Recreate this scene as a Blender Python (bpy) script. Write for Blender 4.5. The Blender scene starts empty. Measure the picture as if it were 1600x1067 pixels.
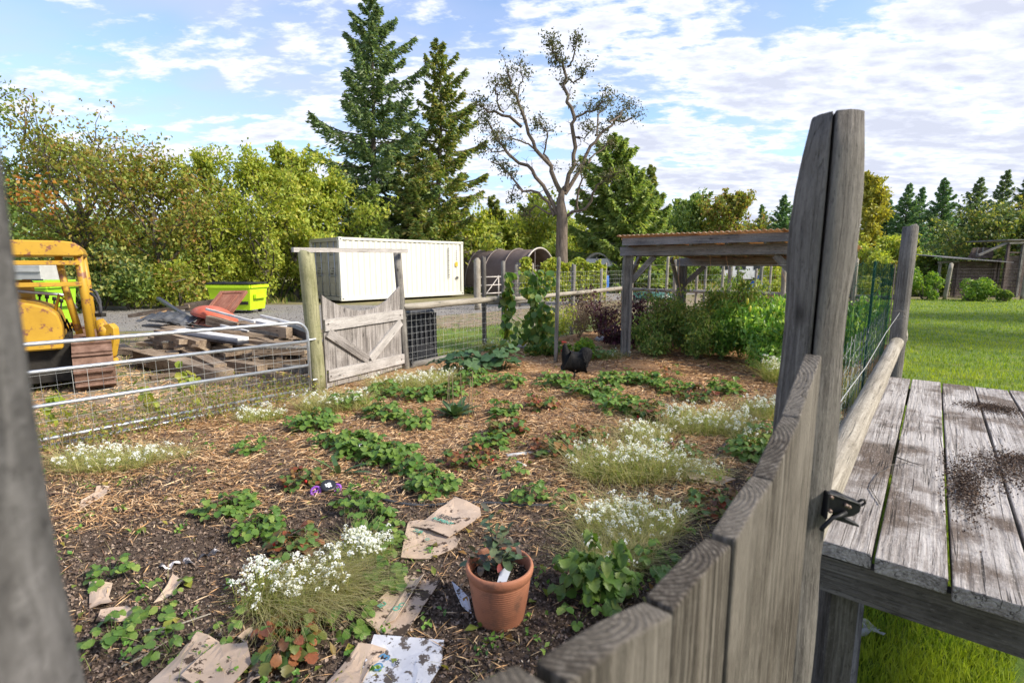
import bpy, bmesh, math, random
import numpy as np
from mathutils import Vector, Matrix, Euler
R = math.radians
random.seed(7); rng = np.random.default_rng(7)
sc = bpy.context.scene; col = sc.collection

# ------------------------------------------------------------------ camera, sky, sun, exposure
PITCH = math.atan(120/800); CP, SP = math.cos(PITCH), math.sin(PITCH); EYE = 1.6
cd = bpy.data.cameras.new('camera'); cam = bpy.data.objects.new('camera', cd); col.objects.link(cam)
cam.location = (0, 0, EYE); cam.rotation_euler = (R(90)-PITCH, 0, 0)
cd.lens = 18; cd.sensor_width = 36; cd.clip_start = .02; cd.clip_end = 900
cd.dof.use_dof = True; cd.dof.focus_distance = 5.0; cd.dof.aperture_fstop = 5.2
sc.camera = cam
SUN_AZ = Vector((.955, -.30, 0)).normalized(); SUN_EL = R(36)
sd = bpy.data.lights.new('sun', 'SUN'); sd.energy = 2.5; sd.angle = R(9); sd.color = (1, .93, .80)
so = bpy.data.objects.new('sun', sd); col.objects.link(so)
sdir = Vector((SUN_AZ.x*math.cos(SUN_EL), SUN_AZ.y*math.cos(SUN_EL), math.sin(SUN_EL)))
so.rotation_euler = sdir.to_track_quat('Z', 'Y').to_euler(); so.location = (30, -10, 30)
sc.view_settings.view_transform = 'Standard'; sc.view_settings.look = 'None'
sc.view_settings.exposure = 1.42; sc.view_settings.gamma = 1
sc.render.engine = 'CYCLES'
sc.cycles.use_denoising = True
sc.cycles.max_bounces = 10; sc.cycles.diffuse_bounces = 7; sc.cycles.transmission_bounces = 6; sc.cycles.transparent_max_bounces = 8
sc.cycles.sample_clamp_indirect = 6

def N(nt, t, **kw):
    n = nt.nodes.new(t)
    for k, v in kw.items():
        if k in n.inputs: n.inputs[k].default_value = v
        else: setattr(n, k, v)
    return n
def ramp(nt, stops, fac=None, interp='LINEAR'):
    r = nt.nodes.new('ShaderNodeValToRGB'); r.color_ramp.interpolation = interp
    e = r.color_ramp.elements
    while len(e) < len(stops): e.new(.5)
    for el, (p, c) in zip(e, stops):
        el.position = p; el.color = (c[0], c[1], c[2], 1) if not isinstance(c, (int, float)) else (c, c, c, 1)
    if fac is not None: nt.links.new(fac, r.inputs[0])
    return r.outputs[0]
def math_(nt, op, a, b=None, c=None):
    m = nt.nodes.new('ShaderNodeMath'); m.operation = op
    for i, v in enumerate((a, b, c)):
        if v is None: continue
        if isinstance(v, (int, float)): m.inputs[i].default_value = v
        else: nt.links.new(v, m.inputs[i])
    return m.outputs[0]
def mixc(nt, f, a, b, mode='MIX'):
    m = nt.nodes.new('ShaderNodeMix'); m.data_type = 'RGBA'; m.blend_type = mode
    for k, v in ((0, f), (6, a), (7, b)):
        if isinstance(v, (int, float)): m.inputs[k].default_value = v
        elif isinstance(v, tuple): m.inputs[k].default_value = (*v[:3], 1)
        else: nt.links.new(v, m.inputs[k])
    return m.outputs[2]

w = bpy.data.worlds.new('World'); sc.world = w; w.use_nodes = True
nt = w.node_tree; nt.nodes.clear()
out = N(nt, 'ShaderNodeOutputWorld')
sky = N(nt, 'ShaderNodeTexSky', sky_type='NISHITA', sun_disc=False, sun_elevation=SUN_EL,
        sun_rotation=math.atan2(SUN_AZ.x, SUN_AZ.y), dust_density=.6, ozone_density=2.5)
bg = N(nt, 'ShaderNodeBackground', Strength=.105); nt.links.new(sky.outputs[0], bg.inputs[0])
tc = N(nt, 'ShaderNodeTexCoord'); sx = N(nt, 'ShaderNodeSeparateXYZ'); nt.links.new(tc.outputs['Generated'], sx.inputs[0])
zz = math_(nt, 'ADD', math_(nt, 'MAXIMUM', sx.outputs[2], 0.0), .16)
cx = N(nt, 'ShaderNodeCombineXYZ')
nt.links.new(math_(nt, 'DIVIDE', sx.outputs[0], zz), cx.inputs[0]); nt.links.new(math_(nt, 'DIVIDE', sx.outputs[1], zz), cx.inputs[1])
mp = N(nt, 'ShaderNodeMapping'); mp.inputs['Location'].default_value = (.35, .9, 0); mp.inputs['Rotation'].default_value = (0, 0, R(24)); mp.inputs['Scale'].default_value = (1.5, 2.5, 1)
nt.links.new(cx.outputs[0], mp.inputs[0])
n1 = N(nt, 'ShaderNodeTexNoise', Scale=1.15, Detail=8.0, Roughness=.56, Distortion=.25); nt.links.new(mp.outputs[0], n1.inputs[0])
n2 = N(nt, 'ShaderNodeTexNoise', Scale=5.5, Detail=5.0, Roughness=.6); nt.links.new(mp.outputs[0], n2.inputs[0])
dens = math_(nt, 'ADD', math_(nt, 'MULTIPLY', n1.outputs[0], .64), math_(nt, 'MULTIPLY', n2.outputs[0], .36))
cover = math_(nt, 'MULTIPLY', math_(nt, 'ADD', sx.outputs[0], .12), .075)   # thicker to the east (right)
low = math_(nt, 'MULTIPLY', math_(nt, 'SUBTRACT', .45, sx.outputs[2]), .12)
dens = math_(nt, 'ADD', math_(nt, 'ADD', dens, cover), low)
thick = ramp(nt, [(.475, 0), (.515, .6), (.555, 1)], dens)
n3 = N(nt, 'ShaderNodeTexNoise', Scale=.7, Detail=4.0, Roughness=.5); nt.links.new(mp.outputs[0], n3.inputs[0])
veil = math_(nt, 'MULTIPLY', ramp(nt, [(.40, .12), (.60, .72)], n3.outputs[0]), math_(nt, 'MINIMUM', 1.0, math_(nt, 'ADD', ramp(nt, [(0, 1.0), (.55, .50)], sx.outputs[2]), math_(nt, 'MULTIPLY', sx.outputs[0], -.45))))
shade = ramp(nt, [(.49, (.39, .43, .55)), (.54, (.50, .515, .57)), (.585, (.42, .44, .51)), (.66, (.33, .35, .42))], dens)
bgc = N(nt, 'ShaderNodeBackground', Strength=.84); nt.links.new(shade, bgc.inputs[0])
bgv = N(nt, 'ShaderNodeBackground', Strength=.54); bgv.inputs[0].default_value = (.50, .53, .74, 1)
m1 = N(nt, 'ShaderNodeMixShader'); nt.links.new(veil, m1.inputs[0]); nt.links.new(bg.outputs[0], m1.inputs[1]); nt.links.new(bgv.outputs[0], m1.inputs[2])
m2 = N(nt, 'ShaderNodeMixShader'); nt.links.new(thick, m2.inputs[0]); nt.links.new(m1.outputs[0], m2.inputs[1]); nt.links.new(bgc.outputs[0], m2.inputs[2])
nt.links.new(m2.outputs[0], out.inputs[0])

# ------------------------------------------------------------------ places read off the ground plan
def ray(px, py):
    u = (px-800)/800; v = (533.5-py)/800
    return u, v*SP+CP, v*CP-SP
def gp(px, py, z=0.):
    u, dy, dz = ray(px, py); t = (z-EYE)/dz
    return Vector((u*t, dy*t, z))
def wp(px, py, Y):
    u, dy, dz = ray(px, py); t = Y/dy
    return Vector((u*t, Y, EYE+dz*t))
E1 = Vector((.636, .7717, 0)); E2 = Vector((-.7717, .636, 0)); O = Vector((.66, 1.12, 0))
def gl(a, b, z=0.): return O+E1*a+E2*b+Vector((0, 0, z))
def sstep(x, a, b): 
    t = np.clip((x-a)/(b-a), 0, 1); return t*t*(3-2*t)
def hz(x, y):
    x = np.asarray(x, float); y = np.asarray(y, float)
    a = (x-O.x)*E1.x+(y-O.y)*E1.y; b = (x-O.x)*E2.x+(y-O.y)*E2.y
    m = sstep(b, .05, .7)*(1-sstep(b, 5.0, 5.7))*(1-sstep(a, 10.0, 11.0))
    n = np.sin(2.3*x+1.1*y)*.5+np.sin(1.7*y-3.1*x+1)*.35+np.sin(5.3*x+4.1*y)*.2+np.sin(9.1*x-7.3*y)*.10+np.sin(17*x+13*y)*.06
    return m*(.03+.022*n)
def onb(px, py):
    p = gp(px, py, .03); p.z = float(hz(p.x, p.y)); return p

# ------------------------------------------------------------------ object helpers
def tag(o, label=None, cat=None, group=None, kind=None):
    if label: o['label'] = label
    if cat: o['category'] = cat
    if group: o['group'] = group
    if kind: o['kind'] = kind
    return o
def thing(name, label, cat, loc=(0, 0, 0), rz=0, group=None):
    o = bpy.data.objects.new(name, None); col.objects.link(o); o.location = loc; o.rotation_euler = (0, 0, rz)
    o.empty_display_size = .1
    return tag(o, label, cat, group)
def wm(o):
    m = Matrix.Translation(o.location) @ o.rotation_euler.to_matrix().to_4x4() @ Matrix.Diagonal((*o.scale, 1))
    return wm(o.parent) @ m if o.parent else m
def put(o, parent, M=None):
    """place o at world matrix M under parent"""
    M = M or Matrix()
    if parent: o.parent = parent; M = wm(parent).inverted() @ M
    l, q, s = M.decompose(); o.location = l; o.rotation_euler = q.to_euler(); o.scale = s
    col.objects.link(o); return o
class MB:
    def __init__(s): s.v = []; s.f = []
    def add(s, V, Fc):
        n = len(s.v); s.v += [tuple(v) for v in V]; s.f += [tuple(i+n for i in f) for f in Fc]; return s
    def box(s, c, d, M=None):
        x, y, z = d[0]/2, d[1]/2, d[2]/2; c = Vector(c)
        V = [Vector(p) for p in ((-x,-y,-z),(x,-y,-z),(x,y,-z),(-x,y,-z),(-x,-y,z),(x,-y,z),(x,y,z),(-x,y,z))]
        V = [(M @ v if M else v)+c for v in V]
        return s.add(V, ((0,3,2,1),(4,5,6,7),(0,1,5,4),(1,2,6,5),(2,3,7,6),(3,0,4,7)))
    def bar(s, a, b, w_, h_):
        a, b = Vector(a), Vector(b); d = b-a; return s.box((a+b)/2, (d.length, w_, h_), frame(d))
    def tube(s, pts, r, n=8, cap=True):
        pts = [Vector(p) for p in pts]; rs = r if isinstance(r, (list, tuple)) else [r]*len(pts); V = []
        t0 = (pts[1]-pts[0]).normalized(); ref = Vector((0, 0, 1)) if abs(t0.z) < .9 else Vector((1, 0, 0))
        x = t0.cross(ref).normalized()
        for i, p in enumerate(pts):
            t = (pts[min(i+1, len(pts)-1)]-pts[max(i-1, 0)]).normalized()
            x = (x-t*x.dot(t)).normalized(); y = t.cross(x)
            for k in range(n):
                a = 2*math.pi*k/n; V.append(p+(x*math.cos(a)+y*math.sin(a))*rs[i])
        Fc = [(i*n+k, i*n+(k+1) % n, (i+1)*n+(k+1) % n, (i+1)*n+k) for i in range(len(pts)-1) for k in range(n)]
        if cap: Fc += [tuple(range(n))[::-1], tuple((len(pts)-1)*n+k for k in range(n))]
        return s.add(V, Fc)
    def lathe(s, prof, n=32, c=(0, 0, 0)):
        V = [(c[0]+r*math.cos(2*math.pi*k/n), c[1]+r*math.sin(2*math.pi*k/n), c[2]+z) for r, z in prof for k in range(n)]
        Fc = [(i*n+k, i*n+(k+1) % n, (i+1)*n+(k+1) % n, (i+1)*n+k) for i in range(len(prof)-1) for k in range(n)]
        return s.add(V, Fc)
    def mesh(s, name, m, smooth=False, bevel=0):
        me = bpy.data.meshes.new(name); me.from_pydata(s.v, [], s.f)
        if bevel:
            bm = bmesh.new(); bm.from_mesh(me); bmesh.ops.bevel(bm, geom=list(bm.edges), offset=bevel, segments=1, affect='EDGES'); bm.to_mesh(me); bm.free()
        me.materials.append(m)
        if smooth: me.polygons.foreach_set('use_smooth', [True]*len(me.polygons))
        return me
    def build(s, name, m, parent=None, smooth=False, bevel=0, M=None):
        """vertices are in world space (or in the frame M)"""
        o = bpy.data.objects.new(name, s.mesh(name, m, smooth, bevel)); return put(o, parent, M)
def frame(d):
    d = Vector(d).normalized(); up = Vector((0, 0, 1)) if abs(d.z) < .95 else Vector((0, 1, 0))
    y = up.cross(d).normalized(); z = d.cross(y); return Matrix((d, y, z)).transposed()
def beam(name, a, b, w_, h_, m, parent=None, bevel=.004, warp=0, roll=0):
    """a sawn member from a to b with its own grain direction (local x)"""
    a, b = Vector(a), Vector(b); L = (b-a).length; B = MB()
    if warp or bevel:
        n = 5; V = []
        for i in range(n+1):
            x = -L/2+L*i/n; o1, o2 = random.uniform(-warp, warp), random.uniform(-warp, warp)
            for y, z in ((-w_/2, -h_/2), (w_/2, -h_/2), (w_/2, h_/2), (-w_/2, h_/2)):
                V.append((x, y*(1+random.uniform(-.02, .02))+o1, z*(1+random.uniform(-.02, .02))+o2))
        Fc = [(i*4+k, i*4+(k+1) % 4, i*4+4+(k+1) % 4, i*4+4+k) for i in range(n) for k in range(4)]
        Fc += [(3, 2, 1, 0), tuple(n*4+k for k in range(4))]
        B.add(V, Fc)
    else: B.box((0, 0, 0), (L, w_, h_))
    M = Matrix.Translation((a+b)/2) @ frame(b-a).to_4x4() @ Matrix.Rotation(roll, 4, 'X')
    return B.build(name, m, parent, bevel=0, M=M)
def log(name, a, b, r, m, parent=None, n=14, r2=None, wob=.02, seg=7, endchip=False):
    """a round pole from a to b, local x along it"""
    a, b = Vector(a), Vector(b); L = (b-a).length; r2 = r2 or r; B = MB()
    pts, rs = [], []
    for i in range(seg+1):
        t = i/seg; pts.append((-L/2+L*t, random.uniform(-wob, wob)*r*3, random.uniform(-wob, wob)*r*3)); rs.append((r+(r2-r)*t)*(1+random.uniform(-.03, .03)))
    pts = [(-L/2-.002, 0, 0)]+pts+[(L/2+.002, 0, 0)]; rs = [rs[0]*.82]+rs+[rs[-1]*.82]
    B.tube(pts, rs, n)
    M = Matrix.Translation((a+b)/2) @ frame(b-a).to_4x4()
    o = B.build(name, m, parent, True, M=M); return o
def npmesh(name, V, T, m, parent=None, smooth=False, M=None, uv=False):
    me = bpy.data.meshes.new(name); V = np.asarray(V, np.float32); T = np.asarray(T, np.int32)
    me.vertices.add(len(V)); me.vertices.foreach_set('co', V.ravel())
    me.loops.add(T.size); me.loops.foreach_set('vertex_index', T.ravel())
    k = T.shape[1]; me.polygons.add(len(T)); me.polygons.foreach_set('loop_start', np.arange(0, T.size, k, dtype=np.int32))
    me.polygons.foreach_set('loop_total', np.full(len(T), k, np.int32))
    if smooth: me.polygons.foreach_set('use_smooth', np.ones(len(T), bool))
    me.update(calc_edges=True); me.materials.append(m)
    o = bpy.data.objects.new(name, me); return put(o, parent, M)

# ------------------------------------------------------------------ materials
def base_mat(name):
    m = bpy.data.materials.new(name); m.use_nodes = True; nt = m.node_tree; return m, nt, nt.nodes['Principled BSDF']
def coords(nt, scale, rnd=True, kind='Object'):
    tc = N(nt, 'ShaderNodeTexCoord'); v = tc.outputs[kind]
    if rnd:
        oi = N(nt, 'ShaderNodeObjectInfo'); va = N(nt, 'ShaderNodeVectorMath', operation='MULTIPLY_ADD')
        cmb = N(nt, 'ShaderNodeCombineXYZ')
        nt.links.new(oi.outputs['Random'], cmb.inputs[0]); nt.links.new(math_(nt, 'FRACT', math_(nt, 'MULTIPLY', oi.outputs['Random'], 7.31)), cmb.inputs[1])
        nt.links.new(cmb.outputs[0], va.inputs[0]); va.inputs[1].default_value = (13, 9, 5); nt.links.new(v, va.inputs[2]); v = va.outputs[0]
    mp = N(nt, 'ShaderNodeMapping'); mp.inputs['Scale'].default_value = scale; nt.links.new(v, mp.inputs[0]); return mp.outputs[0], v
def pmat(name, stops, scale=8, stretch=(1, 1, 1), rough=.8, bump=.3, bscale=None, detail=6, spec=.3, metal=0, rnd=0, spots=None, dist=.02):
    m, nt, b = base_mat(name); v, raw = coords(nt, stretch)
    n = N(nt, 'ShaderNodeTexNoise', Scale=scale, Detail=detail, Roughness=.62); nt.links.new(v, n.inputs[0])
    c = ramp(nt, stops, n.outputs[0])
    if spots:
        s = N(nt, 'ShaderNodeTexNoise', Scale=spots[0], Detail=7.0, Roughness=.68); nt.links.new(raw, s.inputs[0])
        f = ramp(nt, [(spots[1], 0), (spots[2], 1)], s.outputs[0]); c = mixc(nt, f, c, spots[3])
    if rnd:
        oi = N(nt, 'ShaderNodeObjectInfo'); f = math_(nt, 'MULTIPLY_ADD', oi.outputs['Random'], rnd, 1-rnd/2)
        cm = N(nt, 'ShaderNodeCombineColor'); [nt.links.new(f, cm.inputs[i]) for i in range(3)]
        c = mixc(nt, 1.0, c, cm.outputs[0], 'MULTIPLY')
    nt.links.new(c, b.inputs['Base Color']); b.inputs['Roughness'].default_value = rough
    b.inputs['Specular IOR Level'].default_value = spec; b.inputs['Metallic'].default_value = metal
    if bump:
        n2 = N(nt, 'ShaderNodeTexNoise', Scale=bscale or scale*3, Detail=6.0, Roughness=.65); nt.links.new(v, n2.inputs[0])
        bp = N(nt, 'ShaderNodeBump', Strength=bump, Distance=dist); nt.links.new(n2.outputs[0], bp.inputs['Height']); nt.links.new(bp.outputs[0], b.inputs['Normal'])
    return m
def wood(name, dark, mid, light, ringc=(.5, .5), grain=38, along=1.6, ring=120, ringamt=.35, bump=.5, crack=.6, stain=None, rough=.85, moss=None):
    """solid wood: growth rings round the local x axis, weathered streaks and drying cracks along it"""
    m, nt, b = base_mat(name); v, raw = coords(nt, (along, grain, grain))
    n = N(nt, 'ShaderNodeTexNoise', Scale=1.0, Detail=9.0, Roughness=.76); nt.links.new(v, n.inputs[0])
    c = ramp(nt, [(.36, dark), (.5, mid), (.64, light)], n.outputs[0])
    tc = N(nt, 'ShaderNodeTexCoord')
    va = N(nt, 'ShaderNodeVectorMath', operation='MULTIPLY_ADD'); nt.links.new(tc.outputs['Object'], va.inputs[0]); va.inputs[1].default_value = (0, 1, 1); va.inputs[2].default_value = (0, ringc[0]*.08, ringc[1]*.12)
    wob = N(nt, 'ShaderNodeTexNoise', Scale=5.0, Detail=3.0); nt.links.new(raw, wob.inputs[0])
    ln = N(nt, 'ShaderNodeVectorMath', operation='LENGTH'); nt.links.new(va.outputs[0], ln.inputs[0])
    ph = math_(nt, 'MULTIPLY_ADD', ln.outputs['Value'], ring*2*math.pi, math_(nt, 'MULTIPLY', wob.outputs[0], 14))
    rg = ramp(nt, [(.25, 0), (.8, 1)], math_(nt, 'MULTIPLY_ADD', math_(nt, 'SINE', ph), .5, .5))
    gm = N(nt, 'ShaderNodeNewGeometry')
    c = mixc(nt, math_(nt, 'MULTIPLY', rg, ringamt), c, dark)
    big = N(nt, 'ShaderNodeTexNoise', Scale=3.0, Detail=5.0, Roughness=.6); nt.links.new(raw, big.inputs[0])
    c = mixc(nt, ramp(nt, [(.42, 0), (.62, .6)], big.outputs[0]), c, light)
    if stain: c = mixc(nt, ramp(nt, [(.50, 0), (.60, .85)], N_noise(nt, raw, stain[0])), c, stain[1])
    if moss: c = mixc(nt, ramp(nt, [(.40, 0), (.66, .7)], N_noise(nt, raw, 2.3)), c, moss)
    ck, _ = coords(nt, (along*.45, grain*1.0, grain*1.0))
    kn = N(nt, 'ShaderNodeTexNoise', Scale=.55, Detail=2.0, Roughness=.5, Distortion=.3); nt.links.new(ck, kn.inputs[0])
    kf = ramp(nt, [(.485, 0), (.5, 1), (.515, 0)], kn.outputs[0]); kf = math_(nt, 'MULTIPLY', math_(nt, 'MULTIPLY', kf, ramp(nt, [(.44, 0), (.56, 1)], N_noise(nt, raw, 6))), crack)
    c = mixc(nt, kf, c, tuple(x*.25 for x in dark))
    fl = N(nt, 'ShaderNodeTexNoise', Scale=1.0, Detail=6.0, Roughness=.8); fv, _ = coords(nt, (along*22, grain*2.6, grain*2.6)); nt.links.new(fv, fl.inputs[0])
    c = mixc(nt, ramp(nt, [(.56, 0), (.66, .55)], fl.outputs[0]), c, tuple(min(1, x*1.25) for x in light)); c = mixc(nt, ramp(nt, [(.36, .6), (.45, 0)], fl.outputs[0]), c, tuple(x*.6 for x in dark))
    kv, _ = coords(nt, (3.4, 8, 8)); vo = N(nt, 'ShaderNodeTexVoronoi', Scale=1.0); nt.links.new(kv, vo.inputs['Vector'])
    c = mixc(nt, ramp(nt, [(.06, .85), (.10, .35), (.15, 0)], vo.outputs['Distance']), c, tuple(x*.55 for x in dark))
    nt.links.new(c, b.inputs['Base Color']); b.inputs['Roughness'].default_value = rough; b.inputs['Specular IOR Level'].default_value = .2
    h = math_(nt, 'ADD', math_(nt, 'ADD', math_(nt, 'MULTIPLY', fl.outputs[0], .8), math_(nt, 'MULTIPLY_ADD', rg, -.25, n.outputs[0])), math_(nt, 'MULTIPLY', kf, -1.2))
    bp = N(nt, 'ShaderNodeBump', Strength=min(1, bump*1.3), Distance=.006); nt.links.new(h, bp.inputs['Height']); nt.links.new(bp.outputs[0], b.inputs['Normal'])
    return m
def N_noise(nt, v, scale):
    n = N(nt, 'ShaderNodeTexNoise', Scale=float(scale), Detail=8.0, Roughness=.68); nt.links.new(v, n.inputs[0]); return n.outputs[0]
def leaf(name, stops, trans=.35, rough=.5, spec=.35, vein=0, patch=None, tint=(1.5, 1.5, .7)):
    m, nt, b = base_mat(name); g = N(nt, 'ShaderNodeNewGeometry'); oi = N(nt, 'ShaderNodeObjectInfo')
    f = math_(nt, 'FRACT', math_(nt, 'ADD', g.outputs['Random Per Island'], oi.outputs['Random']))
    c = ramp(nt, stops, f)
    tc = N(nt, 'ShaderNodeTexCoord'); nn = N_noise(nt, tc.outputs['Object'], 22 if not vein else vein)
    c = mixc(nt, 1.0, c, ramp(nt, [(.3, .72), (.7, 1.22)], nn), 'MULTIPLY')
    if patch: c = mixc(nt, ramp(nt, [(.46, 0), (.58, .75)], N_noise(nt, tc.outputs['Object'], .55)), c, patch[0]); c = mixc(nt, ramp(nt, [(.48, 0), (.60, .7)], N_noise(nt, tc.outputs['Object'], 1.7)), c, patch[1])
    nt.links.new(c, b.inputs['Base Color']); b.inputs['Roughness'].default_value = rough; b.inputs['Specular IOR Level'].default_value = spec
    if trans:
        t = N(nt, 'ShaderNodeBsdfTranslucent'); nt.links.new(mixc(nt, 1.0, c, tint, 'MULTIPLY'), t.inputs[0])
        mx = N(nt, 'ShaderNodeMixShader'); mx.inputs[0].default_value = trans
        nt.links.new(b.outputs[0], mx.inputs[1]); nt.links.new(t.outputs[0], mx.inputs[2]); nt.links.new(mx.outputs[0], nt.nodes['Material Output'].inputs[0])
    return m
def flat(name, c, rough=.6, metal=0, spec=.4):
    return pmat(name, [(.3, tuple(x*.85 for x in c)), (.7, tuple(min(1, x*1.1) for x in c))], scale=6, rough=rough, metal=metal, bump=.08, spec=spec)

W_GREY = wood('weathered_grey_wood', (.065, .058, .052), (.155, .142, .128), (.30, .28, .25), ring=95, ringamt=.3)
W_GATE = wood('gate_board_wood', (.040, .033, .027), (.115, .096, .078), (.27, .24, .205), ringc=(.0, .45), grain=95, ring=150, ringamt=.75, bump=.7)
W_DECK = wood('weathered_plank_wood', (.11, .093, .083), (.30, .265, .245), (.58, .54, .515), ringc=(.1, .6), grain=62, along=2.4, ring=90, ringamt=.12, crack=.9, stain=(2.1, (.10, .068, .048)), bump=.8)
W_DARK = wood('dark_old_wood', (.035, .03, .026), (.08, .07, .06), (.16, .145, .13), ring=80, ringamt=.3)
W_POST = wood('split_post_wood', (.055, .048, .042), (.135, .121, .108), (.26, .238, .212), grain=85, along=2.2, ringc=(0, 0), ring=110, ringamt=.12, crack=.65, bump=.8)
W_DPOST = wood('dark_blotched_post', (.03, .028, .027), (.09, .084, .08), (.20, .19, .185), grain=22, along=5, ringc=(0, 0), ringamt=.1, crack=.5)
W_RAIL = wood('pale_rail_wood', (.14, .12, .092), (.28, .245, .195), (.42, .38, .32), grain=60, along=2.0, ringc=(0, 0), ringamt=.1, crack=.8)
W_GREEN = wood('treated_green_post_wood', (.13, .125, .06), (.24, .235, .12), (.36, .34, .21), grain=30, ringc=(0, 0), ringamt=.15, crack=.5)
W_BROWN = wood('brown_timber', (.085, .058, .038), (.23, .165, .115), (.42, .33, .24), grain=30, ringamt=.3, crack=.6)
W_PINK = wood('pale_gate_boards', (.10, .088, .080), (.24, .215, .20), (.42, .385, .365), grain=32, ringc=(.0, .5), ringamt=.2, crack=.7)
W_PALE = wood('pale_gate_brace', (.22, .20, .185), (.38, .35, .33), (.54, .505, .48), grain=30, ringamt=.12, crack=.4)
W_BEAM = wood('blue_grey_beam', (.085, .085, .09), (.17, .165, .17), (.29, .28, .285), grain=26, ringamt=.15, crack=.7)
W_COOP = wood('old_coop_boards', (.045, .030, .026), (.10, .07, .06), (.18, .14, .125), grain=22, ringamt=.15)
GALV = pmat('galvanised_steel', [(.3, (.36, .38, .42)), (.7, (.52, .55, .60))], scale=18, rough=.42, metal=.65, bump=.1, spots=(9, .62, .72, (.30, .24, .19)))
WIRE = flat('galvanised_wire', (.42, .42, .40), .5, .2); GWIRE = flat('green_coated_wire', (.010, .048, .032), .8, 0, .1)
BWIRE = flat('rusty_dark_wire', (.10, .085, .075), .6, .4)
BLACK = pmat('black_plastic', [(.3, (.012, .013, .016)), (.7, (.03, .032, .038))], scale=9, rough=.42, bump=.1, spec=.5)
BMETAL = pmat('black_painted_metal', [(.3, (.008, .008, .010)), (.7, (.016, .016, .018))], scale=20, rough=.5, bump=.1, spec=.25, spots=(60, .68, .72, (.10, .06, .04)))
RUBBER = pmat('grey_hose_rubber', [(.3, (.035, .036, .040)), (.7, (.075, .076, .085))], scale=30, rough=.6, bump=.2)
BARK = pmat('grey_brown_bark', [(.3, (.06, .05, .04)), (.7, (.20, .17, .14))], scale=6, stretch=(3, 3, .6), rough=.95, bump=.9, dist=.05)
BARKP = pmat('pale_bark', [(.3, (.20, .165, .13)), (.7, (.48, .42, .35))], scale=5, stretch=(3, 3, .5), rough=.9, bump=.9, dist=.05)
BARKG = pmat('grey_tan_bark', [(.3, (.085, .065, .05)), (.7, (.24, .19, .15))], scale=5, stretch=(3, 3, .5), rough=.9, bump=.9, dist=.05)
STEMG = flat('green_stem', (.14, .20, .06)); STEMB = flat('dry_stem', (.22, .17, .10))
# ------------------------------------------------------------------ foliage generators
def norm(a): return a/np.maximum(np.linalg.norm(a, axis=-1, keepdims=True), 1e-9)
def leaves(C, L, W_, D=None, up=.6, fold=.25, spread=1.0):
    """folded rhombic leaves: centres C, lengths L, widths W_, growth direction D; 4 vertices, 2 triangles each"""
    n = len(C); L = np.broadcast_to(L, n)[:, None]; W_ = np.broadcast_to(W_, n)[:, None]
    r = rng.normal(size=(n, 3)); d = norm(r if D is None else D+r*spread*.5)
    nn = rng.normal(size=(n, 3)); nn[:, 2] += up*2; s = norm(np.cross(d, nn)); nrm = np.cross(s, d)
    V = np.empty((n, 4, 3)); V[:, 0] = C-d*L*.5; V[:, 1] = C+s*W_*.5+nrm*W_*fold; V[:, 2] = C+d*L*.5; V[:, 3] = C-s*W_*.5+nrm*W_*fold
    i = np.arange(n)[:, None]*4; T = np.concatenate([i+[[0, 1, 2]], i+[[0, 2, 3]]], 1).reshape(-1, 3)
    return V.reshape(-1, 3), T
def join(parts):
    Vs, Ts, n = [], [], 0
    for V, T in parts: Vs.append(V); Ts.append(T+n); n += len(V)
    return np.concatenate(Vs), np.concatenate(Ts)
def blades(P, H, lean, w0, seg=3, curl=.6, az=None):
    """grass blades / stems rooted at P (n,3), height H, leaning sideways"""
    n = len(P); H = np.broadcast_to(H, n); lean = np.broadcast_to(lean, n)
    az = rng.uniform(0, 2*np.pi, n) if az is None else az; d = np.stack([np.cos(az), np.sin(az), 0*az], 1)
    fa = az+np.pi/2+rng.normal(size=n)*.6; s = np.stack([np.cos(fa), np.sin(fa), 0*fa], 1)
    V = []
    for k in range(seg+1):
        t = k/seg; ww = np.broadcast_to(w0, n)*(1-t*.92)
        c = P+d*(lean*H*t**(1+curl))[:, None]+np.array([0, 0, 1.])*(H*t*(1-.45*np.minimum(lean, 1.6)*t*.6))[:, None]
        V += [c-s*ww[:, None]/2, c+s*ww[:, None]/2]
    V = np.stack(V, 1); m = 2*(seg+1); i = np.arange(n)[:, None]*m; T = []
    for k in range(seg): T += [i+[[2*k, 2*k+1, 2*k+3]], i+[[2*k, 2*k+3, 2*k+2]]]
    return V.reshape(-1, 3), np.concatenate(T, 1).reshape(-1, 3)
def stick_tris(A, B_, w_):
    """thin three-sided straws between A and B"""
    n = len(A); d = norm(B_-A); s = norm(np.cross(d, np.array([0, 0, 1.])+rng.normal(size=(n, 3))*.01)); u = np.cross(s, d); w_ = np.broadcast_to(w_, n)[:, None]
    V = np.stack([A-s*w_/2, A+s*w_/2, A+u*w_*.6, B_-s*w_/2, B_+s*w_/2, B_+u*w_*.6], 1)
    i = np.arange(n)[:, None]*6
    T = np.concatenate([i+[[0, 2, 5]], i+[[0, 5, 3]], i+[[2, 1, 4]], i+[[2, 4, 5]]], 1).reshape(-1, 3)
    return V.reshape(-1, 3), T
def limb(B, p, d, L, r0, r1, n=5, wob=.25, up=.1, sides=6):
    p = Vector(p); d = Vector(d).normalized(); pts, rs = [p.copy()], [r0]
    for i in range(n):
        d = (d+Vector((random.gauss(0, wob), random.gauss(0, wob), random.gauss(0, wob)+up))*.5).normalized()
        p = p+d*(L/n); pts.append(p.copy()); rs.append(r0+(r1-r0)*(i+1)/n)
    B.tube(pts, rs, sides, cap=False); return pts
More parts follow.
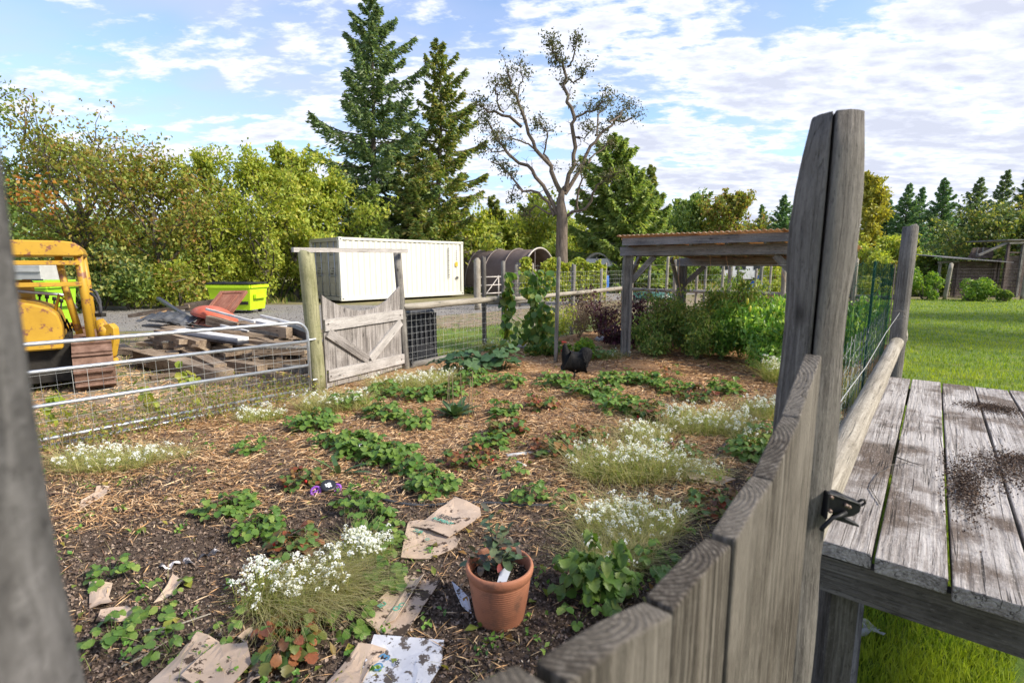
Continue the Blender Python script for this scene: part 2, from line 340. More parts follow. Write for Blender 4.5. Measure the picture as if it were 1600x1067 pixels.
def tree(name, label, group, x, y, H, rad, lm, bark, nleaf=6000, ls=.22, base=.2, limbs=14, droop=0, dens=.40, lean=(0, 0), shape=1., trunk=None, upr=.55, subs=4):
    """broad-leaved tree: tapered trunk, limbs, twigs, and leaves carried along the twigs"""
    t = thing(name, label, 'tree', (x, y, 0), group=group); H = H-rad*(.30+.30*upr)*.8
    B = MB(); tr = trunk or H*.014+.03; pts = []
    for i in range(9):
        k = i/8; pts.append(Vector((x+lean[0]*k+random.uniform(-.02, .02)*H*k*(1-k)*3, y+lean[1]*k+random.uniform(-.02, .02)*H*k, H*.95*k)))
    B.tube(pts, [tr*(1.25 if i == 0 else 1)*(1-.9*i/8)+.01 for i in range(9)], 9, cap=False)
    C, S = [], []
    for i in range(limbs):
        k = base+(1-base)*(i+random.random()*.6)/limbs; k = min(k, .97); q = k*8; j = int(q); p = pts[j].lerp(pts[min(j+1, 8)], q-j)
        az = i*2.4+random.uniform(-.5, .5); kk = (k-base)/(1-base); env = (math.sin(math.pi*min(1, (.16+kk*.84)**.75))*.9+.18) if shape == 1. else (1-kk)**shape+.12
        L = rad*env*random.uniform(.6, 1.15)
        lp = limb(B, p, (math.cos(az), math.sin(az), upr*random.uniform(.5, 1.5)+kk*1.0-droop), L*1.1, tr*(1-k)*.6+.012, .008, 6, .22, .08-droop*.3)
        for s in range(subs+int(L)):
            f = random.uniform(.25, 1.); q2 = f*6; j2 = min(int(q2), 5); pp = lp[j2].lerp(lp[j2+1], q2-j2)
            dd = (lp[j2+1]-lp[j2]).normalized()+Vector((random.gauss(0, .8), random.gauss(0, .8), random.gauss(.15, .6)-droop))
            tl = L*random.uniform(.22, .45)+.25; tp = limb(B, pp, dd, tl, .015+.004*L, .005, 3, .3, .05-droop*.5, 4)
            C += [v for v in tp]; S += [tl*.22+.06]*len(tp)
    B.build('trunk', bark, t, True)
    C = np.array([tuple(c) for c in C]); S = np.array(S); idx = rng.integers(0, len(C), nleaf)
    Pn = C[idx]+np.clip(rng.normal(size=(nleaf, 3)), -1.5, 1.5)*S[idx][:, None]*np.array([1, 1, .8])*dens*2
    Pn[:, 2] = np.maximum(Pn[:, 2], .1)
    D = np.zeros((nleaf, 3)); D[:, 2] = -.7
    V, T = leaves(Pn, ls*rng.uniform(.6, 1.3, nleaf), ls*.6*rng.uniform(.6, 1.3, nleaf), D, up=.5, spread=1.6)
    npmesh('crown', V, T, lm, t, M=None); return t
def conifer(name, label, group, x, y, H, rad, lm, bark=None, n=6000, ls=.34, gap=.06, droop=.25, ragged=.35, pw=.85, whorls=None, top=1.):
    """needle tree: trunk, whorls of boughs, hanging sprays of needles along every bough"""
    t = thing(name, label, 'tree', (x, y, 0), group=group); B = MB(); bark = bark or BARK
    wx, wy = random.uniform(-.3, .3), random.uniform(-.2, .2)
    pts = [Vector((x+wx*math.sin(i), y+wy*math.cos(i*1.3), H*i/6)) for i in range(7)]; pts[6].x = x; pts[6].y = y
    B.tube(pts, [H*.016*(1-i/6)+.015 for i in range(7)], 8, cap=False)
    nb = whorls or int(H*7); C, D, L_ = [], [], []; per = max(4, n//nb)
    for i in range(nb):
        k = gap+(1-gap)*((i+random.random())/nb); z = H*k; az = i*2.399+random.uniform(-.4, .4)
        L = rad*((1-k)**pw)*random.uniform(1-ragged, 1+ragged*.6)+.12
        q = k*6; j = min(int(q), 5); p0 = pts[j].lerp(pts[j+1], q-j); rise = (k-.45)*.9
        o = Vector((math.cos(az), math.sin(az), 0)); bp = []
        for s in range(5):
            f = s/4; bp.append(p0+o*L*f+Vector((0, 0, L*(rise*f-droop*math.sin(f*2.4)+.22*f*f))))
        B.tube(bp, [.05*(1-k)+.02-.012*s/4 for s in range(5)], 4, cap=False)
        m = max(4, int(per*(.35+1.3*L/rad)))
        f = rng.uniform(.08, 1, m)**.8; b = np.array([tuple(v) for v in bp]); q = f*4; j = np.minimum(q.astype(int), 3)
        c = b[j]+(b[j+1]-b[j])*(q-j)[:, None]; side = np.array([-o.y, o.x, 0]); off = rng.normal(size=m)*(L*.13*(1.12-f)+.05)
        c = c+side*off[:, None]; c[:, 2] -= np.abs(off)*.45+np.abs(rng.normal(size=m))*.10*(1+L*.25)
        d = np.tile(np.array([o.x, o.y, -.35]), (m, 1))+side*np.sign(off)[:, None]*.8; C.append(c); D.append(d); L_.append(np.full(m, ls)*(.65+.5*min(1, L/2)))
    B.build('trunk', bark, t, True)
    C = np.concatenate(C); D = np.concatenate(D); L_ = np.concatenate(L_)
    V, T = leaves(C, L_*rng.uniform(.6, 1.35, len(C)), L_*.34*rng.uniform(.6, 1.4, len(C)), D, up=.35, fold=.3, spread=.9)
    npmesh('crown', V, T, lm, t); return t
def bush(name, label, cat, group, x, y, rx, ry, H, lm, n=2500, ls=.12, z0=0., stem=True, part='foliage', lump=9, kind=None):
    """leafy shrub: many stems from the ground, leaves scattered through several uneven lumps"""
    t = thing(name, label, cat, (x, y, z0), group=group)
    if kind: t['kind'] = kind
    c = rng.normal(size=(lump, 3))*np.array([rx*.42, ry*.42, H*.2])+np.array([x, y, z0+H*.52]); s = rng.uniform(.20, .42, lump)
    i = rng.integers(0, lump, n); d = norm(rng.normal(size=(n, 3)))*rng.uniform(.3, 1, (n, 1))**.5
    P_ = c[i]+d*s[i][:, None]*np.array([rx, ry, H*.75])*1.1; P_[:, 2] = np.maximum(P_[:, 2], z0+.03*H)
    V, T = leaves(P_, ls*rng.uniform(.6, 1.3, n), ls*.6*rng.uniform(.7, 1.3, n), None, up=.6)
    npmesh(part, V, T, lm, t)
    if stem:
        B = MB()
        for k in range(7):
            a = k*.9; limb(B, (x+math.cos(a)*rx*.1, y+math.sin(a)*ry*.1, z0), (math.cos(a)*.5, math.sin(a)*.5, 1), H*.8, .012+.008*H, .004, 4, .2, .1, 4)
        B.build('stem', STEMB if 'dry' in label else BARK, t, True)
    return t

# leaf colours (base colours, not lit colours)
def st(*cs): n = len(cs); return [((i+.5)/n, c) for i, c in enumerate(cs)]
L_FIR = leaf('fir_needles', st((0.092, 0.155, 0.081), (0.138, 0.218, 0.098), (0.196, 0.276, 0.115), (0.253, 0.310, 0.149)), 0.35)
L_FIR2 = leaf('olive_fir_needles', st((0.125, 0.194, 0.062), (0.200, 0.275, 0.075), (0.275, 0.338, 0.088), (0.375, 0.325, 0.100)), 0.32)
L_CED = leaf('cedar_fronds', st((0.165, 0.255, 0.075), (0.240, 0.345, 0.090), (0.330, 0.420, 0.112), (0.420, 0.465, 0.150)), 0.35)
L_DCON = leaf('dark_needles', st((0.092, 0.200, 0.092), (0.141, 0.267, 0.108), (0.192, 0.325, 0.117), (0.250, 0.367, 0.141)), 0.25)
L_YG = leaf('yellow_green_leaves', st((0.204, 0.273, 0.040), (0.300, 0.373, 0.057), (0.422, 0.472, 0.076), (0.547, 0.509, 0.093), (0.340, 0.411, 0.064)), 0.4)
L_OCH = leaf('turning_leaves', st((0.168, 0.214, 0.042), (0.246, 0.302, 0.054), (0.350, 0.340, 0.066), (0.363, 0.277, 0.060), (0.233, 0.290, 0.054), (0.194, 0.239, 0.048), (0.324, 0.176, 0.054)), 0.4)
L_MID = leaf('mid_green_leaves', st((0.098, 0.163, 0.039), (0.156, 0.240, 0.052), (0.221, 0.305, 0.065), (0.286, 0.351, 0.085)), 0.35)
L_YEL = leaf('yellow_leaves', st((.30, .30, .04), (.42, .38, .05), (.52, .44, .07), (.30, .32, .06)), .35)
L_DK = leaf('dark_leaves', st((0.065, 0.111, 0.033), (0.104, 0.163, 0.046), (0.169, 0.227, 0.065), (0.338, 0.325, 0.078)), 0.3)
L_SPARSE = leaf('dull_small_leaves', st((.06, .075, .03), (.09, .11, .04), (.13, .14, .055), (.17, .15, .07)), 0.25)
L_ORANGE = leaf('orange_leaves', st((.40, .14, .03), (.5, .22, .04), (.35, .20, .04)), .3)
L_STRAW = leaf('strawberry_leaves', st((0.076, 0.160, 0.028), (0.103, 0.199, 0.032), (0.150, 0.248, 0.042), (0.092, 0.179, 0.032), (0.186, 0.278, 0.050), (0.127, 0.218, 0.036), (0.115, 0.218, 0.046), (0.232, 0.308, 0.064)), .28, .45, .45, 60)
L_STRAWR = leaf('reddened_strawberry_leaves', st((.08, .15, .03), (.10, .18, .035), (.30, .07, .035), (.13, .19, .04), (.33, .13, .05), (.16, .04, .03), (.09, .17, .035)), .28, .45, .45, 60)
L_SQUASH = leaf('squash_leaves', st((.045, .10, .04), (.07, .135, .055), (.10, .17, .07), (.06, .12, .045)), .25, .5, .4, 40)
L_BEAN = leaf('bean_leaves', st((.07, .15, .035), (.10, .20, .045), (.14, .24, .05), (.30, .30, .06), (.09, .17, .045)), .35, .5, .4, 40)
L_LIME = leaf('lime_leaves', st((.15, .28, .04), (.23, .36, .05), (.33, .42, .06), (.12, .24, .04)), .35)
L_PEP = leaf('pepper_leaves', st((0.108, 0.257, 0.051), (0.165, 0.343, 0.064), (0.229, 0.429, 0.079), (0.372, 0.515, 0.114)), 0.45, .4, .5)
L_TOM = leaf('tomato_leaves', st((0.111, 0.202, 0.052), (0.169, 0.273, 0.065), (0.234, 0.351, 0.078), (0.351, 0.364, 0.117)), 0.42)
L_PURP = leaf('purple_leaves', st((.05, .012, .025), (.09, .02, .04), (.13, .035, .06), (.06, .04, .03)), .2)
L_RUSS = leaf('russet_leaves', st((.13, .03, .03), (.20, .07, .05), (.24, .15, .10), (.12, .10, .05)), .2)
L_DRY = leaf('dry_seed_stems', st((.26, .19, .12), (.34, .26, .17), (.22, .16, .11), (.30, .20, .15)), .2)
L_ALY = leaf('alyssum_stems', st((0.230, 0.310, 0.057), (0.345, 0.402, 0.081), (0.483, 0.483, 0.149), (0.575, 0.506, 0.230), (0.184, 0.287, 0.057)), .3, .55)
L_ALYD = leaf('dried_alyssum_stems', st((.46, .40, .19), (.55, .46, .25), (.38, .36, .14), (.48, .42, .22), (.30, .33, .09)), .3, .55)
L_PETAL = leaf('white_petals', st((.82, .82, .84), (.88, .88, .86), (.74, .76, .82)), .25, .6)
L_GRASS = leaf('lawn_grass', st((.13, .21, .018), (.20, .31, .025), (.28, .38, .035), (.37, .42, .05), (.15, .26, .022)), .35, .5, .2, 0, ((.40, .46, .05), (.14, .20, .035)))
L_GRASSD = leaf('rough_grass', st((.12, .18, .03), (.19, .23, .045), (.30, .27, .08), (.40, .33, .14), (.13, .20, .04)), .3, .55)
L_SHRUB = leaf('leathery_shrub_leaves', st((.05, .09, .04), (.08, .125, .06), (.13, .17, .09), (.075, .06, .045)), .1, .35, .5, 40)
S_STRAW = leaf('straw', st((.54, .31, .145), (.66, .41, .20), (.78, .53, .29), (.84, .63, .40), (.40, .215, .10), (.58, .35, .17), (.20, .11, .065), (.14, .08, .055)), .1, .6, .3)
S_CHIP = leaf('wood_chips', st((0.078, 0.055, 0.044), (0.143, 0.101, 0.078), (0.234, 0.169, 0.130), (0.065, 0.046, 0.036), (0.364, 0.273, 0.215), (0.117, 0.081, 0.062)), 0, .8, .2)
S_DIRT = leaf('dark_spilled_soil', st((0.093, 0.061, 0.044), (0.145, 0.099, 0.071), (0.204, 0.145, 0.105), (0.076, 0.051, 0.037)), 0, .9, .1)
S_FLECK = leaf('pale_flecks', st((.40, .33, .26), (.28, .21, .15), (.5, .43, .36), (.16, .11, .08)), 0, .8)

# ------------------------------------------------------------------ the setting
def sheet(name, pts, m, z=0., parent=None, kind='structure'):
    B = MB(); B.add([(p[0], p[1], z) for p in pts], [tuple(range(len(pts)))]); o = B.build(name, m)
    if kind: o['kind'] = kind
    return o
M_EARTH = pmat('rough_ground', [(.25, (.10, .09, .04)), (.5, (.17, .17, .06)), (.75, (.30, .25, .14))], scale=1.1, rough=.95, bump=.5, bscale=20, spots=(6, .46, .62, (.24, .17, .12)))
M_LAWN = pmat('mown_grass_ground', [(.3, (.07, .13, .02)), (.7, (.17, .24, .035))], scale=3, rough=.95, bump=.8, bscale=60, spots=(2.2, .5, .7, (.22, .22, .06)))
M_GRAVEL = pmat('grey_gravel', [(.35, (.16, .148, .138)), (.65, (.31, .285, .262))], scale=30, rough=.95, bump=.8, bscale=50, spots=(1.5, .5, .65, (.26, .23, .20)))
M_YARD = pmat('trampled_yard_earth', [(.3, (.18, .125, .085)), (.7, (.36, .27, .19))], scale=3, rough=.95, bump=.8, bscale=40, spots=(4, .48, .6, (.13, .15, .04)))
sheet('ground', [(-400, -60), (400, -60), (400, 600), (-400, 600)], M_EARTH)
sheet('yard', [(-14, -3), (-1.0, -3), (-.45, .3), (-2.6, 6.0), (-1.9, 7.6), (-1.1, 9.1), (-3.4, 12.4), (-9.5, 12), (-16, 9)], M_YARD, .004)
sheet('gravel_drive', [(-30, 9), (-16, 11), (-9.5, 12.3), (-3.5, 12.8), (-3.2, 14.5), (-.8, 17.5), (12, 30), (9, 33), (-.5, 22.5), (-3, 20.2), (-9, 20.6), (-30, 18)], M_GRAVEL, .004)
sheet('lawn', [(.68, 1.12), (-.3, -.1), (.3, -5), (30, -5), (34, 23), (16.6, 24.0), (14.0, 19.5), (9.4, 17.5), (3.3, 14.4), (7.45, 9.95)], M_LAWN, .004)
sheet('dirt_path', [(-3.5, 12.6), (-1.2, 12.9), (4.2, 17.5), (12, 22), (12, 27), (1.5, 19.5), (-3.2, 15.2)], M_YARD, .012)
sheet('grass_path', [(-1.45, 8.3), (-.2, 9.9), (3.0, 13.8), (5.2, 17), (2.6, 16), (-1.2, 13.2), (-3.2, 12.8), (-2.2, 9.6)], M_LAWN, .008)
# garden bed, raised a little and uneven, graded from bare compost (near) to straw-covered soil
def bed():
    na, nb = 150, 90; a = np.linspace(-2.6, 11.4, na); b = np.linspace(-.02, 6.1, nb); A_, B_ = np.meshgrid(a, b, indexing='ij')
    B_ = B_+np.clip(A_-4, 0, None)*.055*(1-B_/6.2); X = O.x+E1.x*A_+E2.x*B_; Y = O.y+E1.y*A_+E2.y*B_; Z = hz(X, Y)+.012+rng.normal(size=X.shape)*.003
    V = np.stack([X, Y, Z], -1).reshape(-1, 3); i = np.arange(na*nb).reshape(na, nb)
    T = np.stack([i[:-1, :-1], i[1:, :-1], i[1:, 1:], i[:-1, 1:]], -1).reshape(-1, 4)[:, ::-1]
    m, nt, bs = base_mat('garden_soil'); tc = N(nt, 'ShaderNodeTexCoord'); v = tc.outputs['Object']
    soil = ramp(nt, [(.28, (.042, .030, .023)), (.5, (.105, .074, .055)), (.62, (.18, .13, .095)), (.72, (.34, .26, .20))], N_noise(nt, v, 45))
    straw = ramp(nt, [(.3, (.19, .105, .055)), (.5, (.39, .225, .115)), (.7, (.57, .36, .20))], N_noise(nt, v, 38))
    s = N(nt, 'ShaderNodeSeparateXYZ'); nt.links.new(v, s.inputs[0])
    f = math_(nt, 'MULTIPLY_ADD', N_noise(nt, v, 1.6), 2.2, math_(nt, 'MULTIPLY_ADD', s.outputs[1], .55, -2.95))
    c = mixc(nt, ramp(nt, [(.1, 0), (.9, .85)], f), soil, straw)
    nt.links.new(c, bs.inputs['Base Color']); bs.inputs['Roughness'].default_value = .95; bs.inputs['Specular IOR Level'].default_value = .15
    h = N(nt, 'ShaderNodeTexNoise', Scale=70.0, Detail=6.0, Roughness=.7); nt.links.new(v, h.inputs[0])
    bp = N(nt, 'ShaderNodeBump', Strength=1.0, Distance=.02); nt.links.new(h.outputs[0], bp.inputs['Height']); nt.links.new(bp.outputs[0], bs.inputs['Normal'])
    o = npmesh('garden_bed', V, T, m, smooth=True); tag(o, kind='structure')
bed()

# straw, chips, flecks and grass: too many to count, one object each
def in_bed(P, lo=.06):
    a = (P[:, 0]-O.x)*E1.x+(P[:, 1]-O.y)*E1.y; b = (P[:, 0]-O.x)*E2.x+(P[:, 1]-O.y)*E2.y
    return (b > lo+.055*np.clip(a-4, 0, None)) & (b < 5.75) & (a > -2.5) & (a < 11.2)
def vis(x, y, m=1.15): return (np.abs(x) < m*y+.4) & (y > 1.0)
def scatter(n, near, far, power=1.):
    """points over the bed, denser towards the viewpoint"""
    d = near*(far/near)**rng.uniform(0, 1, n)**power; u = rng.uniform(-1.08, 1.0, n); P = np.stack([u*d, d, 0*d], 1); P = P[in_bed(P)]; return P
def strawmask(x, y):
    s = np.sin(1.9*x+.7)*.5+np.sin(2.7*y-1.3*x)*.5+np.sin(5.1*x+3.3*y)*.35
    m = sstep(y+.35*s-.12*np.minimum(x+.3, 0)*1.0, 2.6, 3.6)
    pot = np.exp(-(((x-.1)/1.0)**2+((y-2.35)/.7)**2)); g = np.sin(2.9*x+4.1*y+1.2)*np.sin(4.7*x-2.3*y)+.5*np.sin(8*x+5*y); return np.clip(m-pot*.6, .05, 1)*(.30+.70*sstep(g, -.55, .35))
def straw():
    P_ = scatter(215000, 1.6, 13, .85); x, y = P_[:, 0], P_[:, 1]; k = rng.uniform(0, 1, len(x)) < strawmask(x, y); P_ = P_[k]; x, y = P_[:, 0], P_[:, 1]; n = len(x)
    fl = .6*np.sin(1.3*x+.8*y)+rng.normal(size=n)*.8; L = rng.uniform(.012, .085, n)*(1+.09*y)*(1+1.2*(rng.uniform(0, 1, n) < .08))
    d = np.stack([np.cos(fl), np.sin(fl), rng.normal(size=n)*.16], 1)*L[:, None]/2
    C = np.stack([x, y, hz(x, y)+.014+np.abs(rng.normal(size=n))*.014], 1)
    ll = np.linalg.norm(d, axis=1)*2; V, T = leaves(C, ll, .0032+.0011*y*rng.uniform(.5, 1.4, n), d/ll[:, None], up=1.5, fold=.3, spread=.05); tag(npmesh('straw_mulch', V, T, S_STRAW), kind='stuff')
    P_ = scatter(75000, 1.3, 7, 1.); x, y = P_[:, 0], P_[:, 1]; n = len(x); C = np.stack([x, y, hz(x, y)+.014+np.abs(rng.normal(size=n))*.004], 1)
    s = rng.uniform(.004, .016, n)*(1+.1*y); V, T = leaves(C, s*1.3, s, None, up=.8, fold=.4); tag(npmesh('compost_crumbs', V, T, S_CHIP), kind='stuff')
    P_ = scatter(14000, 1.3, 6, 1.); x, y = P_[:, 0], P_[:, 1]; n = len(x); C = np.stack([x, y, hz(x, y)+.018], 1)
    s = rng.uniform(.003, .011, n); V, T = leaves(C, s*1.6, s*.7, None, up=1.2, fold=.2); tag(npmesh('wood_flecks', V, T, S_FLECK), kind='stuff')
    # fallen leaves
    P_ = scatter(420, 1.6, 8, 1.); x, y = P_[:, 0], P_[:, 1]; n = len(x); C = np.stack([x, y, hz(x, y)+.03], 1)
    V, T = leaves(C, rng.uniform(.03, .07, n), rng.uniform(.02, .045, n), None, up=2.4, fold=.25); tag(npmesh('fallen_leaves', V, T, L_OCH), kind='stuff')
straw()
def seedlings():
    P_ = scatter(420, 1.5, 9, 1.); k = rng.uniform(0, 1, len(P_)) < .75; P_ = P_[k]; n = len(P_); m = 9; C = np.repeat(P_, m, 0)+rng.normal(size=(n*m, 3))*np.array([.028, .028, 0])*np.repeat(rng.uniform(.4, 1.5, n), m)[:, None]
    C[:, 2] = hz(C[:, 0], C[:, 1])+.02+rng.uniform(0, .03, n*m); V, T = leaves(C, rng.uniform(.018, .038, n*m), rng.uniform(.012, .024, n*m), None, up=1.6, fold=.25); tag(npmesh('seedling_weeds', V, T, L_PEP), kind='stuff')
    P_ = scatter(900, 1.5, 8, 1.); n = len(P_); P_[:, 2] = hz(P_[:, 0], P_[:, 1]); V, T = blades(P_, rng.uniform(.03, .12, n), rng.uniform(.3, 1.5, n), .0035, 3); tag(npmesh('stray_stems', V, T, L_ALYD), kind='stuff')
seedlings()
def inpoly(x, y, poly):
    c = np.zeros(len(x), bool); j = len(poly)-1
    for i in range(len(poly)):
        xi, yi = poly[i]; xj, yj = poly[j]; c ^= ((yi > y) != (yj > y)) & (x < (xj-xi)*(y-yi)/(yj-yi+1e-9)+xi); j = i
    return c
def grass(name, n, near, far, poly, m, h, w0, umin=-1.05, umax=1.05, lean=.7, fn=None):
    d = near*(far/near)**rng.uniform(0, 1, n); u = rng.uniform(umin, umax, n); x, y = u*d, d; k = inpoly(x, y, poly)
    if fn is not None: k &= rng.uniform(0, 1, n) < fn(x, y)
    x, y = x[k], y[k]; n = len(x); P_ = np.stack([x, y, 0*x+.002], 1)
    V, T = blades(P_, h*rng.uniform(.5, 1.4, n)*(1+.012*y), rng.uniform(.1, lean, n), w0*(1+.28*y)*rng.uniform(.7, 1.2, n), 2)
    tag(npmesh(name, V, T, m), kind='stuff')
LAWN = [(.72, 1.12), (.5, -1), (30, -5), (34, 23), (16.6, 24.0), (14.0, 19.5), (9.4, 17.5), (3.3, 14.4), (7.45, 9.95)]
grass('grass', 46000, 1.0, 4.6, LAWN, L_GRASS, .055, .0035, .45, 1.1)
grass('grass', 70000, 3.2, 24, LAWN, L_GRASS, .05, .0045, .05, 1.06)
grass('grass', 30000, 8, 17, [(-1.45, 8.3), (-.2, 9.9), (3.0, 13.8), (5.2, 17), (2.6, 16), (-1.2, 13.2), (-3.2, 12.8), (-2.2, 9.6)], L_GRASSD, .06, .004, -.4, .5, fn=lambda x, y: .55+.45*np.sin(2.1*x+3.3*y))
YARD = [(-14, 2), (-2.6, 3.4), (-2.5, 6.2), (-1.9, 7.6), (-1.2, 9.1), (-3.4, 12.4), (-9.5, 12), (-16, 9)]
grass('yard_weeds', 24000, 3.4, 12, YARD, L_GRASSD, .06, .004, -1.05, -.12, fn=lambda x, y: np.clip(.25+.5*np.sin(1.7*x+.4)*np.sin(2.3*y)+.2*np.sin(6*x), 0, 1))
grass('verge_grass', 26000, 15, 45, [(-45, 15.5), (-9.5, 20.8), (-7, 27), (14, 33), (30, 25), (60, 40), (0, 60), (-60, 40)], L_GRASSD, .22, .012, -1.05, 1.05, fn=lambda x, y: .8+0*x)
def yard_litter():
    n = 9000; d = 3.4*(10/3.4)**rng.uniform(0, 1, n); x = rng.uniform(-1.05, -.2, n)*d; k = inpoly(x, d, YARD); x = x[k]; y = d[k]; n = len(x); fl = rng.uniform(0, 6.28, n); L = rng.uniform(.02, .10, n)
    dd = np.stack([np.cos(fl), np.sin(fl), rng.normal(size=n)*.2], 1)*L[:, None]/2; C = np.stack([x, y, 0*x+.012], 1); V, T = stick_tris(C-dd, C+dd, .004+.001*y); tag(npmesh('yard_litter', V, T, S_STRAW), kind='stuff')
    n = 5000; x = rng.uniform(-14, 2, n); y = rng.uniform(12.2, 19.8, n); C = np.stack([x, y, 0*x+.012], 1); s = rng.uniform(.02, .05, n)
    V, T = leaves(C, s, s*.9, None, up=.8, fold=.4); tag(npmesh('gravel_stones', V, T, M_GRAVEL), kind='stuff')
yard_litter()
# ------------------------------------------------------------------ trees, from the left of the view to the right
def tp(px, top, Y): a = wp(px, top, Y); b = wp(px, 440, Y); return b.x, Y, a.z
G1 = 'broad-leaved trees along the gravel drive'; G2 = 'tall conifers behind the shipping container'; G3 = 'conifers on the far side of the lawn'
def T(fn, name, label, group, px, top, Y, rad, m, bark=BARK, **k):
    x, y, h = tp(px, top, Y); return fn(name, label, group, x, y, h, rad, m, bark, **k)
T(tree, 'leafy_tree', 'drooping dark green tree at the far left behind the yellow tracked machine', G1, -30, 70, 18, 3.6, L_MID, nleaf=9500, ls=.15, limbs=20, droop=.35, base=.12, dens=.34)
T(tree, 'leafy_tree', 'tree with forked grey trunk and sparse ochre crown left of the round ochre tree', G1, 118, 185, 19, 3.8, L_OCH, nleaf=4600, ls=.14, limbs=15, base=.25, dens=.40, trunk=.17, lean=(.6, 0))
T(tree, 'leafy_tree', 'leaning tree with dark trunk and thin arching top boughs over the gravel drive', G1, 175, 205, 20.5, 3.6, L_OCH, nleaf=4600, ls=.14, limbs=14, base=.25, dens=.40, trunk=.16, lean=(-1.2, 0))
T(tree, 'leafy_tree', 'round ochre and green tree with bare leaning trunk behind the debris pile', G1, 250, 225, 19.5, 2.7, L_OCH, nleaf=8600, ls=.15, limbs=18, base=.14, dens=.55, trunk=.12)
T(tree, 'young_tree', 'bright green young tree with upright shoots left of its yellow-green neighbour', G1, 335, 205, 21.5, 2.3, L_YG, nleaf=6800, ls=.16, limbs=22, base=.12, upr=1.1, dens=.34)
T(tree, 'young_tree', 'yellow-green young tree with the tallest upright shoots left of the container', G1, 415, 215, 22.5, 2.4, L_YG, nleaf=6800, ls=.16, limbs=22, base=.1, upr=1.2, dens=.34)
T(tree, 'young_tree', 'yellow-green young tree directly behind the container doors', G1, 462, 200, 24.0, 2.6, L_YG, nleaf=9500, ls=.21, limbs=22, base=.1, upr=1.2, dens=.34)
T(tree, 'leafy_tree', 'broad mid green tree between the young trees and the tallest fir', G1, 515, 262, 27, 3.0, L_YG, nleaf=9500, ls=.22, limbs=20, base=.08, dens=.38)
T(tree, 'leafy_tree', 'mid green tree behind the ochre trees at far left', G1, 30, 270, 27, 4.4, L_MID, nleaf=6500, ls=.24, limbs=18, base=.08)
T(tree, 'leafy_tree', 'olive tree filling the gap behind the round ochre tree', G1, 300, 335, 29, 4, L_MID, nleaf=6000, ls=.24, limbs=18, base=.06)
xo, yo, ho = tp(75, 305, 17)
t = thing('orange_leaf_cluster', 'spray of bright orange leaves hanging in the trees above the yellow machine', 'foliage', (xo, 17, ho))
C = np.array([xo, 17, ho])+rng.normal(size=(140, 3))*np.array([.45, .3, .28]); V, T_ = leaves(C, .16, .11); npmesh('leaf_spray', V, T_, L_ORANGE, t)['kind'] = 'stuff'
limb_b = MB(); limb(limb_b, (xo-.9, 17.3, ho-.2), (1, -.2, .1), 1.6, .03, .01); limb_b.build('twig', BARK, t)
T(conifer, 'fir_tree', 'tallest dark green fir behind the container, its tip at the top of the picture', G2, 592, -8, 31, 5.2, L_FIR, n=34000, ls=.30, gap=.05, ragged=.55, droop=.10, pw=.62, whorls=112)
T(conifer, 'fir_tree', 'narrower olive fir standing right of the tallest fir', G2, 690, 62, 32, 4.6, L_FIR2, n=26000, ls=.30, gap=.05, ragged=.5, droop=.10, pw=.75, whorls=100)
T(conifer, 'fir_tree', 'low spreading fir boughs at the foot of the two tall firs', G2, 655, 255, 29, 3.8, L_FIR2, n=15000, ls=.36, gap=.04, ragged=.4)
T(conifer, 'fir_tree', 'small light green fir in front of the tallest fir trunk', G2, 590, 285, 28, 1.9, L_CED, n=9000, ls=.30, gap=.04, droop=-.1)
T(conifer, 'fir_tree', 'small fir with a leaning tip left of the gnarled tree', G2, 768, 305, 36, 2.6, L_FIR2, n=9000, ls=.4)
T(conifer, 'cedar_tree', 'broad light green cedar right of the gnarled tree', G2, 955, 215, 33, 3.5, L_CED, n=22000, ls=.42, gap=.02, pw=.5, droop=.1, ragged=.25)
T(conifer, 'cedar_tree', 'rounded light green cedar right of the broad one', G2, 985, 262, 31, 2.9, L_CED, n=15000, ls=.36, gap=.02, pw=.5, ragged=.2)
T(conifer, 'cedar_tree', 'darker pointed cedar at the right end of the cedar clump', G2, 1012, 258, 36, 2.6, L_FIR2, n=12000, ls=.42, gap=.02)
T(conifer, 'cedar_tree', 'short cedar at the pergola side of the cedar clump', G2, 1022, 300, 33, 2.0, L_CED, n=9000, ls=.36, gap=.02, pw=.6)
T(conifer, 'cedar_tree', 'short green cedar just left of the gnarled trunk', G2, 838, 300, 38, 2.4, L_CED, n=8000, ls=.45, gap=.02, pw=.6)
T(tree, 'leafy_tree', 'yellow-green tree over the left end of the brown hoop house', None, 740, 338, 34, 3.4, L_YG, nleaf=8000, ls=.28, base=.06, limbs=16)
T(tree, 'leafy_tree', 'yellow-green tree over the middle of the brown hoop house', None, 800, 345, 35, 3.6, L_YG, nleaf=8000, ls=.28, base=.06, limbs=16)
T(tree, 'leafy_tree', 'rounded bright tree round the foot of the gnarled trunk', None, 905, 345, 41, 3.4, L_YG, nleaf=7500, ls=.24, base=.06, limbs=16)

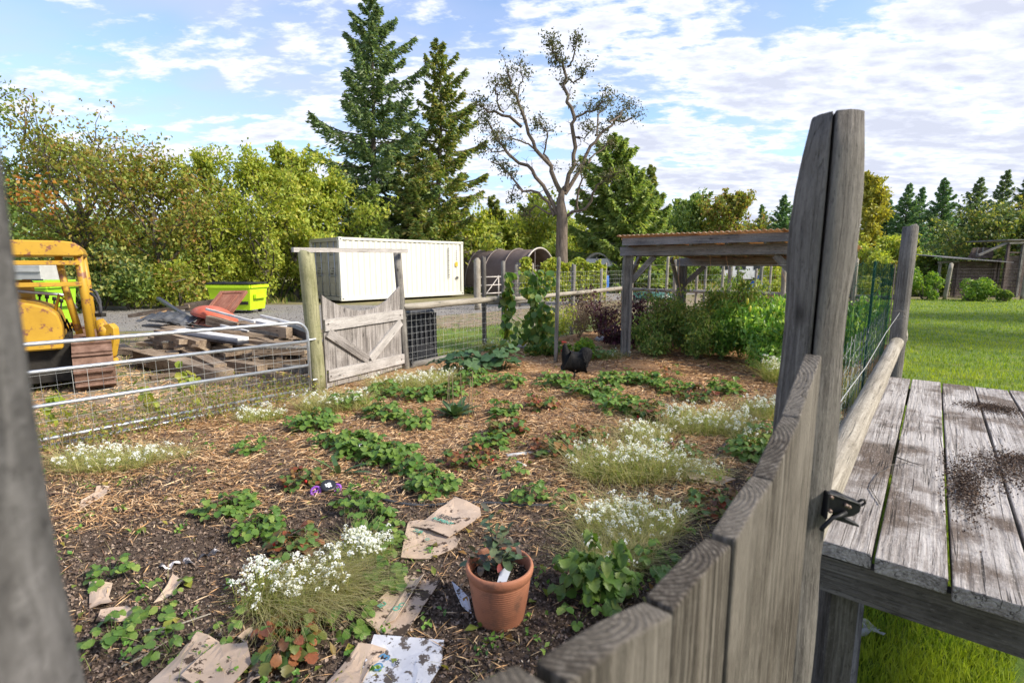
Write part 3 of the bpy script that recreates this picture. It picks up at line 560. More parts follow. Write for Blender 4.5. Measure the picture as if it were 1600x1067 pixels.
# the gnarled half-bare tree
def gnarled():
    Y0 = 25.5; k = 2.963; q = lambda X, Yp, dy=0: wp(480+X/k, Yp/k, Y0+dy)
    base = wp(878, 440, Y0); t = thing('gnarled_tree', 'gnarled half-bare tree with broken pale trunk and twisting boughs', 'tree', (base.x, Y0, 0)); B = MB()
    tr = [Vector((base.x, Y0, 0)), q(1178, 1160), q(1180, 1000), q(1172, 930), q(1180, 890), q(1188, 862)]
    B.tube(tr, [.36, .29, .27, .20, .13, .04], 12)
    S = [((1185, 880), (1240, 770), (1238, 620), (1215, 500), (1185, 400), (1192, 320), (1150, 250), (1120, 190), .13, -.6),
         ((1192, 320), (1230, 270), (1240, 215), .05, -.6), ((1185, 400), (1225, 370), (1280, 340), .04, -.8),
         ((1225, 545), (1300, 520), (1340, 500), (1375, 475), .06, -1.0), ((1195, 890), (1280, 770), (1335, 640), (1400, 580), (1505, 545), .12, 1.2),
         ((1335, 640), (1350, 540), (1395, 480), .05, 1.2), ((1400, 580), (1450, 520), (1495, 480), .04, 1.5),
         ((1165, 900), (1130, 770), (1060, 690), (1000, 570), (965, 440), (925, 330), .13, -1.2), ((1000, 570), (900, 530), (840, 520), (775, 485), .08, -1.3),
         ((900, 530), (870, 440), (880, 390), .04, -1.5), ((965, 440), (1000, 380), (985, 330), .03, -1.),
         ((1150, 990), (1090, 850), (1020, 760), (930, 710), (870, 640), (835, 560), .12, 1.0), ((930, 710), (860, 700), (830, 680), .03, 1.),
         ((1145, 1010), (1110, 900), (1000, 880), (930, 800), (850, 750), .08, .5), ((1000, 880), (960, 860), (950, 930), .03, .5),
         ((1130, 770), (1100, 700), (1110, 620), (1080, 570), .05, -1.), ((1200, 1005), (1290, 960), (1350, 850), (1440, 800), .09, -1.5),
         ((1245, 990), (1262, 860), (1262, 760), .06, -.8), ((1290, 760), (1330, 720), (1420, 660), .05, 1.0), ((1060, 690), (980, 650), (900, 640), .04, -.9),
         ((1238, 620), (1270, 640), (1320, 600), .04, -.3), ((1160, 1000), (1060, 960), (1000, 1000), .05, .8)]
    C = []
    for s in S:
        p, r, d = s[:-2], s[-2], s[-1]; pts = [q(a, b, d*i/(len(p)-1)) for i, (a, b) in enumerate(p)]; fine = []
        for i in range(len(pts)-1):
            for f in (0, .33, .66): fine.append(pts[i].lerp(pts[i+1], f)+Vector((random.gauss(0, .075), random.gauss(0, .08), random.gauss(0, .075))))
        fine.append(pts[-1]); n = len(fine); B.tube(fine, [r*.78*(1-.70*i/(n-1))+.014 for i in range(n)], 7, cap=False)
        for i in range(2, n):
            for _ in range(1 if i < n*.6 else 2):
                d2 = Vector((random.gauss(0, 1), random.gauss(0, .8), random.gauss(.4, .6))); L = random.uniform(.3, .8)*(.9 if i > n*.6 else .8)
                tp_ = limb(B, fine[i], d2, L, .018, .005, 4, .5, .05, 4)
                if random.random() < (.9 if i > n*.68 else .12): C += [tuple(v) for v in tp_[2:]]
                for _k in range(2):
                    tq = limb(B, tp_[2], Vector((random.gauss(0, 1), random.gauss(0, 1), random.gauss(.3, .5))), L*.5, .012, .004, 3, .5, .05, 3)
                    if random.random() < .8 and i > n*.6: C += [tuple(v) for v in tq[1:]]
    B.build('trunk', BARKG, t, True); C = np.array(C); idx = rng.integers(0, len(C), 6500)
    P_ = C[idx]+rng.normal(size=(6500, 3))*.15; V, T_ = leaves(P_, .14*rng.uniform(.6, 1.3, 6500), .07, None); npmesh('crown', V, T_, L_SPARSE, t)
gnarled()

for lab, px, top, Y, rad, m, fn, kw in [
    ('rounded olive-topped tree, the left of the two round trees beyond the pergola roof', 1080, 290, 62, 4.6, L_MID, tree, dict(nleaf=8000, ls=.42, base=.03, limbs=20)),
    ('round light olive tree, the right of the two round trees beyond the pergola roof', 1143, 283, 58, 4.2, L_OCH, tree, dict(nleaf=9000, ls=.40, base=.03, limbs=22)),
    ('dark pointed fir between the two round trees', 1112, 318, 64, 3, L_DCON, conifer, dict(n=5000, ls=.6, gap=.0)),
    ('slim dark fir left of the two round trees', 1052, 312, 66, 2.8, L_DCON, conifer, dict(n=5000, ls=.6, gap=.0)),
    ('thin dark fir just right of the round trees', 1182, 320, 66, 2.4, L_DCON, conifer, dict(n=4500, ls=.6, gap=.0)),
    ('pointed green fir between the round trees and the split post', 1216, 305, 52, 3.2, L_DCON, conifer, dict(n=7000, ls=.5, gap=.0)),
    ('green fir closest to the left of the split post', 1241, 300, 55, 3.0, L_FIR, conifer, dict(n=6500, ls=.5, gap=.0)),
    ('slender yellow poplar right of the split post', 1346, 245, 44, 2.3, L_YEL, tree, dict(nleaf=9000, ls=.32, base=.03, limbs=26, upr=1.6)),
    ('dark fir immediately right of the yellow poplar', 1370, 300, 50, 2.6, L_DCON, conifer, dict(n=7000, ls=.5, gap=.0)),
    ('tall dark fir above the second fence post', 1405, 287, 48, 2.7, L_DCON, conifer, dict(n=8000, ls=.48, gap=.0)),
    ('thin fir crowded between two larger firs over the low coop roof', 1425, 293, 52, 2.4, L_DCON, conifer, dict(n=6000, ls=.48, gap=.0)),
    ('tall bright dark-green fir above the left end of the coop roof', 1456, 279, 46, 2.8, L_DCON, conifer, dict(n=9500, ls=.46, gap=.0)),
    ('open-boughed fir left of the two firs at the right edge', 1513, 277, 50, 3.0, L_FIR, conifer, dict(n=7000, ls=.5, gap=.0, ragged=.5)),
    ('fir with the highest tip near the right edge', 1552, 265, 52, 2.8, L_FIR, conifer, dict(n=7000, ls=.5, gap=.0, ragged=.5)),
    ('fir at the right edge of the picture', 1584, 272, 50, 2.8, L_FIR, conifer, dict(n=7000, ls=.5, gap=.0, ragged=.5)),
    ('large dark leafy tree spreading behind the coop', 1545, 335, 33, 3.3, L_DK, tree, dict(nleaf=12000, ls=.24, base=.04, limbs=24)),
    ('dark leafy tree with yellowing top at the right edge behind the coop', 1605, 312, 34, 3.4, L_OCH, tree, dict(nleaf=9000, ls=.26, base=.04, limbs=22)),
    ('small yellow-green tree beyond the wire right of the split post', 1385, 362, 31, 2.0, L_YG, tree, dict(nleaf=5000, ls=.22, base=.04, limbs=16)),
    ('low pointed fir beyond the lawn behind the second post', 1432, 350, 40, 2.2, L_DCON, conifer, dict(n=5000, ls=.4, gap=.0)),
    ]:
    if fn is conifer: rad *= 1.15; kw = dict(kw, n=int(kw['n']*1.35), ls=kw['ls']*.8, pw=1.0, droop=.12, whorls=int(8*(EYE+10)))
    T(fn, 'fir_tree' if fn is conifer else 'leafy_tree', lab, G3 if fn is conifer else 'broad-leaved trees on the far side of the lawn', px, top, Y, rad, m, **kw)
# the wood that closes the view
def wood_mass():
    n = 46000; x = rng.uniform(-105, 115, n); y = rng.uniform(68, 82, n)
    Hh = 5.2+2.2*np.sin(x*.31)+1.4*np.sin(x*.83+1)+1.6*np.abs(np.sin(x*.52+2)); z = rng.uniform(.02, 1, n)**.8*Hh
    V, T_ = leaves(np.stack([x, y, z], 1), .85*rng.uniform(.5, 1.2, n), .5, None); tag(npmesh('far_wood', V, T_, L_MID), kind='stuff')
wood_mass()
def ridge():
    B = MB(); xs = np.linspace(-260, 260, 60); V = []; 
    for x in xs: h = 9+4*math.sin(x*.02)+1.5*math.sin(x*.11); V += [(x, 150, -1), (x, 165, h), (x, 320, h*.6)]
    for i in range(59): V_ = 3*i
    Fc = [(3*i+j, 3*i+3+j, 3*i+4+j, 3*i+1+j) for i in range(59) for j in (0, 1)]
    B.add(V, Fc); B.build('hills', pmat('wooded_hill', [(.3, (.03, .06, .03)), (.7, (.07, .11, .05))], scale=.6, rough=1, bump=.6), smooth=True)['kind'] = 'structure'
ridge()
for x_, y_, lab in ((17.5, 9.0, 'lawn tree just outside the picture on the right'), (22, 13.0, 'second lawn tree further off outside the picture on the right')):
    tree('leafy_tree', lab, 'tree', None, x_, y_, 0, 0, None) if 0 else tree('leafy_tree', lab, None, x_, y_, 9.0, 2.8, L_MID, BARK, nleaf=4500, ls=.26, base=.3, limbs=18)
# hedge and brambles beyond the drive
HB = 'shrubs along the far side of the drive'
for i, (px, Y, rx, H, m, lab) in enumerate([
    (18, 15.5, 1.6, 2.6, L_MID, 'green bramble bush behind the lime green bin at far left'), (95, 17, 1.9, 1.9, L_DK, 'dark bramble thicket under the leaning trunks'),
    (150, 18, 1.8, 2.2, L_DK, 'shadowy undergrowth right of the yellow machine'), (205, 18.5, 1.7, 1.9, L_MID, 'green bramble bush left of the bare trunk'),
    (275, 19.2, 1.6, 1.9, L_YG, 'yellow-green bush between the bare trunk and the bright bin'), (322, 21.5, 1.8, 2.8, L_YG, 'tall yellow-green bush behind the bright bin'),
    (385, 22.5, 2.0, 2.6, L_YG, 'yellow-green bush right of the bright bin'), (435, 23.5, 1.9, 2.7, L_YG, 'sunny bush between bin and container'),
    (480, 25.5, 2.2, 3.0, L_YG, 'sunny bush hidden partly by the container doors'), (355, 24.5, 2.2, 3.4, L_OCH, 'ochre bush behind the yellow-green ones'), (240, 22, 2.2, 3.0, L_OCH, 'ochre bush behind the bare trunk'),
    (60, 20, 2.2, 3.2, L_OCH, 'ochre bush behind the dark thicket'), (560, 27.5, 3.0, 4.0, L_MID, 'tall green bush over the left of the container roof'),
    (640, 29, 3.0, 3.9, L_FIR2, 'tall green bush over the middle of the container roof'), (715, 31.5, 2.8, 4.2, L_MID, 'green bush over the right end of the container roof')]):
    x, y, _ = tp(px, 400, Y); bush('bush', lab, 'bush', HB, x, y, rx, rx*.8, H, m, n=int(1250*rx), ls=.16 if Y < 26 else .22)
for px, Y, rx, H, m, lab in [
    (1365, 29, 1.6, 2.6, L_YG, 'light green bush beyond the wire mesh right of the split post'), (1400, 30, 1.5, 2.0, L_OCH, 'russet bush behind the second fence post'),
    (1440, 27, 1.4, 2.3, L_MID, 'pale green bush left of the coop'), (1448, 23.6, 1.0, 1.35, L_LIME, 'low grey-green bush at the lawn edge left of the coop post'),
    (1520, 22.8, .95, 1.15, L_LIME, 'feathery green bush in front of the coop wall'), (1573, 22.2, .45, .55, L_MID, 'small green plant by the right coop post'),
    (1540, 24.5, .8, .6, L_MID, 'low green growth along the foot of the coop'), (1418, 26, 1.2, 1.5, L_MID, 'green bush left of the grey-green one'),
    (1240, 27, 1.6, 1.6, L_YG, 'pale bush beyond the far fence behind the pergola'), (1210, 25, .9, 1.1, L_YG, 'small yellow-green bush beyond the far fence'),
    (1345, 22, 1.0, 1.2, L_YG, 'yellow-green bush beyond the far fence right of the split post'), (1100, 40, 3, 2.0, L_MID, 'dark bush between the parked vehicles'),
    (1190, 48, 4, 2.2, L_DK, 'dark bush right of the parked trailer'), (1000, 48, 4, 2.5, L_OCH, 'ochre bush beyond the white tunnel')]:
    x, y, _ = tp(px, 400, Y); bush('bush', lab, 'bush', 'shrubs beyond the garden fence', x, y, rx, rx*.8, H, m, n=int(2000*min(rx, 2)), ls=.12 if Y < 26 else .2)
for px in range(1235, 1262, 12): pass

# ------------------------------------------------------------------ shipping container
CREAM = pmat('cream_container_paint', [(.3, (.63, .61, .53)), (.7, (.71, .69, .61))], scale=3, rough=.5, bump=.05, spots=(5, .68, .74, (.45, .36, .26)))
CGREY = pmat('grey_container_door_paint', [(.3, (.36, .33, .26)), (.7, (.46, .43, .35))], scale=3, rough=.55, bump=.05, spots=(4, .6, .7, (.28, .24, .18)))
INK = flat('dark_grey_lettering', (.07, .07, .075)); STICK = flat('yellow_sticker', (.55, .38, .03))
def container():
    c0 = Vector((-7.05, 21.2, .10)); d = Vector((.7, .714, 0)).normalized(); e = Vector((-.714, .7, 0)).normalized(); L, Wd, H = 6.6, 2.75, 2.62
    t = thing('shipping_container', 'cream shipping container with grey double doors standing on the gravel drive', 'container', c0)
    M = Matrix((( d.x, e.x, 0, c0.x), (d.y, e.y, 0, c0.y), (0, 0, 1, c0.z), (0, 0, 0, 1)))
    def corr(p0, along, up, n, depth, Ltot, Hh, inset):   # corrugated wall: trapezoid profile
        V, Fc = [], []; step = Ltot/n; x = 0; pr = []
        for i in range(n): pr += [(x, 0), (x+step*.28, 0), (x+step*.5, depth), (x+step*.78, depth)]; x += step
        pr.append((Ltot, 0)); nn = Vector(up).cross(Vector(along))
        for q, dd in pr:
            b = Vector(p0)+Vector(along)*q+nn*(-dd)*inset; V += [b, b+Vector(up)*Hh]
        Fc = [(2*i, 2*i+2, 2*i+3, 2*i+1) for i in range(len(pr)-1)]; return V, Fc
    B = MB()
    for y in (.0, Wd):
        V, Fc = corr((.1, y+(.035 if y == 0 else -.035), .16), (1, 0, 0), (0, 0, 1), 24, .036, L-.2, H-.28, -1 if y == 0 else 1); B.add(V, Fc)
    V, Fc = corr((L-.03, .1, .16), (0, 1, 0), (0, 0, 1), 9, .03, Wd-.2, H-.28, 1); B.add(V, Fc)
    B.build('side_wall', CREAM, t, M=M)
    B = MB()
    for i in range(20): B.box((.2+i*(L-.4)/19, Wd/2, H-.035-(.006 if i % 2 else 0)), ((L-.4)/19*.99, Wd-.14, .04))
    B.build('roof', CREAM, t, M=M)
    B = MB()
    for y in (.05, Wd-.05):
        B.box((L/2, y, .085), (L-.3, .1, .15)); B.box((L/2, y, H-.06), (L-.3, .09, .10))
    B.box((L-.05, Wd/2, .085), (.1, Wd-.3, .15)); B.box((L-.05, Wd/2, H-.06), (.1, Wd-.3, .10)); B.box((L/2, Wd/2, .13), (L-.3, Wd-.25, .04))
    B.build('rail', CREAM, t, M=M, bevel=0)
    for x in (.075, L-.075):
        for y in (.075, Wd-.075): MB().box((x, y, H/2), (.15, .15, H-.34)).build('corner_post', CREAM, t, M=M, bevel=.01)
    for x in (.08, L-.08):
        for y in (.08, Wd-.08):
            for z in (.085, H-.085):
                cb = MB().box((x, y, z), (.17, .17, .168)).build('corner_casting', CREAM, t, M=M, bevel=.012)
                MB().box((x, y+(-.086 if y < 1 else .086), z), (.07, .006, .05)).box((x+(-.086 if x < 1 else .086), y, z), (.006, .05, .07)).build('slot', INK, cb, M=M)
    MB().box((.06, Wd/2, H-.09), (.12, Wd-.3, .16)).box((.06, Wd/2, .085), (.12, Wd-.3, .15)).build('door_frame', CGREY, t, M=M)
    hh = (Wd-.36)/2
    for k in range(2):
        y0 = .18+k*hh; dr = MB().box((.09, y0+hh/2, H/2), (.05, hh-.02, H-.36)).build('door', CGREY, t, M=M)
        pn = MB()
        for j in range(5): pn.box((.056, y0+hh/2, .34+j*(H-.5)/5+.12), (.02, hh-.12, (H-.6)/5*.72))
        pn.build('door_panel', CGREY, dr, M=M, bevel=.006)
        for q in (.28, .72):
            bar_ = MB().tube([(.025, y0+hh*q, .16), (.025, y0+hh*q, H-.16)], .02, 8).build('lock_bar', GALV, dr, M=M, smooth=True)
        MB().tube([(.0, y0+hh*.28, 1.05), (-.005, y0+hh*.62, 1.0)], .014, 6).box((.02, y0+hh*.28, 1.05), (.05, .08, .09)).box((.02, y0+hh*.72, 1.05), (.05, .08, .09)).build('door_handle', GALV, dr, M=M)
        for z in (.5, 1.0, 1.7, 2.2): MB().box((.03, y0+(.03 if k == 0 else hh-.03), z), (.05, .07, .07)).build('hinge', CGREY, dr, M=M)
        # the small dark letter marks too small to read, as printed blocks
        pr = MB(); zz = 1.95
        for j in range(7):
            for i in range(5):
                if (i*3+j*5+k) % 4: pr.box((.0445, y0+hh*.30+i*.085+.02, 2.12-j*.11-(.45 if j > 2 else 0)), (.002, .05, .062))
        pr.build('door_lettering', INK, dr, M=M)
    # vertical mark column, sticker and black patch on the long side
    pr = MB()
    for j in range(13):
        pr.box((L-.93, -.004, 2.27-j*.115), (.05+.02*(j % 2), .003, .07))
    for j in range(6): pr.box((L-.46, -.004, 2.16-j*.085), (.04, .003, .05))
    pr.box((L-.42, -.004, .86), (.16, .003, .11)); pr.build('side_lettering', INK, t, M=M)['kind'] = 'stuff'
    MB().box((L-.45, -.005, 1.52), (.16, .004, .22)).build('warning_sticker', STICK, t, M=M)
    for i in range(9):
        pass
container()

# ------------------------------------------------------------------ hoop houses
def hoop(name, label, p0, p1, r, h, m, ribm, nribs, open_a=True, cat='hoop house'):
    """arched tunnel from p0 (open end) to p1"""
    p0, p1 = Vector(p0), Vector(p1); d = (p1-p0).normalized(); s = Vector((-d.y, d.x, 0)); L = (p1-p0).length; t = thing(name, label, cat, p0)
    prof = [(math.cos(a)*r*(1 if True else 1), math.sin(a)**.85*h if math.sin(a) > 0 else 0) for a in np.linspace(0, math.pi, 19)]
    V, Fc = [], []; n = 19; K = 16
    for k in range(K+1):
        f = k/K; sag = 1-.018*abs(math.sin(f*math.pi*nribs))
        for a, b in prof: V.append(p0+d*L*f+s*a*sag+Vector((0, 0, b*sag)))
    for k in range(K):
        for i in range(n-1): Fc.append((k*n+i, k*n+i+1, k*n+n+i+1, k*n+n+i))
    B = MB().add(V, Fc); o = B.build('cover', m, t, True); md = o.modifiers.new('thick', 'SOLIDIFY'); md.thickness = .02
    for k in range(nribs+1):
        f = k/nribs; MB().tube([p0+d*(L*f)+s*a*1.012+Vector((0, 0, b*1.012)) for a, b in prof], .035, 6).build('rib', ribm, t, True)
    return t, p0, d, s
SHADE = pmat('brown_shade_cloth', [(.3, (.13, .095, .085)), (.7, (.20, .15, .135))], scale=2, rough=.85, bump=.2)
POLY = pmat('white_polythene', [(.3, (.62, .64, .66)), (.7, (.80, .81, .82))], scale=2, rough=.35, bump=.1)
RIBW = flat('pale_rib_tube', (.42, .38, .35), .5, .3); RIBD = flat('dull_rib_tube', (.22, .18, .165), .6)
e0 = wp(842, 440, 27); e1 = wp(728, 440, 33.5)
t, p0, d, s = hoop('shade_tunnel', 'brown shade-cloth hoop house behind the garden fence beside the container', (e0.x, 27, 0), (e1.x-1.8, 33.5, 0), 1.38, 2.42, SHADE, RIBD, 6)
MB().tube([p0-d*.06+s*math.cos(a)*1.40+Vector((0, 0, math.sin(a)**.85*2.45 if math.sin(a) > 0 else 0)) for a in np.linspace(0, math.pi, 21)], .05, 7).build('end_arch', RIBW, t, True)
MB().bar(p0+s*1.1+Vector((0, 0, 1.1)), p0-s*1.1+Vector((0, 0, 1.1)), .05, .06).bar(p0+s*.3, p0+s*.3+Vector((0, 0, 2.3)), .05, .05).build('end_brace', RIBD, t)
e0 = wp(932, 440, 31); e1 = wp(1010, 440, 37)
t, p0, d, s = hoop('white_tunnel', 'white plastic greenhouse tunnel behind the vine-covered fence', (e0.x, 31, 0), (e1.x, 37, 0), 1.25, 2.25, POLY, RIBW, 5, cat='greenhouse')
V = [p0+s*math.cos(a)*1.2+Vector((0, 0, math.sin(a)**.85*2.2 if math.sin(a) > 0 else 0)) for a in np.linspace(0, math.pi, 15)]
fr = MB()
for q in (-.7, 0, .7): fr.bar(p0-d*.05+s*q, p0-d*.05+s*q+Vector((0, 0, 2.05 if q == 0 else 1.75)), .06, .06)
fr.bar(p0-d*.06+s*1.1+Vector((0, 0, 1.45)), p0-d*.06-s*1.1+Vector((0, 0, 1.45)), .06, .06); fr.build('end_frame', RIBW, t)
B = MB().add([p0-d*.02+s*a+Vector((0, 0, z)) for a, z in ((1.1, 1.5), (-1.1, 1.5), (-.7, 1.95), (.7, 1.95))], [(0, 1, 2, 3)]); B.build('end_sheet', POLY, t)
def barrel(name, label, x, y, r, h, m, hoopm=None):
    t = thing(name, label, 'barrel', (x, y, 0)); pr = [(0, 0), (r*.92, 0), (r*.96, .02), (r, h*.3), (r*1.03, h*.33), (r, h*.36), (r, h*.64), (r*1.03, h*.67), (r, h*.7), (r*.95, h*.97), (r*.9, h), (0, h*.985)]
    MB().lathe(pr, 24, (x, y, 0)).build('drum', m, t, True); MB().lathe([(0, h+.02), (r*.2, h+.02), (r*.2, h-.02)], 12, (x+r*.4, y, 0)).build('bung', BLACK, t); return t
p = wp(945, 440, 29); barrel('blue_barrel', 'blue plastic barrel standing in front of the white greenhouse tunnel', p.x, 29, .24, 1.0, flat('blue_plastic', (.03, .13, .42), .4))

# ------------------------------------------------------------------ rough coop at the lawn edge
def coop():
    Y = 25.; q = lambda px, py, Yy=Y: wp(px, py, Yy); x0, x1, x2 = q(1472, 460).x, q(1572, 460).x, q(1612, 460).x
    t = thing('chicken_coop', 'dark weathered board coop with low sloping tin roof at the lawn edge', 'coop', (x0, Y, 0))
    for i in range(11):      # horizontal board wall, board by board
        z = .06+i*.155; beam('board', (x0+.9, Y+.6+random.uniform(-.01, .01), z+.07), (x1, Y+.6, z+.07+random.uniform(-.02, .02)), .03, .148, W_COOP, t)
    for i in range(4): beam('board', (x0+.25, Y+1.6, .15+i*.45), (x0+.9, Y+1.6, .15+i*.45), .03, .3, W_COOP, t)
    for x, h in ((x0+.1, 1.72), (x0+.62, 1.7), (x0+1.0, 1.72), (x1-.28, 1.85), (x1-.1, 1.9)): beam('coop_post', (x, Y+.45, 0), (x, Y+.45, h), .09, .09, W_GREY if x < x0+.3 else W_COOP, t)
    beam('beam', (x0-.05, Y+.4, 1.70), (x0+.95, Y+.4, 1.76), .07, .10, W_GREY, t)
    M = pmat('dull_tin_roof', [(.3, (.10, .09, .09)), (.7, (.26, .25, .26))], scale=4, rough=.6, metal=.3, bump=.2)
    n = 9
    for i in range(n):
        xa, xb = x0-.35+(x1-x0+.35)*i/n, x0-.35+(x1-x0+.35)*(i+1)/n; za = 2.0-.25*(i/n); zb = 2.0-.25*((i+1)/n)
        B = MB(); B.add([(xa, Y-.15, za-.07), (xb, Y-.15, zb-.07), (xb, Y+2.4, zb+.16), (xa, Y+2.4, za+.16), (xa, Y-.15, za-.03), (xb, Y-.15, zb-.03), (xb, Y+2.4, zb+.20), (xa, Y+2.4, za+.20)], [(0,3,2,1),(4,5,6,7),(0,1,5,4),(1,2,6,5),(2,3,7,6),(3,0,4,7)]); B.build('roof_sheet', M, t)
    # taller end bay with a sloping roof
    for i in range(12): z = .06+i*.165; beam('board', (x1+.03, Y+.35, z+.08), (x2+.6, Y+.35, z+.08), .03, .158, W_COOP, t)
    for i in range(4): beam('board', (q(1542, 400).x+.05*i, Y+1.0, 1.98+.13*i), (x1, Y+1.0, 1.98+.13*i), .03, .12, W_COOP, t)
    for px in (1552, 1561): beam('stud', (q(px, 400).x, Y+.9, 2.0), (q(px, 400).x, Y+.9, 2.45), .05, .05, W_GREY, t)
    beam('roof_beam', (q(1538, 398).x, Y+.3, 2.05), (x1+.02, Y+.3, 2.66), .10, .09, W_GREY, t); beam('roof_beam', (x1, Y+.25, 2.62), (x2+.9, Y+.25, 2.70), .14, .08, W_GREY, t)
    B = MB(); B.box((x1+.9, Y+1.3, 2.78), (2.1, 2.3, .05)); B.build('roof', M, t)
    for x in (x1+.04, x1+.75): beam('coop_post', (x, Y+.26, 0), (x, Y+.26, 2.62), .10, .10, W_GREY if x > x1+.5 else W_COOP, t)
    beam('door_frame', (x1+.1, Y+.27, 2.18), (x1+.72, Y+.27, 2.18), .05, .07, W_COOP, t)
coop()
def wire_panel(a, b, h0, h1, sx, sz, r, m, name, parent, wavy=0., top=None):
    """welded wire between ground points a and b"""
    a, b = Vector(a), Vector(b); L = (b-a).length; d = (b-a)/L; n = int(L/sx); A, Bp = [], []
    for i in range(n+1):
        p = a+d*(i*sx); A.append(p+Vector((0, 0, h0))); Bp.append(p+Vector((0, 0, h1+(random.uniform(-.01, .03) if wavy else 0))))
    k = int((h1-h0)/sz); nn = Vector((-d.y, d.x, 0))
    for j in range(k+1):
        z = h0+j*sz; S = max(1, int(L/.12)) if wavy else 1; pts = [a+d*(L*i/S)+Vector((0, 0, z+(random.uniform(-wavy, wavy)+.02*math.sin(i*.9+j) if wavy else 0)))+nn*random.uniform(-wavy, wavy)*.3 for i in range(S+1)]
        A += pts[:-1]; Bp += pts[1:]
    V, T_ = stick_tris(np.array([tuple(v) for v in A]), np.array([tuple(v) for v in Bp])+1e-6, r*2)
    o = npmesh(name, V, T_, m, parent); o['kind'] = 'stuff'; return o
p1, p2 = wp(1476, 465, 23.8), wp(1597, 465, 23.8)
t = thing('coop_run_fence', 'wire run fence on two round posts in front of the coop', 'fence', (p1.x, 23.8, 0))
log('fence_post', (p1.x, 23.8, 0), (p1.x+.12, 23.8, 1.62), .085, W_RAIL, t); log('fence_post', (p2.x, 23.8, 0), (p2.x+.05, 23.8, 1.6), .085, W_RAIL, t)
wire_panel((p1.x, 23.75, 0), (p2.x, 23.75, 0), .05, 1.4, .1, .15, .003, BWIRE, 'wire_mesh', t)

# ------------------------------------------------------------------ things in the distance behind the pergola
def vehicle(name, label, cat, x, y, L, Wd, H, m, prof, winds, wheels, rz=0):
    t = thing(name, label, cat, (x, y, 0), rz); B = MB(); n = len(prof)
    V = [(px*L-L/2, -Wd/2, pz*H) for px, pz in prof]+[(px*L-L/2, Wd/2, pz*H) for px, pz in prof]
    B.add(V, [tuple(range(n))[::-1], tuple(range(n, 2*n))]+[(i, (i+1) % n, (i+1) % n+n, i+n) for i in range(n)]); o = B.build('body', m, t, M=wm(t), bevel=.03)
    for a, z0, b, z1 in winds: MB().box((((a+b)/2)*L-L/2, -Wd/2-.012, (z0+z1)/2*H), ((b-a)*L, .02, (z1-z0)*H)).build('window', flat('dark_vehicle_glass', (.02, .025, .03), .1), t, M=wm(t), bevel=.008)
    for a in wheels:
        for s in (-1, 1):
            wv = MB().tube([(a*L-L/2, s*(Wd/2-.12), .33), (a*L-L/2, s*(Wd/2+.03), .33)], .33, 18).build('wheel', BLACK, t, M=wm(t), smooth=False)
            MB().tube([(a*L-L/2, s*(Wd/2+.02), .33), (a*L-L/2, s*(Wd/2+.045), .33)], .17, 12).build('rim', GALV, wv, M=wm(t))
    return t
WHITEP = flat('white_vehicle_paint', (.68, .69, .70), .35); DARKP = flat('dark_vehicle_paint', (.045, .05, .06), .3)
p = wp(1145, 430, 46); vehicle('caravan', 'white caravan parked far off behind the pergola', 'caravan', p.x, 46, 5.2, 2.2, 2.3, WHITEP, [(0, .15), (1, .15), (1, .85), (.92, 1), (.06, 1), (0, .8)], [(.12, .5, .32, .75), (.45, .5, .62, .75), (.75, .5, .9, .75)], [.5])
p = wp(1080, 430, 44); vehicle('parked_truck', 'dark pickup truck parked left of the white caravan', 'truck', p.x, 44, 4.8, 1.9, 1.75, DARKP, [(0, .25), (1, .25), (1, .6), (.72, .62), (.62, 1), (.32, 1), (.22, .66), (0, .62)], [(.34, .66, .46, .92), (.48, .66, .6, .92)], [.2, .8])
p = wp(975, 430, 44); vehicle('parked_van', 'pale grey van parked far off beyond the white tunnel', 'van', p.x+3.2, 45, 4.4, 1.9, 1.9, flat('grey_van_paint', (.32, .33, .35), .35), [(0, .2), (1, .2), (1, .55), (.9, .6), (.78, 1), (.02, 1)], [(.1, .6, .3, .88), (.34, .6, .54, .88), (.58, .6, .76, .88)], [.18, .8])
p = wp(1180, 428, 30); t = thing('blue_slide', 'small blue plastic slide beyond the far fence', 'slide', (p.x, 30, 0))
BLUEP = flat('blue_slide_plastic', (.04, .14, .42), .4); B = MB(); S = [(p.x-.55+.12*i, 30, .08+1.15*(i/9)**1.3) for i in range(10)]
for dy in (-.22, 0, .22): pass
V = []; 
for (x, y, z) in S: V += [(x, y-.24, z+.10), (x, y-.2, z), (x, y+.2, z), (x, y+.24, z+.10)]
B.add(V, [(4*i+j, 4*i+4+j, 4*i+5+j, 4*i+1+j) for i in range(9) for j in range(3)]); o = B.build('chute', BLUEP, t, True); o.modifiers.new('thick', 'SOLIDIFY').thickness = .03
for dy in (-.2, .2): MB().tube([(p.x+.55, 30+dy, 0), (p.x+.5, 30+dy, 1.5)], .03, 6).build('leg', BLUEP, t)
for k in range(4): MB().bar((p.x+.545-.012*k, 29.8, .3+.3*k), (p.x+.545-.012*k, 30.2, .3+.3*k), .03, .03).build('step', BLUEP, t)
p = wp(1018, 446, 19.5); t = thing('rowing_boat', 'upturned dark green boat lying beyond the far fence', 'boat', (p.x, 19.5, 0))
V, Fc = [], []
for i in range(9):
    f = i/8; wd = .42*math.sin(math.pi*min(1, .12+f*.88))**.6; hh = .28*math.sin(math.pi*min(1, .15+f*.8))**.5
    for j in range(7): a = math.pi*j/6; V.append((p.x-.9+1.9*f, 19.5+math.cos(a)*wd, .30+math.sin(a)*hh))
Fc = [(7*i+j, 7*i+7+j, 7*i+8+j, 7*i+1+j) for i in range(8) for j in range(6)]; o = MB().add(V, Fc).build('hull', flat('dark_green_paint', (.03, .10, .07), .35), t, True); o.modifiers.new('th', 'SOLIDIFY').thickness = .02
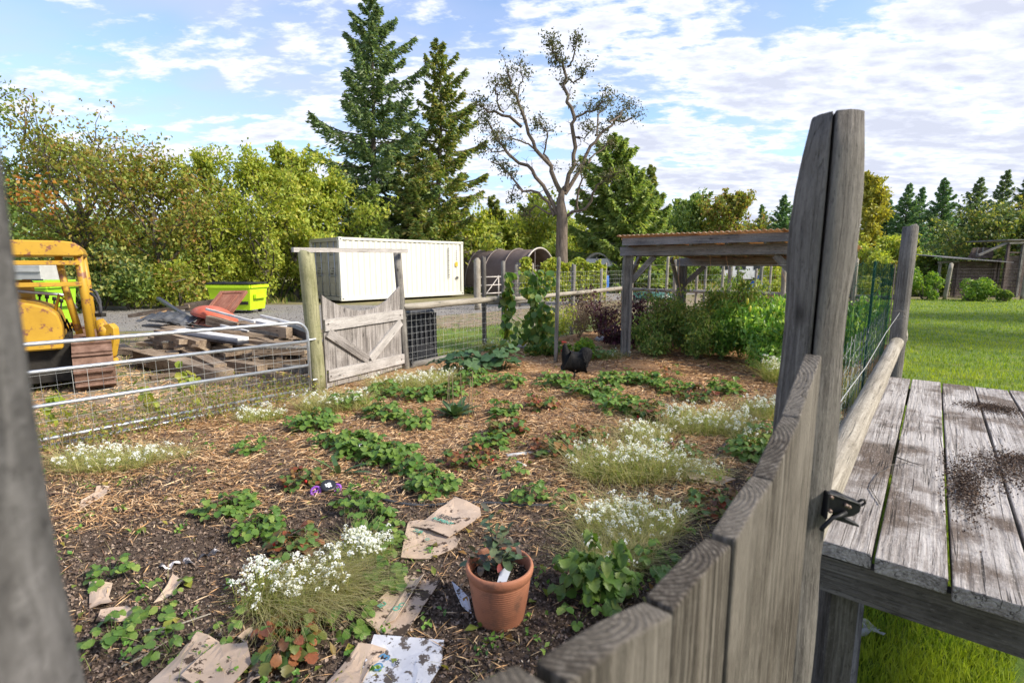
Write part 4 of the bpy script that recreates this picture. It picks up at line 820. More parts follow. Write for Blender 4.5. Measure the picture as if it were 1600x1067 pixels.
for dx in (-.6, .7): beam('trestle', (p.x+dx, 19.1, .15), (p.x+dx, 19.9, .15), .1, .3, W_GREY, t)
p = wp(1225, 455, 17.5); t = thing('raised_bed', 'low raised bed of orange flowers beyond the far fence', 'raised bed', (p.x, 17.5, 0))
for a_, b_ in (((-1.0, -.4), (1.0, -.4)), ((-1.0, .4), (1.0, .4)), ((-1.0, -.4), (-1.0, .4)), ((1.0, -.4), (1.0, .4))): beam('board', (p.x+a_[0], 17.5+a_[1], .14), (p.x+b_[0], 17.5+b_[1], .14), .04, .26, W_GREY, t)
MB().box((p.x, 17.5, .12), (1.92, .74, .2)).build('soil', M_YARD, t)
C = np.array([p.x, 17.5, .4])+rng.normal(size=(900, 3))*np.array([.5, .2, .08]); V, T_ = leaves(C, .09, .06); npmesh('foliage', V, T_, L_MID, t)
C = np.array([p.x, 17.5, .5])+rng.normal(size=(120, 3))*np.array([.5, .2, .05]); V, T_ = leaves(C, .07, .06); npmesh('flowers', V, T_, L_ORANGE, t)
# scattered pale posts beyond the far fence
for i, (px, Y, top, lab) in enumerate([(1103, 21, 408, 'thin grey stake beyond the far fence left of the blue slide'), (1130, 19, 410, 'dark stake in front of the parked truck'), (1016, 22, 400, 'pale stake near the upturned boat'),
    (1043, 18, 402, 'tall grey stake right of the upturned boat'), (1062, 24, 403, 'slim stake in front of the parked truck'), (1232, 17, 408, 'thick grey stake closest to the split post on its left'), (1190, 16, 408, 'grey stake beside the blue slide'), (1205, 22, 410, 'thin stake between the slide and the split post'), (1154, 23, 409, 'thin stake in front of the white caravan')]):
    a = wp(px, top, Y); o = log('garden_stake', (a.x, Y, 0), (a.x+.02, Y, a.z), .05, W_RAIL if i % 2 else W_GREY); tag(o, lab, 'stake', 'stakes beyond the far fence')
# ------------------------------------------------------------------ near board gate and its posts
UPX = Matrix(((0, 0, 1), (0, 1, 0), (1, 0, 0)))   # helper only
GD = Vector((.64, .769, 0)).normalized(); GN = Vector((.769, -.64, 0)).normalized(); GF = Vector((.492, .846, 0))
def near_gate():
    t = thing('board_gate', 'grey board gate with dipping curved top right in front of the camera', 'gate', GF+GD*.1)
    tops = [1.427, 1.342, 1.290, 1.272, 1.285, 1.334, 1.385, 1.44, 1.50]; w_ = .18; th = .030
    for k in range(8):
        s1 = .176-k*w_; s0 = s1-w_+.009; z1, z0 = tops[k], tops[k+1]; mid = GF+GD*((s0+s1)/2)-GN*(th/2); wd = s1-s0; n = 6; V = []; bow = .004
        # local frame: x up, y along the gate, z out of its face
        jz = random.uniform(-.004, .004)*(1 if k < 3 else .4); off = random.uniform(-.005, .005); L = .02
        for i in range(n+1):
            y = -wd/2+wd*i/n; f = i/n; zt = z0+(z1-z0)*f+.004*math.sin(math.pi*f)+jz
            for z in (-th/2+off, th/2+off): V += [(.04-.7, y, z), (zt-.7, y, z)]
        Fc = []
        for i in range(n):
            a = 4*i; b = a+4; Fc += [(a+2, b+2, b+3, a+3), (b, a, a+1, b+1), (a+1, a+3, b+3, b+1), (a, b, b+2, a+2)]
        Fc += [(0, 2, 3, 1), (4*n+2, 4*n, 4*n+1, 4*n+3)]
        M = Matrix(((0, GD.x, GN.x, mid.x), (0, GD.y, GN.y, mid.y), (1, 0, 0, .7), (0, 0, 0, 1)))
        B = MB().add(V, Fc); o = B.build('board', W_GATE, t, M=M)
        bv = o.modifiers.new('edge', 'BEVEL'); bv.width = .003; bv.segments = 2; bv.limit_method = 'ANGLE'
    for z in (1.08, .25): beam('gate_rail', GF+GD*.15-GN*.052+Vector((0, 0, z)), GF-GD*1.24-GN*.052+Vector((0, 0, z)), .035, .14, W_GATE, t)
    for a, b in ((.10, -.50), (-1.2, -.60)): beam('brace', GF+GD*a-GN*.052+Vector((0, 0, .98)), GF+GD*b-GN*.052+Vector((0, 0, .34)), .035, .12, W_GATE, t)
near_gate()
def split_post(name, label, x, y, r, h, m, lean=(0, 0), cut=True, group=None):
    """tall round post with a drying split down one side and a hacked, slanting top"""
    B = MB(); K = 26; V = []; crack = R(241); an = sorted([2*math.pi*i/36 for i in range(36)]+([crack+q for q in (-.13, -.06, -.045, -.03, -.012, .012, .03, .045, .06, .13)] if cut else [])); n = len(an)
    for k in range(K+1):
        f = k/K; z = -.02+(h+.02)*f; rr = r*(.92+.09*f if cut else 1.03-.03*f)+.0025*math.sin(7*f*3.1)+.002*math.sin(23*f)
        if cut and f > .93: rr *= 1-.12*(f-.93)/.07
        elif cut and f > .80: rr *= 1+.03*math.sin((f-.8)*31)
        for i in range(n):
            a = an[i]; d = (a-crack+math.pi) % (2*math.pi)-math.pi; q = rr*(1+.02*math.sin(3*a+f*5)+.012*math.sin(11*a+f*31)+.008*math.sin(17*a-f*47)+random.gauss(0, .006))
            if cut: q -= r*.75*max(0, 1-abs(d+.012*math.sin(f*19))/.05)**.6*min(1, max(0, (f-.05)*4))
            if cut and f > .87: q -= r*.26*(f-.87)/.13*max(0, math.cos(a-R(165)))      # chopped slope on the left
            V.append((z-h/2, math.cos(a)*q, math.sin(a)*q))
    Fc = [(k*n+i, k*n+(i+1) % n, (k+1)*n+(i+1) % n, (k+1)*n+i) for k in range(K) for i in range(n)]
    V.append((h/2+.004, 0, 0)); c = len(V)-1; Fc += [(K*n+i, K*n+(i+1) % n, c) for i in range(n)]
    M = Matrix(((lean[0]/h, 1, 0, x+lean[0]/2), (lean[1]/h, 0, 1, y+lean[1]/2), (1, 0, 0, h/2), (0, 0, 0, 1)))
    # orthonormalise
    ax = Vector((lean[0]/h, lean[1]/h, 1)).normalized(); ay = (Vector((1, 0, 0))-ax*ax.x).normalized(); az = ax.cross(ay)
    M = Matrix(((ax.x, ay.x, az.x, x+lean[0]/2), (ax.y, ay.y, az.y, y+lean[1]/2), (ax.z, ay.z, az.z, h/2), (0, 0, 0, 1)))
    B.add(V, Fc); o = B.build(name, m, None, True, M=M); tag(o, label, 'post', group); return o
split_post('gate_post', 'tall grey post split from top to bottom, holding the gate latch', .660, 1.125, .0625, 1.905, W_POST, (.012, .004))
sp = split_post('gate_post', 'blurred grey post filling the left edge of the picture', -.204, .189, .060, 1.9, W_DPOST, (-.080, .008), cut=False)
hp = split_post('gate_post', 'grey hinge post of the near gate beside the camera', GF.x-GD.x*1.36, GF.y-GD.y*1.36, .055, 1.8, W_GREY, cut=False)
def latch():
    p = Vector((.705, 1.075, 1.075)); t = thing('gate_latch', 'black metal gravity latch screwed to the split post', 'latch', p)
    X = Vector((.86, -.10, 0)).normalized(); Yv = Vector((.1, .86, 0)).normalized(); q = lambda a, b, c=0: p+X*a+Vector((0, 0, b))+Yv*c
    MB().box(q(-.012, .002), (.006, .045, .062), Matrix((X, Yv, Vector((0, 0, 1)))).transposed()).build('back_plate', BMETAL, t, bevel=.002)
    B = MB()
    out = [(-.008, .028), (.022, .024), (.062, .004), (.060, -.012), (.048, -.022), (.030, -.026), (-.008, -.014)]
    for c in (-.013, .013):
        n = len(out); B.add([q(a, b, c) for a, b in out]+[q(a, b, c+.004) for a, b in out], [tuple(range(n)), tuple(range(n, 2*n))[::-1]]+[(i, i+n, (i+1) % n+n, (i+1) % n) for i in range(n)])
    B.bar(q(-.006, .027), q(.060, .006), .028, .004).build('housing', BMETAL, t, bevel=.001)
    V = []; MB().tube([q(.058, .004), q(.068, .012), q(.074, .012), q(.076, .005), q(.070, -.001), q(.060, -.002)], .0028, 8).build('release_ring', BMETAL, t, True)
    MB().tube([q(-.024, -.050, -.03), q(-.022, -.044, -.03), q(-.004, -.020, -.03), q(.012, -.018, -.024), q(.030, -.012, -.016)], .0046, 10).build('striker_bar', BMETAL, t, True)
    MB().add([q(.018, -.022, -.008), q(.064, -.044, -.008), q(.066, -.050, -.008), q(.010, -.034, -.008), q(.018, -.022, .008), q(.064, -.044, .008), q(.066, -.050, .008), q(.010, -.034, .008)], [(0, 1, 2, 3), (7, 6, 5, 4), (0, 4, 5, 1), (1, 5, 6, 2), (2, 6, 7, 3), (3, 7, 4, 0)]).build('latch_tongue', BMETAL, t, bevel=.001)
    for a, b in ((-.004, .022), (-.004, -.010), (.034, .002), (.028, .005)):
        MB().tube([q(a, b, -.016), q(a, b, -.021)], .0042, 10).build('bolt', pmat('rusty_bolt', [(.3, (.12, .06, .04)), (.7, (.35, .28, .24))], scale=300, rough=.5, metal=.5), t, True)
latch()

# ------------------------------------------------------------------ plank deck
DD = Vector((.634, .774, 0)).normalized(); DP = Vector((.774, -.634, 0)).normalized(); G1N = Vector((1.065, 1.40, 0))
def deck():
    t = thing('plank_table', 'low weathered plank platform with cracked boards beside the fence', 'platform', G1N+DP*.4)
    for k in range(-1, 6):
        w_ = .173; off = (k+.5)*.176+(0 if k >= 0 else .0); a = G1N+DP*off+DD*(-.004-.036*(k % 3 == 1)+.01*k*(k > 0)); b = G1N+DP*off+DD*(3.05+random.uniform(-.02, .02))
        if k == -1: a += DD*.01
        o = beam('plank', a+Vector((0, 0, .75-.024)), b+Vector((0, 0, .75-.024)), w_-random.uniform(.003, .009), .048, W_DECK, t, warp=.0012)
        bv = o.modifiers.new('edge', 'BEVEL'); bv.width = .004; bv.segments = 2; bv.limit_method = 'ANGLE'
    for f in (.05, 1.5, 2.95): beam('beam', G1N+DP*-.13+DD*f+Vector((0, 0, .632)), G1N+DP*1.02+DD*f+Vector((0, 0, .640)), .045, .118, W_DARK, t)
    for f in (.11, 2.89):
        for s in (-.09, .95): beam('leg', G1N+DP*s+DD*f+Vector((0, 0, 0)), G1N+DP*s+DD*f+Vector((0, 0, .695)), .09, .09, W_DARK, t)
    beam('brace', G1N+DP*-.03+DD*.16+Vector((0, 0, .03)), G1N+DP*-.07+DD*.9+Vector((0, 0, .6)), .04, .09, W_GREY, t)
    # dirt clod patches and crumbs lying on the planks
    n = 8500; a = rng.normal(size=n); b = rng.normal(size=n); k = rng.integers(0, 4, n); cen = np.array([(.34, 1.08, .075, .13), (.46, 1.30, .06, .07), (.23, .80, .03, .16), (.40, 2.35, .07, .07)])[k]
    off = cen[:, 0]+a*cen[:, 2]; al = cen[:, 1]+b*cen[:, 3]; al = np.clip(al, .1, 3); off = np.clip(off, -.1, 1); h = .75+.004+.010*np.exp(-(a*a+b*b)/1.2)*rng.uniform(.2, 1, n)
    C = np.array([G1N.x, G1N.y, 0])+np.outer(off, tuple(DP))+np.outer(al, tuple(DD)); C[:, 2] = h; s = rng.uniform(.002, .009, n)
    V, T_ = leaves(C, s*1.2, s, None, up=1.2, fold=.4); o = npmesh('spilled_soil', V, T_, S_DIRT); tag(o, kind='stuff')
deck()
t = thing('wire_loop', 'thin dark wire lying in a loop across the plank platform', 'wire', gp(1385, 770, .76))
pp_ = [gp(1376, 788, .756), gp(1360, 762, .756), gp(1368, 742, .757), gp(1395, 726, .760), gp(1420, 722, .758), gp(1450, 727, .756)]; fine = []
for i in range(len(pp_)-1):
    for f in (0, .25, .5, .75): fine.append(pp_[i].lerp(pp_[i+1], f)+Vector((random.gauss(0, .002), random.gauss(0, .002), 0)))
MB().tube(fine, .0016, 6).build('strand', BWIRE, t, True); MB().tube([gp(1420, 722, .758), gp(1405, 716, .768), gp(1397, 712, .76), gp(1440, 728, .757)], .0014, 6).build('twist', BWIRE, t, True)
# crumpled grey plastic on the grass under the platform
t = gp(1340, 990); B = MB(); n = 9; V = [(t.x+(i/8-.5)*.16+random.gauss(0, .008), t.y+(j/8-.5)*.10+random.gauss(0, .008), .02+.035*random.random()) for i in range(9) for j in range(9)]
B.add(V, [(i*9+j, i*9+9+j, i*9+10+j, i*9+j+1) for i in range(8) for j in range(8)]); tag(B.build('crumpled_wrapper', flat('crumpled_grey_film', (.38, .38, .40), .4)), 'crumpled grey wrapper on the grass under the platform', 'wrapper')
t = gp(1345, 1000)

# ------------------------------------------------------------------ right-hand fence
def vec(a, b, z=0.): return gl(a, b, z)
def right_fence():
    t = thing('garden_fence', 'right garden fence of round posts, pale log rails and green wire', 'fence', gl(3.9, 0))
    def post(a, b, r, h, m, lean=0.): return log('fence_post', gl(a, b, -.02), gl(a+lean, b, h), r, m, t, n=20, r2=r*.93, wob=.01)
    post(3.9, -.0, .058, 1.9, W_POST, .10); post(5.2, .03, .040, 1.66, W_GREY, .05); post(7.4, .16, .045, 1.6, W_RAIL); post(9.2, .26, .045, 1.6, W_GREY); post(11.1, .36, .05, 1.6, W_RAIL)
    log('rail', gl(.05, .0, .93), gl(3.85, -.0, .975), .046, W_RAIL, t, n=20, seg=14, wob=.012); log('rail', gl(3.95, -.02, 1.0), gl(5.3, .03, .98), .045, W_RAIL, t, n=16)
    log('rail', gl(5.1, .03, .97), gl(8.2, .2, .97), .045, W_GREY, t); log('rail', gl(8.2, .2, .97), gl(11.1, .36, .97), .045, W_RAIL, t)
    wire_panel(gl(.10, .07), gl(3.85, .07), .05, 1.60, .045, .07, .0012, GWIRE, 'wire_mesh', t, wavy=.013)
    wire_panel(gl(.10, .08), gl(3.85, .08), .05, 1.25, .07, .055, .0012, WIRE, 'chicken_wire', t, wavy=.024)
    wire_panel(gl(3.95, .07), gl(11, .42), .05, 1.6, .05, .10, .0014, BWIRE, 'wire_mesh', t)
    for a, z1 in ((1.15, 1.66), (2.6, 1.62)): MB().tube([gl(a, .10, 0), gl(a+.01, .10, z1)], .007, 6).build('green_stake', GWIRE, t, True)
    MB().tube([gl(3.6, .0, 1.22)+Vector((.05*math.cos(a), .0, .035*math.sin(a))) for a in np.linspace(0, 6.2, 14)], .002, 5).build('wire_ring', BWIRE, t, True)
    MB().tube([gl(.1, .0, 1.14), gl(.7, .0, 1.165), gl(1.4, 0, 1.16), gl(2.4, 0, 1.20), gl(3.8, .0, 1.22)], .0016, 6).build('top_wire', WIRE, t, True)
right_fence()

# ------------------------------------------------------------------ far left side: pipe gate, board gate, fence
A = Vector((-2.43, 6.28, 0)); Bp_ = Vector((-1.66, 7.78, 0)); C_ = Vector((-.12, 9.86, 0)); D_ = Vector((2.95, 13.6, 0)); E_ = gl(11.1, .36)
tag(log('gate_post', A+Vector((0, 0, -.02)), A+Vector((-.06, 0, 1.735)), .092, W_GREEN, n=24, wob=.004), 'thick greenish treated post between pipe gate and far board gate', 'post')
tag(log('gate_post', Bp_+Vector((.02, 0, -.02)), Bp_+Vector((-.06, .0, 1.77)), .058, W_GREY, n=18, wob=.008), 'thin grey post right of the far board gate', 'post')
def far_gate():
    d = (Bp_-A).normalized(); n = Vector((d.y, -d.x, 0)); L = (Bp_-A).length; t = thing('board_gate', 'far pale board gate with V-shaped brace and scooped top', 'gate', A+d*.12)
    s0, s1 = .115, L-.075; w_ = (s1-s0)/8
    def top(s): f = (s-s0)/(s1-s0); return .98+.30*(2*f-1)**2 if f > .5 else .98+.25*(1-2*f)**2
    for k in range(8):
        a = s0+k*w_+.003; b = a+w_-.006; c = A+d*((a+b)/2); M = Matrix(((0, d.x, n.x, c.x), (0, d.y, n.y, c.y), (1, 0, 0, .6), (0, 0, 0, 1))); V = []; N_ = 4; wd = b-a
        jb = random.uniform(-.015, .015)
        for i in range(N_+1):
            y = -wd/2+wd*i/N_; zt = top((a+b)/2+y)+random.uniform(-.003, .003)
            for z in (-.012, .012): V += [(.03+jb-.6, y, z), (zt-.6, y, z)]
        Fc = []
        for i in range(N_): p = 4*i; q = p+4; Fc += [(p+2, q+2, q+3, p+3), (q, p, p+1, q+1), (p+1, p+3, q+3, q+1), (p, q, q+2, p+2)]
        Fc += [(0, 2, 3, 1), (4*N_+2, 4*N_, 4*N_+1, 4*N_+3)]; MB().add(V, Fc).build('board', W_PINK, t, M=M)
    z = Vector((0, 0, 1))
    beam('gate_rail', A+d*(s0+.0)+n*.03+z*.845, A+d*(s1+.02)+n*.03+z*.855, .034, .145, W_PALE, t); beam('gate_rail', A+d*(s0+.02)+n*.03+z*.20, A+d*(s1+.02)+n*.03+z*.18, .034, .145, W_PALE, t)
    m = (s0+s1)/2; beam('brace', A+d*(s0+.05)+n*.031+z*.75, A+d*(m+.0)+n*.031+z*.29, .034, .12, W_PINK, t); beam('brace', A+d*(s1-.03)+n*.033+z*.75, A+d*(m+.04)+n*.033+z*.29, .034, .12, W_PALE, t)
    tag(beam('lintel_board', A+z*1.745+Vector((-.20, -.05, .03)), Bp_+z*1.80+Vector((.10, -.06, 0)), .05, .055, W_PALE), 'pale board spanning the tops of the two far gate posts', 'board')
    for s, zz in ((s0+.05, .86), (s0+.05, .19), (s1-.05, .85), (s1-.05, .18)): MB().tube([A+d*s+n*.046+z*zz, A+d*s+n*.052+z*zz], .012, 8).build('bolt', BWIRE, t)
far_gate()
def pipe_gate():
    d = Vector((-.614, -.789, 0)); p0 = A+Vector((-.04, -.15, 0)); L = 4.3; z = Vector((0, 0, 1)); t = thing('pipe_gate', 'galvanised pipe gate with wire grid at the left side of the garden', 'gate', p0+d*1.2); r = .0185
    P = lambda s, h: p0+d*s+z*(h+.012*s)
    pts = [P(.0, .05)]+[P(0, .76)]+[P(.16-.16*math.cos(a), .76+.16*math.sin(a)) for a in np.linspace(.2, 1.57, 6)]+[P(L-.16, .92)]+[P(L-.16+.16*math.sin(a), .76+.16*math.cos(a)) for a in np.linspace(.2, 1.57, 6)]+[P(L, .05)]
    MB().tube(pts, r, 12).build('outer_pipe', GALV, t, True)
    for h in (.685, .39, .10): MB().tube([P(.02, h), P(L-.02, h)], r*.92, 12).build('cross_pipe', GALV, t, True)
    wire_panel(P(.02, 0)-z*P(.02, 0).z, P(L, 0)-z*P(L, 0).z, .08, .70, .105, .10, .0017, WIRE, 'wire_grid', t)
    for h in (.2, .7): MB().tube([P(-.10, h), P(.0, h)], .012, 8).build('hinge', GALV, t)
    tag(MB().tube([A+Vector((-.1, -.2, .03)), A+d*3.4+Vector((-.1, 0, .03))], .022, 10).build('ground_pipe', GALV, None, True), 'galvanised pipe lying on the ground under the pipe gate', 'pipe')
pipe_gate()
def left_fence():
    t = thing('garden_fence', 'back left garden fence of log rails, stakes and square wire behind the vines', 'fence', C_); z = Vector((0, 0, 1))
    log('rail', Bp_+z*.955, C_+Vector((.15, .25, .96)), .055, W_RAIL, t, n=14); log('rail', C_+Vector((-.35, -.40, .91)), C_+Vector((.75, .75, .86)), .042, W_GREY, t)
    log('rail', C_+Vector((.1, .0, .93)), C_.lerp(D_, .52)+z*.96, .045, W_RAIL, t); log('rail', C_.lerp(D_, .5)+z*.955, D_+z*.985, .05, W_RAIL, t)
    log('ground_log', Bp_+Vector((.08, .05, .05)), Bp_.lerp(C_, .55)+z*.05, .05, W_GREY, t)
    for p, h, r, m, la in ((Vector((-.53, 9.75, 0)), 1.74, .042, W_DARK, .0), (Vector((-.17, 10.0, 0)), 1.66, .04, W_GREY, 0), (Vector((.45, 10.7, 0)), 1.5, .035, W_RAIL, .02), (Vector((1.38, 11.8, 0)), 1.6, .05, W_GREY, .03), (Vector((2.2, 12.7, 0)), 1.5, .035, W_RAIL, 0), (D_, 1.72, .07, W_GREY, .02), (D_+Vector((.22, .15, 0)), 1.7, .07, W_RAIL, 0)):
        log('fence_post', p, p+Vector((la, 0, h)), r, m, t)
    wire_panel(Bp_+Vector((.04, .05, 0)), C_, .04, 1.02, .10, .10, .0018, WIRE, 'wire_mesh', t); wire_panel(C_, D_, .04, 1.45, .10, .10, .0018, WIRE, 'wire_mesh', t)
left_fence()
def far_fence():
    t = thing('garden_fence', 'far garden fence of rails and thin posts behind the pergola', 'fence', D_.lerp(E_, .5)); z = Vector((0, 0, 1)); n = 5
    for i in range(n): log('rail', D_.lerp(E_, i/n)+z*.96, D_.lerp(E_, (i+1)/n+.01)+z*.96, .042, W_RAIL if i % 2 else W_GREY, t)
    for i, (f, h, r) in enumerate(((.12, 1.45, .03), (.24, 1.7, .045), (.33, 1.5, .03), (.46, 1.7, .05), (.56, 1.5, .03), (.66, 1.65, .05), (.78, 1.5, .035), (.88, 1.7, .05))): p = D_.lerp(E_, f); log('fence_post', p, p+Vector((random.uniform(-.04, .04), 0, h)), r, W_RAIL if i % 3 else W_GREY, t)
    wire_panel(D_, E_, .04, 1.4, .12, .12, .0018, WIRE, 'wire_mesh', t)
far_fence()
# gate and pale post beyond the left fence, vine-covered fence
t = thing('tube_gate', 'white tube gate standing in front of the brown hoop house', 'gate', (wp(775, 470, 19).x, 19, 0)); xa, xb = wp(750, 470, 18.6).x, wp(806, 470, 20).x
for h in (.25, .55, .85, 1.15): MB().tube([(xa, 18.6, h), (xb, 20, h)], .025, 8).build('cross_pipe', RIBW, t, True)
for f in (0, .5, 1): MB().tube([(xa+(xb-xa)*f, 18.6+1.4*f, .1), (xa+(xb-xa)*f, 18.6+1.4*f, 1.2)], .025, 8).build('upright_pipe', RIBW, t, True)
MB().tube([(xa, 18.6, .25), (xa+(xb-xa)*.5, 19.3, 1.15)], .02, 8).build('brace_pipe', RIBW, t, True)
p = wp(746, 480, 18.3); tag(log('fence_post', (p.x, 18.3, 0), (p.x, 18.3, 1.75), .12, W_RAIL), 'pale barked post beside the white tube gate', 'post')
p = wp(808, 480, 19.8); tag(log('fence_post', (p.x, 19.8, 0), (p.x, 19.8, 1.6), .09, W_RAIL), 'pale post at the right end of the white tube gate', 'post')
t = thing('vine_fence', 'wire fence thickly grown with pale green vines in front of the hoop houses', 'fence', (wp(880, 460, 20).x, 20, 0)); xa, xb = wp(812, 460, 19.8).x, wp(946, 460, 21).x
def vines():
    n = 9500; f = rng.uniform(0, 1, n); x = xa+(xb-xa)*f; y = 19.8+1.3*f+rng.normal(size=n)*.09; top = 1.75+.12*np.sin(f*21)-.3*(f > .93); z = rng.uniform(.05, 1, n)**.75*top
    k = ~((f > .13) & (f < .24)) & ~((f > .56) & (f < .70) & (rng.uniform(0, 1, n) < .6)); V, T_ = leaves(np.stack([x, y, z], 1)[k], .13, .10, None, up=0.); npmesh('vine_leaves', V, T_, L_YG, t)
vines()
for i in range(8): f = i/7; log('fence_post', (xa+(xb-xa)*f, 19.75+1.3*f, 0), (xa+(xb-xa)*f, 19.75+1.3*f, 1.65), .045, W_RAIL if i % 2 else W_GREY, t)
wire_panel((xa, 19.8, 0), (xb, 21.1, 0), .05, 1.6, .15, .15, .003, WIRE, 'wire_mesh', t)

# ------------------------------------------------------------------ compost bin
def bin_():
    x, y = -1.60, 8.62; t = thing('compost_bin', 'black plastic compost bin with hinged lid behind the thin gate post', 'compost bin', (x, y, 0), .55); M = wm(t) @ Matrix.Diagonal((.85, .85, 1.02, 1))
    for k in range(6):
        z = .07+k*.128; w0 = .295-.010*k; B = MB()
        B.box((0, 0, z), (w0*2, w0*2, .105)).box((0, 0, z+.064), (w0*2-.03, w0*2-.03, .03)); B.build('slatted_ring', BLACK, t, M=M, bevel=.006)
    B = MB()
    for i in range(6):
        for s in (-1, 1): B.box((-.24+i*.096, s*.288, .42), (.022, .025, .74), None); B.box((s*.288, -.24+i*.096, .42), (.025, .022, .74))
    B.build('rib', BLACK, t, M=M)
    B = MB(); a, b = .275, .20; V = [(-a, -a, .80), (a, -a, .80), (a, a, .80), (-a, a, .80), (-b, -b, .88), (b, -b, .88), (b, b, .88), (-b, b, .88)]
    B.add(V, [(3, 2, 1, 0), (4, 5, 6, 7), (0, 1, 5, 4), (1, 2, 6, 5), (2, 3, 7, 6), (3, 0, 4, 7)]); B.build('lid', BLACK, t, M=M, bevel=.008); MB().box((0, -.292, .17), (.30, .02, .20)).build('hatch', BLACK, t, M=M, bevel=.005)
bin_()

# ------------------------------------------------------------------ pergola
def pergola():
    r = Vector((.774, -.634, 0)).normalized(); f = Vector((.634, .774, 0)).normalized(); PA = Vector((1.90, 8.58, 0)); z = Vector((0, 0, 1)); Wd, Dp = 2.72, 2.35
    t = thing('pergola', 'low timber lean-to with corrugated amber roof over the pepper and tomato rows', 'pergola', PA+r*Wd*.5+f*Dp*.5); q = lambda a, b, h: PA+r*a+f*b+z*h
    for a, b, h in ((.0, 0, 1.88), (Wd, 0, 1.88), (0.0, Dp, 1.70), (Wd, Dp, 1.70)): beam('post', q(a, b, 0), q(a, b, h), .10, .10, W_GREY, t)
    beam('post_facing', q(.085, .0, 0), q(.085, .0, 1.86), .04, .12, W_GREY, t); beam('post_facing', q(.10, Dp, 0), q(.10, Dp, 1.68), .04, .10, W_GREY, t)
    beam('beam', q(-.08, -.075, 1.815), q(Wd+.2, -.075, 1.815), .04, .145, W_BEAM, t); beam('beam', q(-.06, .075, 1.80), q(Wd+.2, .075, 1.80), .04, .14, W_BEAM, t)
    beam('beam', q(-.05, Dp-.075, 1.64), q(Wd+.2, Dp-.075, 1.64), .04, .14, W_BEAM, t); beam('beam', q(-.05, Dp+.075, 1.66), q(Wd+.2, Dp+.075, 1.66), .04, .14, W_BEAM, t)
    for k in range(6): a = .16+k*(Wd-.2)/5; beam('rafter', q(a, -.32, 1.935), q(a, Dp+.3, 1.765), .04, .11, W_BEAM, t)
    beam('fascia', q(.10, -.36, 1.955), q(Wd+.22, -.36, 1.955), .035, .115, W_BEAM, t); beam('fascia', q(.0, Dp+.34, 1.76), q(Wd+.2, Dp+.34, 1.76), .035, .11, W_BEAM, t)
    M = W_NEW; 
    for k in range(4): b = -.30+k*(Dp+.6)/3; h = 2.012-.168*(b+.3)/(Dp+.6)-.012; beam('purlin', q(.06, b, h), q(Wd+.22, b, h), .06, .026, M, t)
    beam('brace', q(.10, .0, 1.33), q(.48, 0, 1.73), .04, .09, W_GREY, t); beam('brace', q(Wd-.1, .0, 1.33), q(Wd-.48, 0, 1.73), .04, .09, W_GREY, t)
    beam('brace', q(.10, Dp, 1.22), q(.48, Dp, 1.57), .04, .09, W_GREY, t); beam('brace', q(.0, Dp-.1, 1.22), q(0, Dp-.50, 1.72), .04, .09, W_GREY, t); beam('brace', q(0, .1, 1.33), q(0, .5, 1.75), .04, .09, W_GREY, t)
    # corrugated sheets
    ns = 5; tot = Wd+.20; 
    for s in range(ns):
        a0 = .04+tot*s/ns; n = 42; V = []
        for i in range(n+1):
            a = a0+(tot/ns+.03)*i/n; h = .012*math.cos(2*math.pi*a/.078)+.016
            for b in (-.47, Dp/2, Dp+.40): V.append(tuple(q(a, b, 2.024-.168*(b+.3)/(Dp+.6)+h+.0015*(s % 2))))
        o = MB().add(V, [(3*i+j, 3*i+3+j, 3*i+4+j, 3*i+1+j) for i in range(n) for j in (0, 1)]).build('roof_sheet', AMBER, t, True); o.modifiers.new('thick', 'SOLIDIFY').thickness = .0025
    for a, b, h in ((.9, .0, .62), (1.35, 0, .3), (1.55, .1, .35), (2.3, .0, .35), (2.34, 0, .38), (2.5, .0, .4), (.75, .0, .25), (2.0, Dp, .3)):
        MB().tube([q(a, b, 1.74), q(a+random.uniform(-.04, .04), b+.02, 1.74-h*.55), q(a+random.uniform(-.06, .06), b, 1.74-h)], .003, 4).build('string', S_TWINE, t)
    MB().tube([q(.05, -.02, 1.60), q(1.7, -.02, 1.585), q(Wd, -.02, 1.60)], .0025, 5).build('support_wire', WIRE, t)
W_NEW = wood('new_pine', (.38, .22, .10), (.55, .34, .17), (.66, .45, .26), ringamt=.1, crack=.1)
S_TWINE = flat('jute_twine', (.42, .24, .14), .9)
AMBER = leaf('amber_corrugated_sheet', [(.3, (.62, .47, .34)), (.7, (.74, .60, .46))], .45, .4, tint=(1.3, 1.05, .8))
pergola()
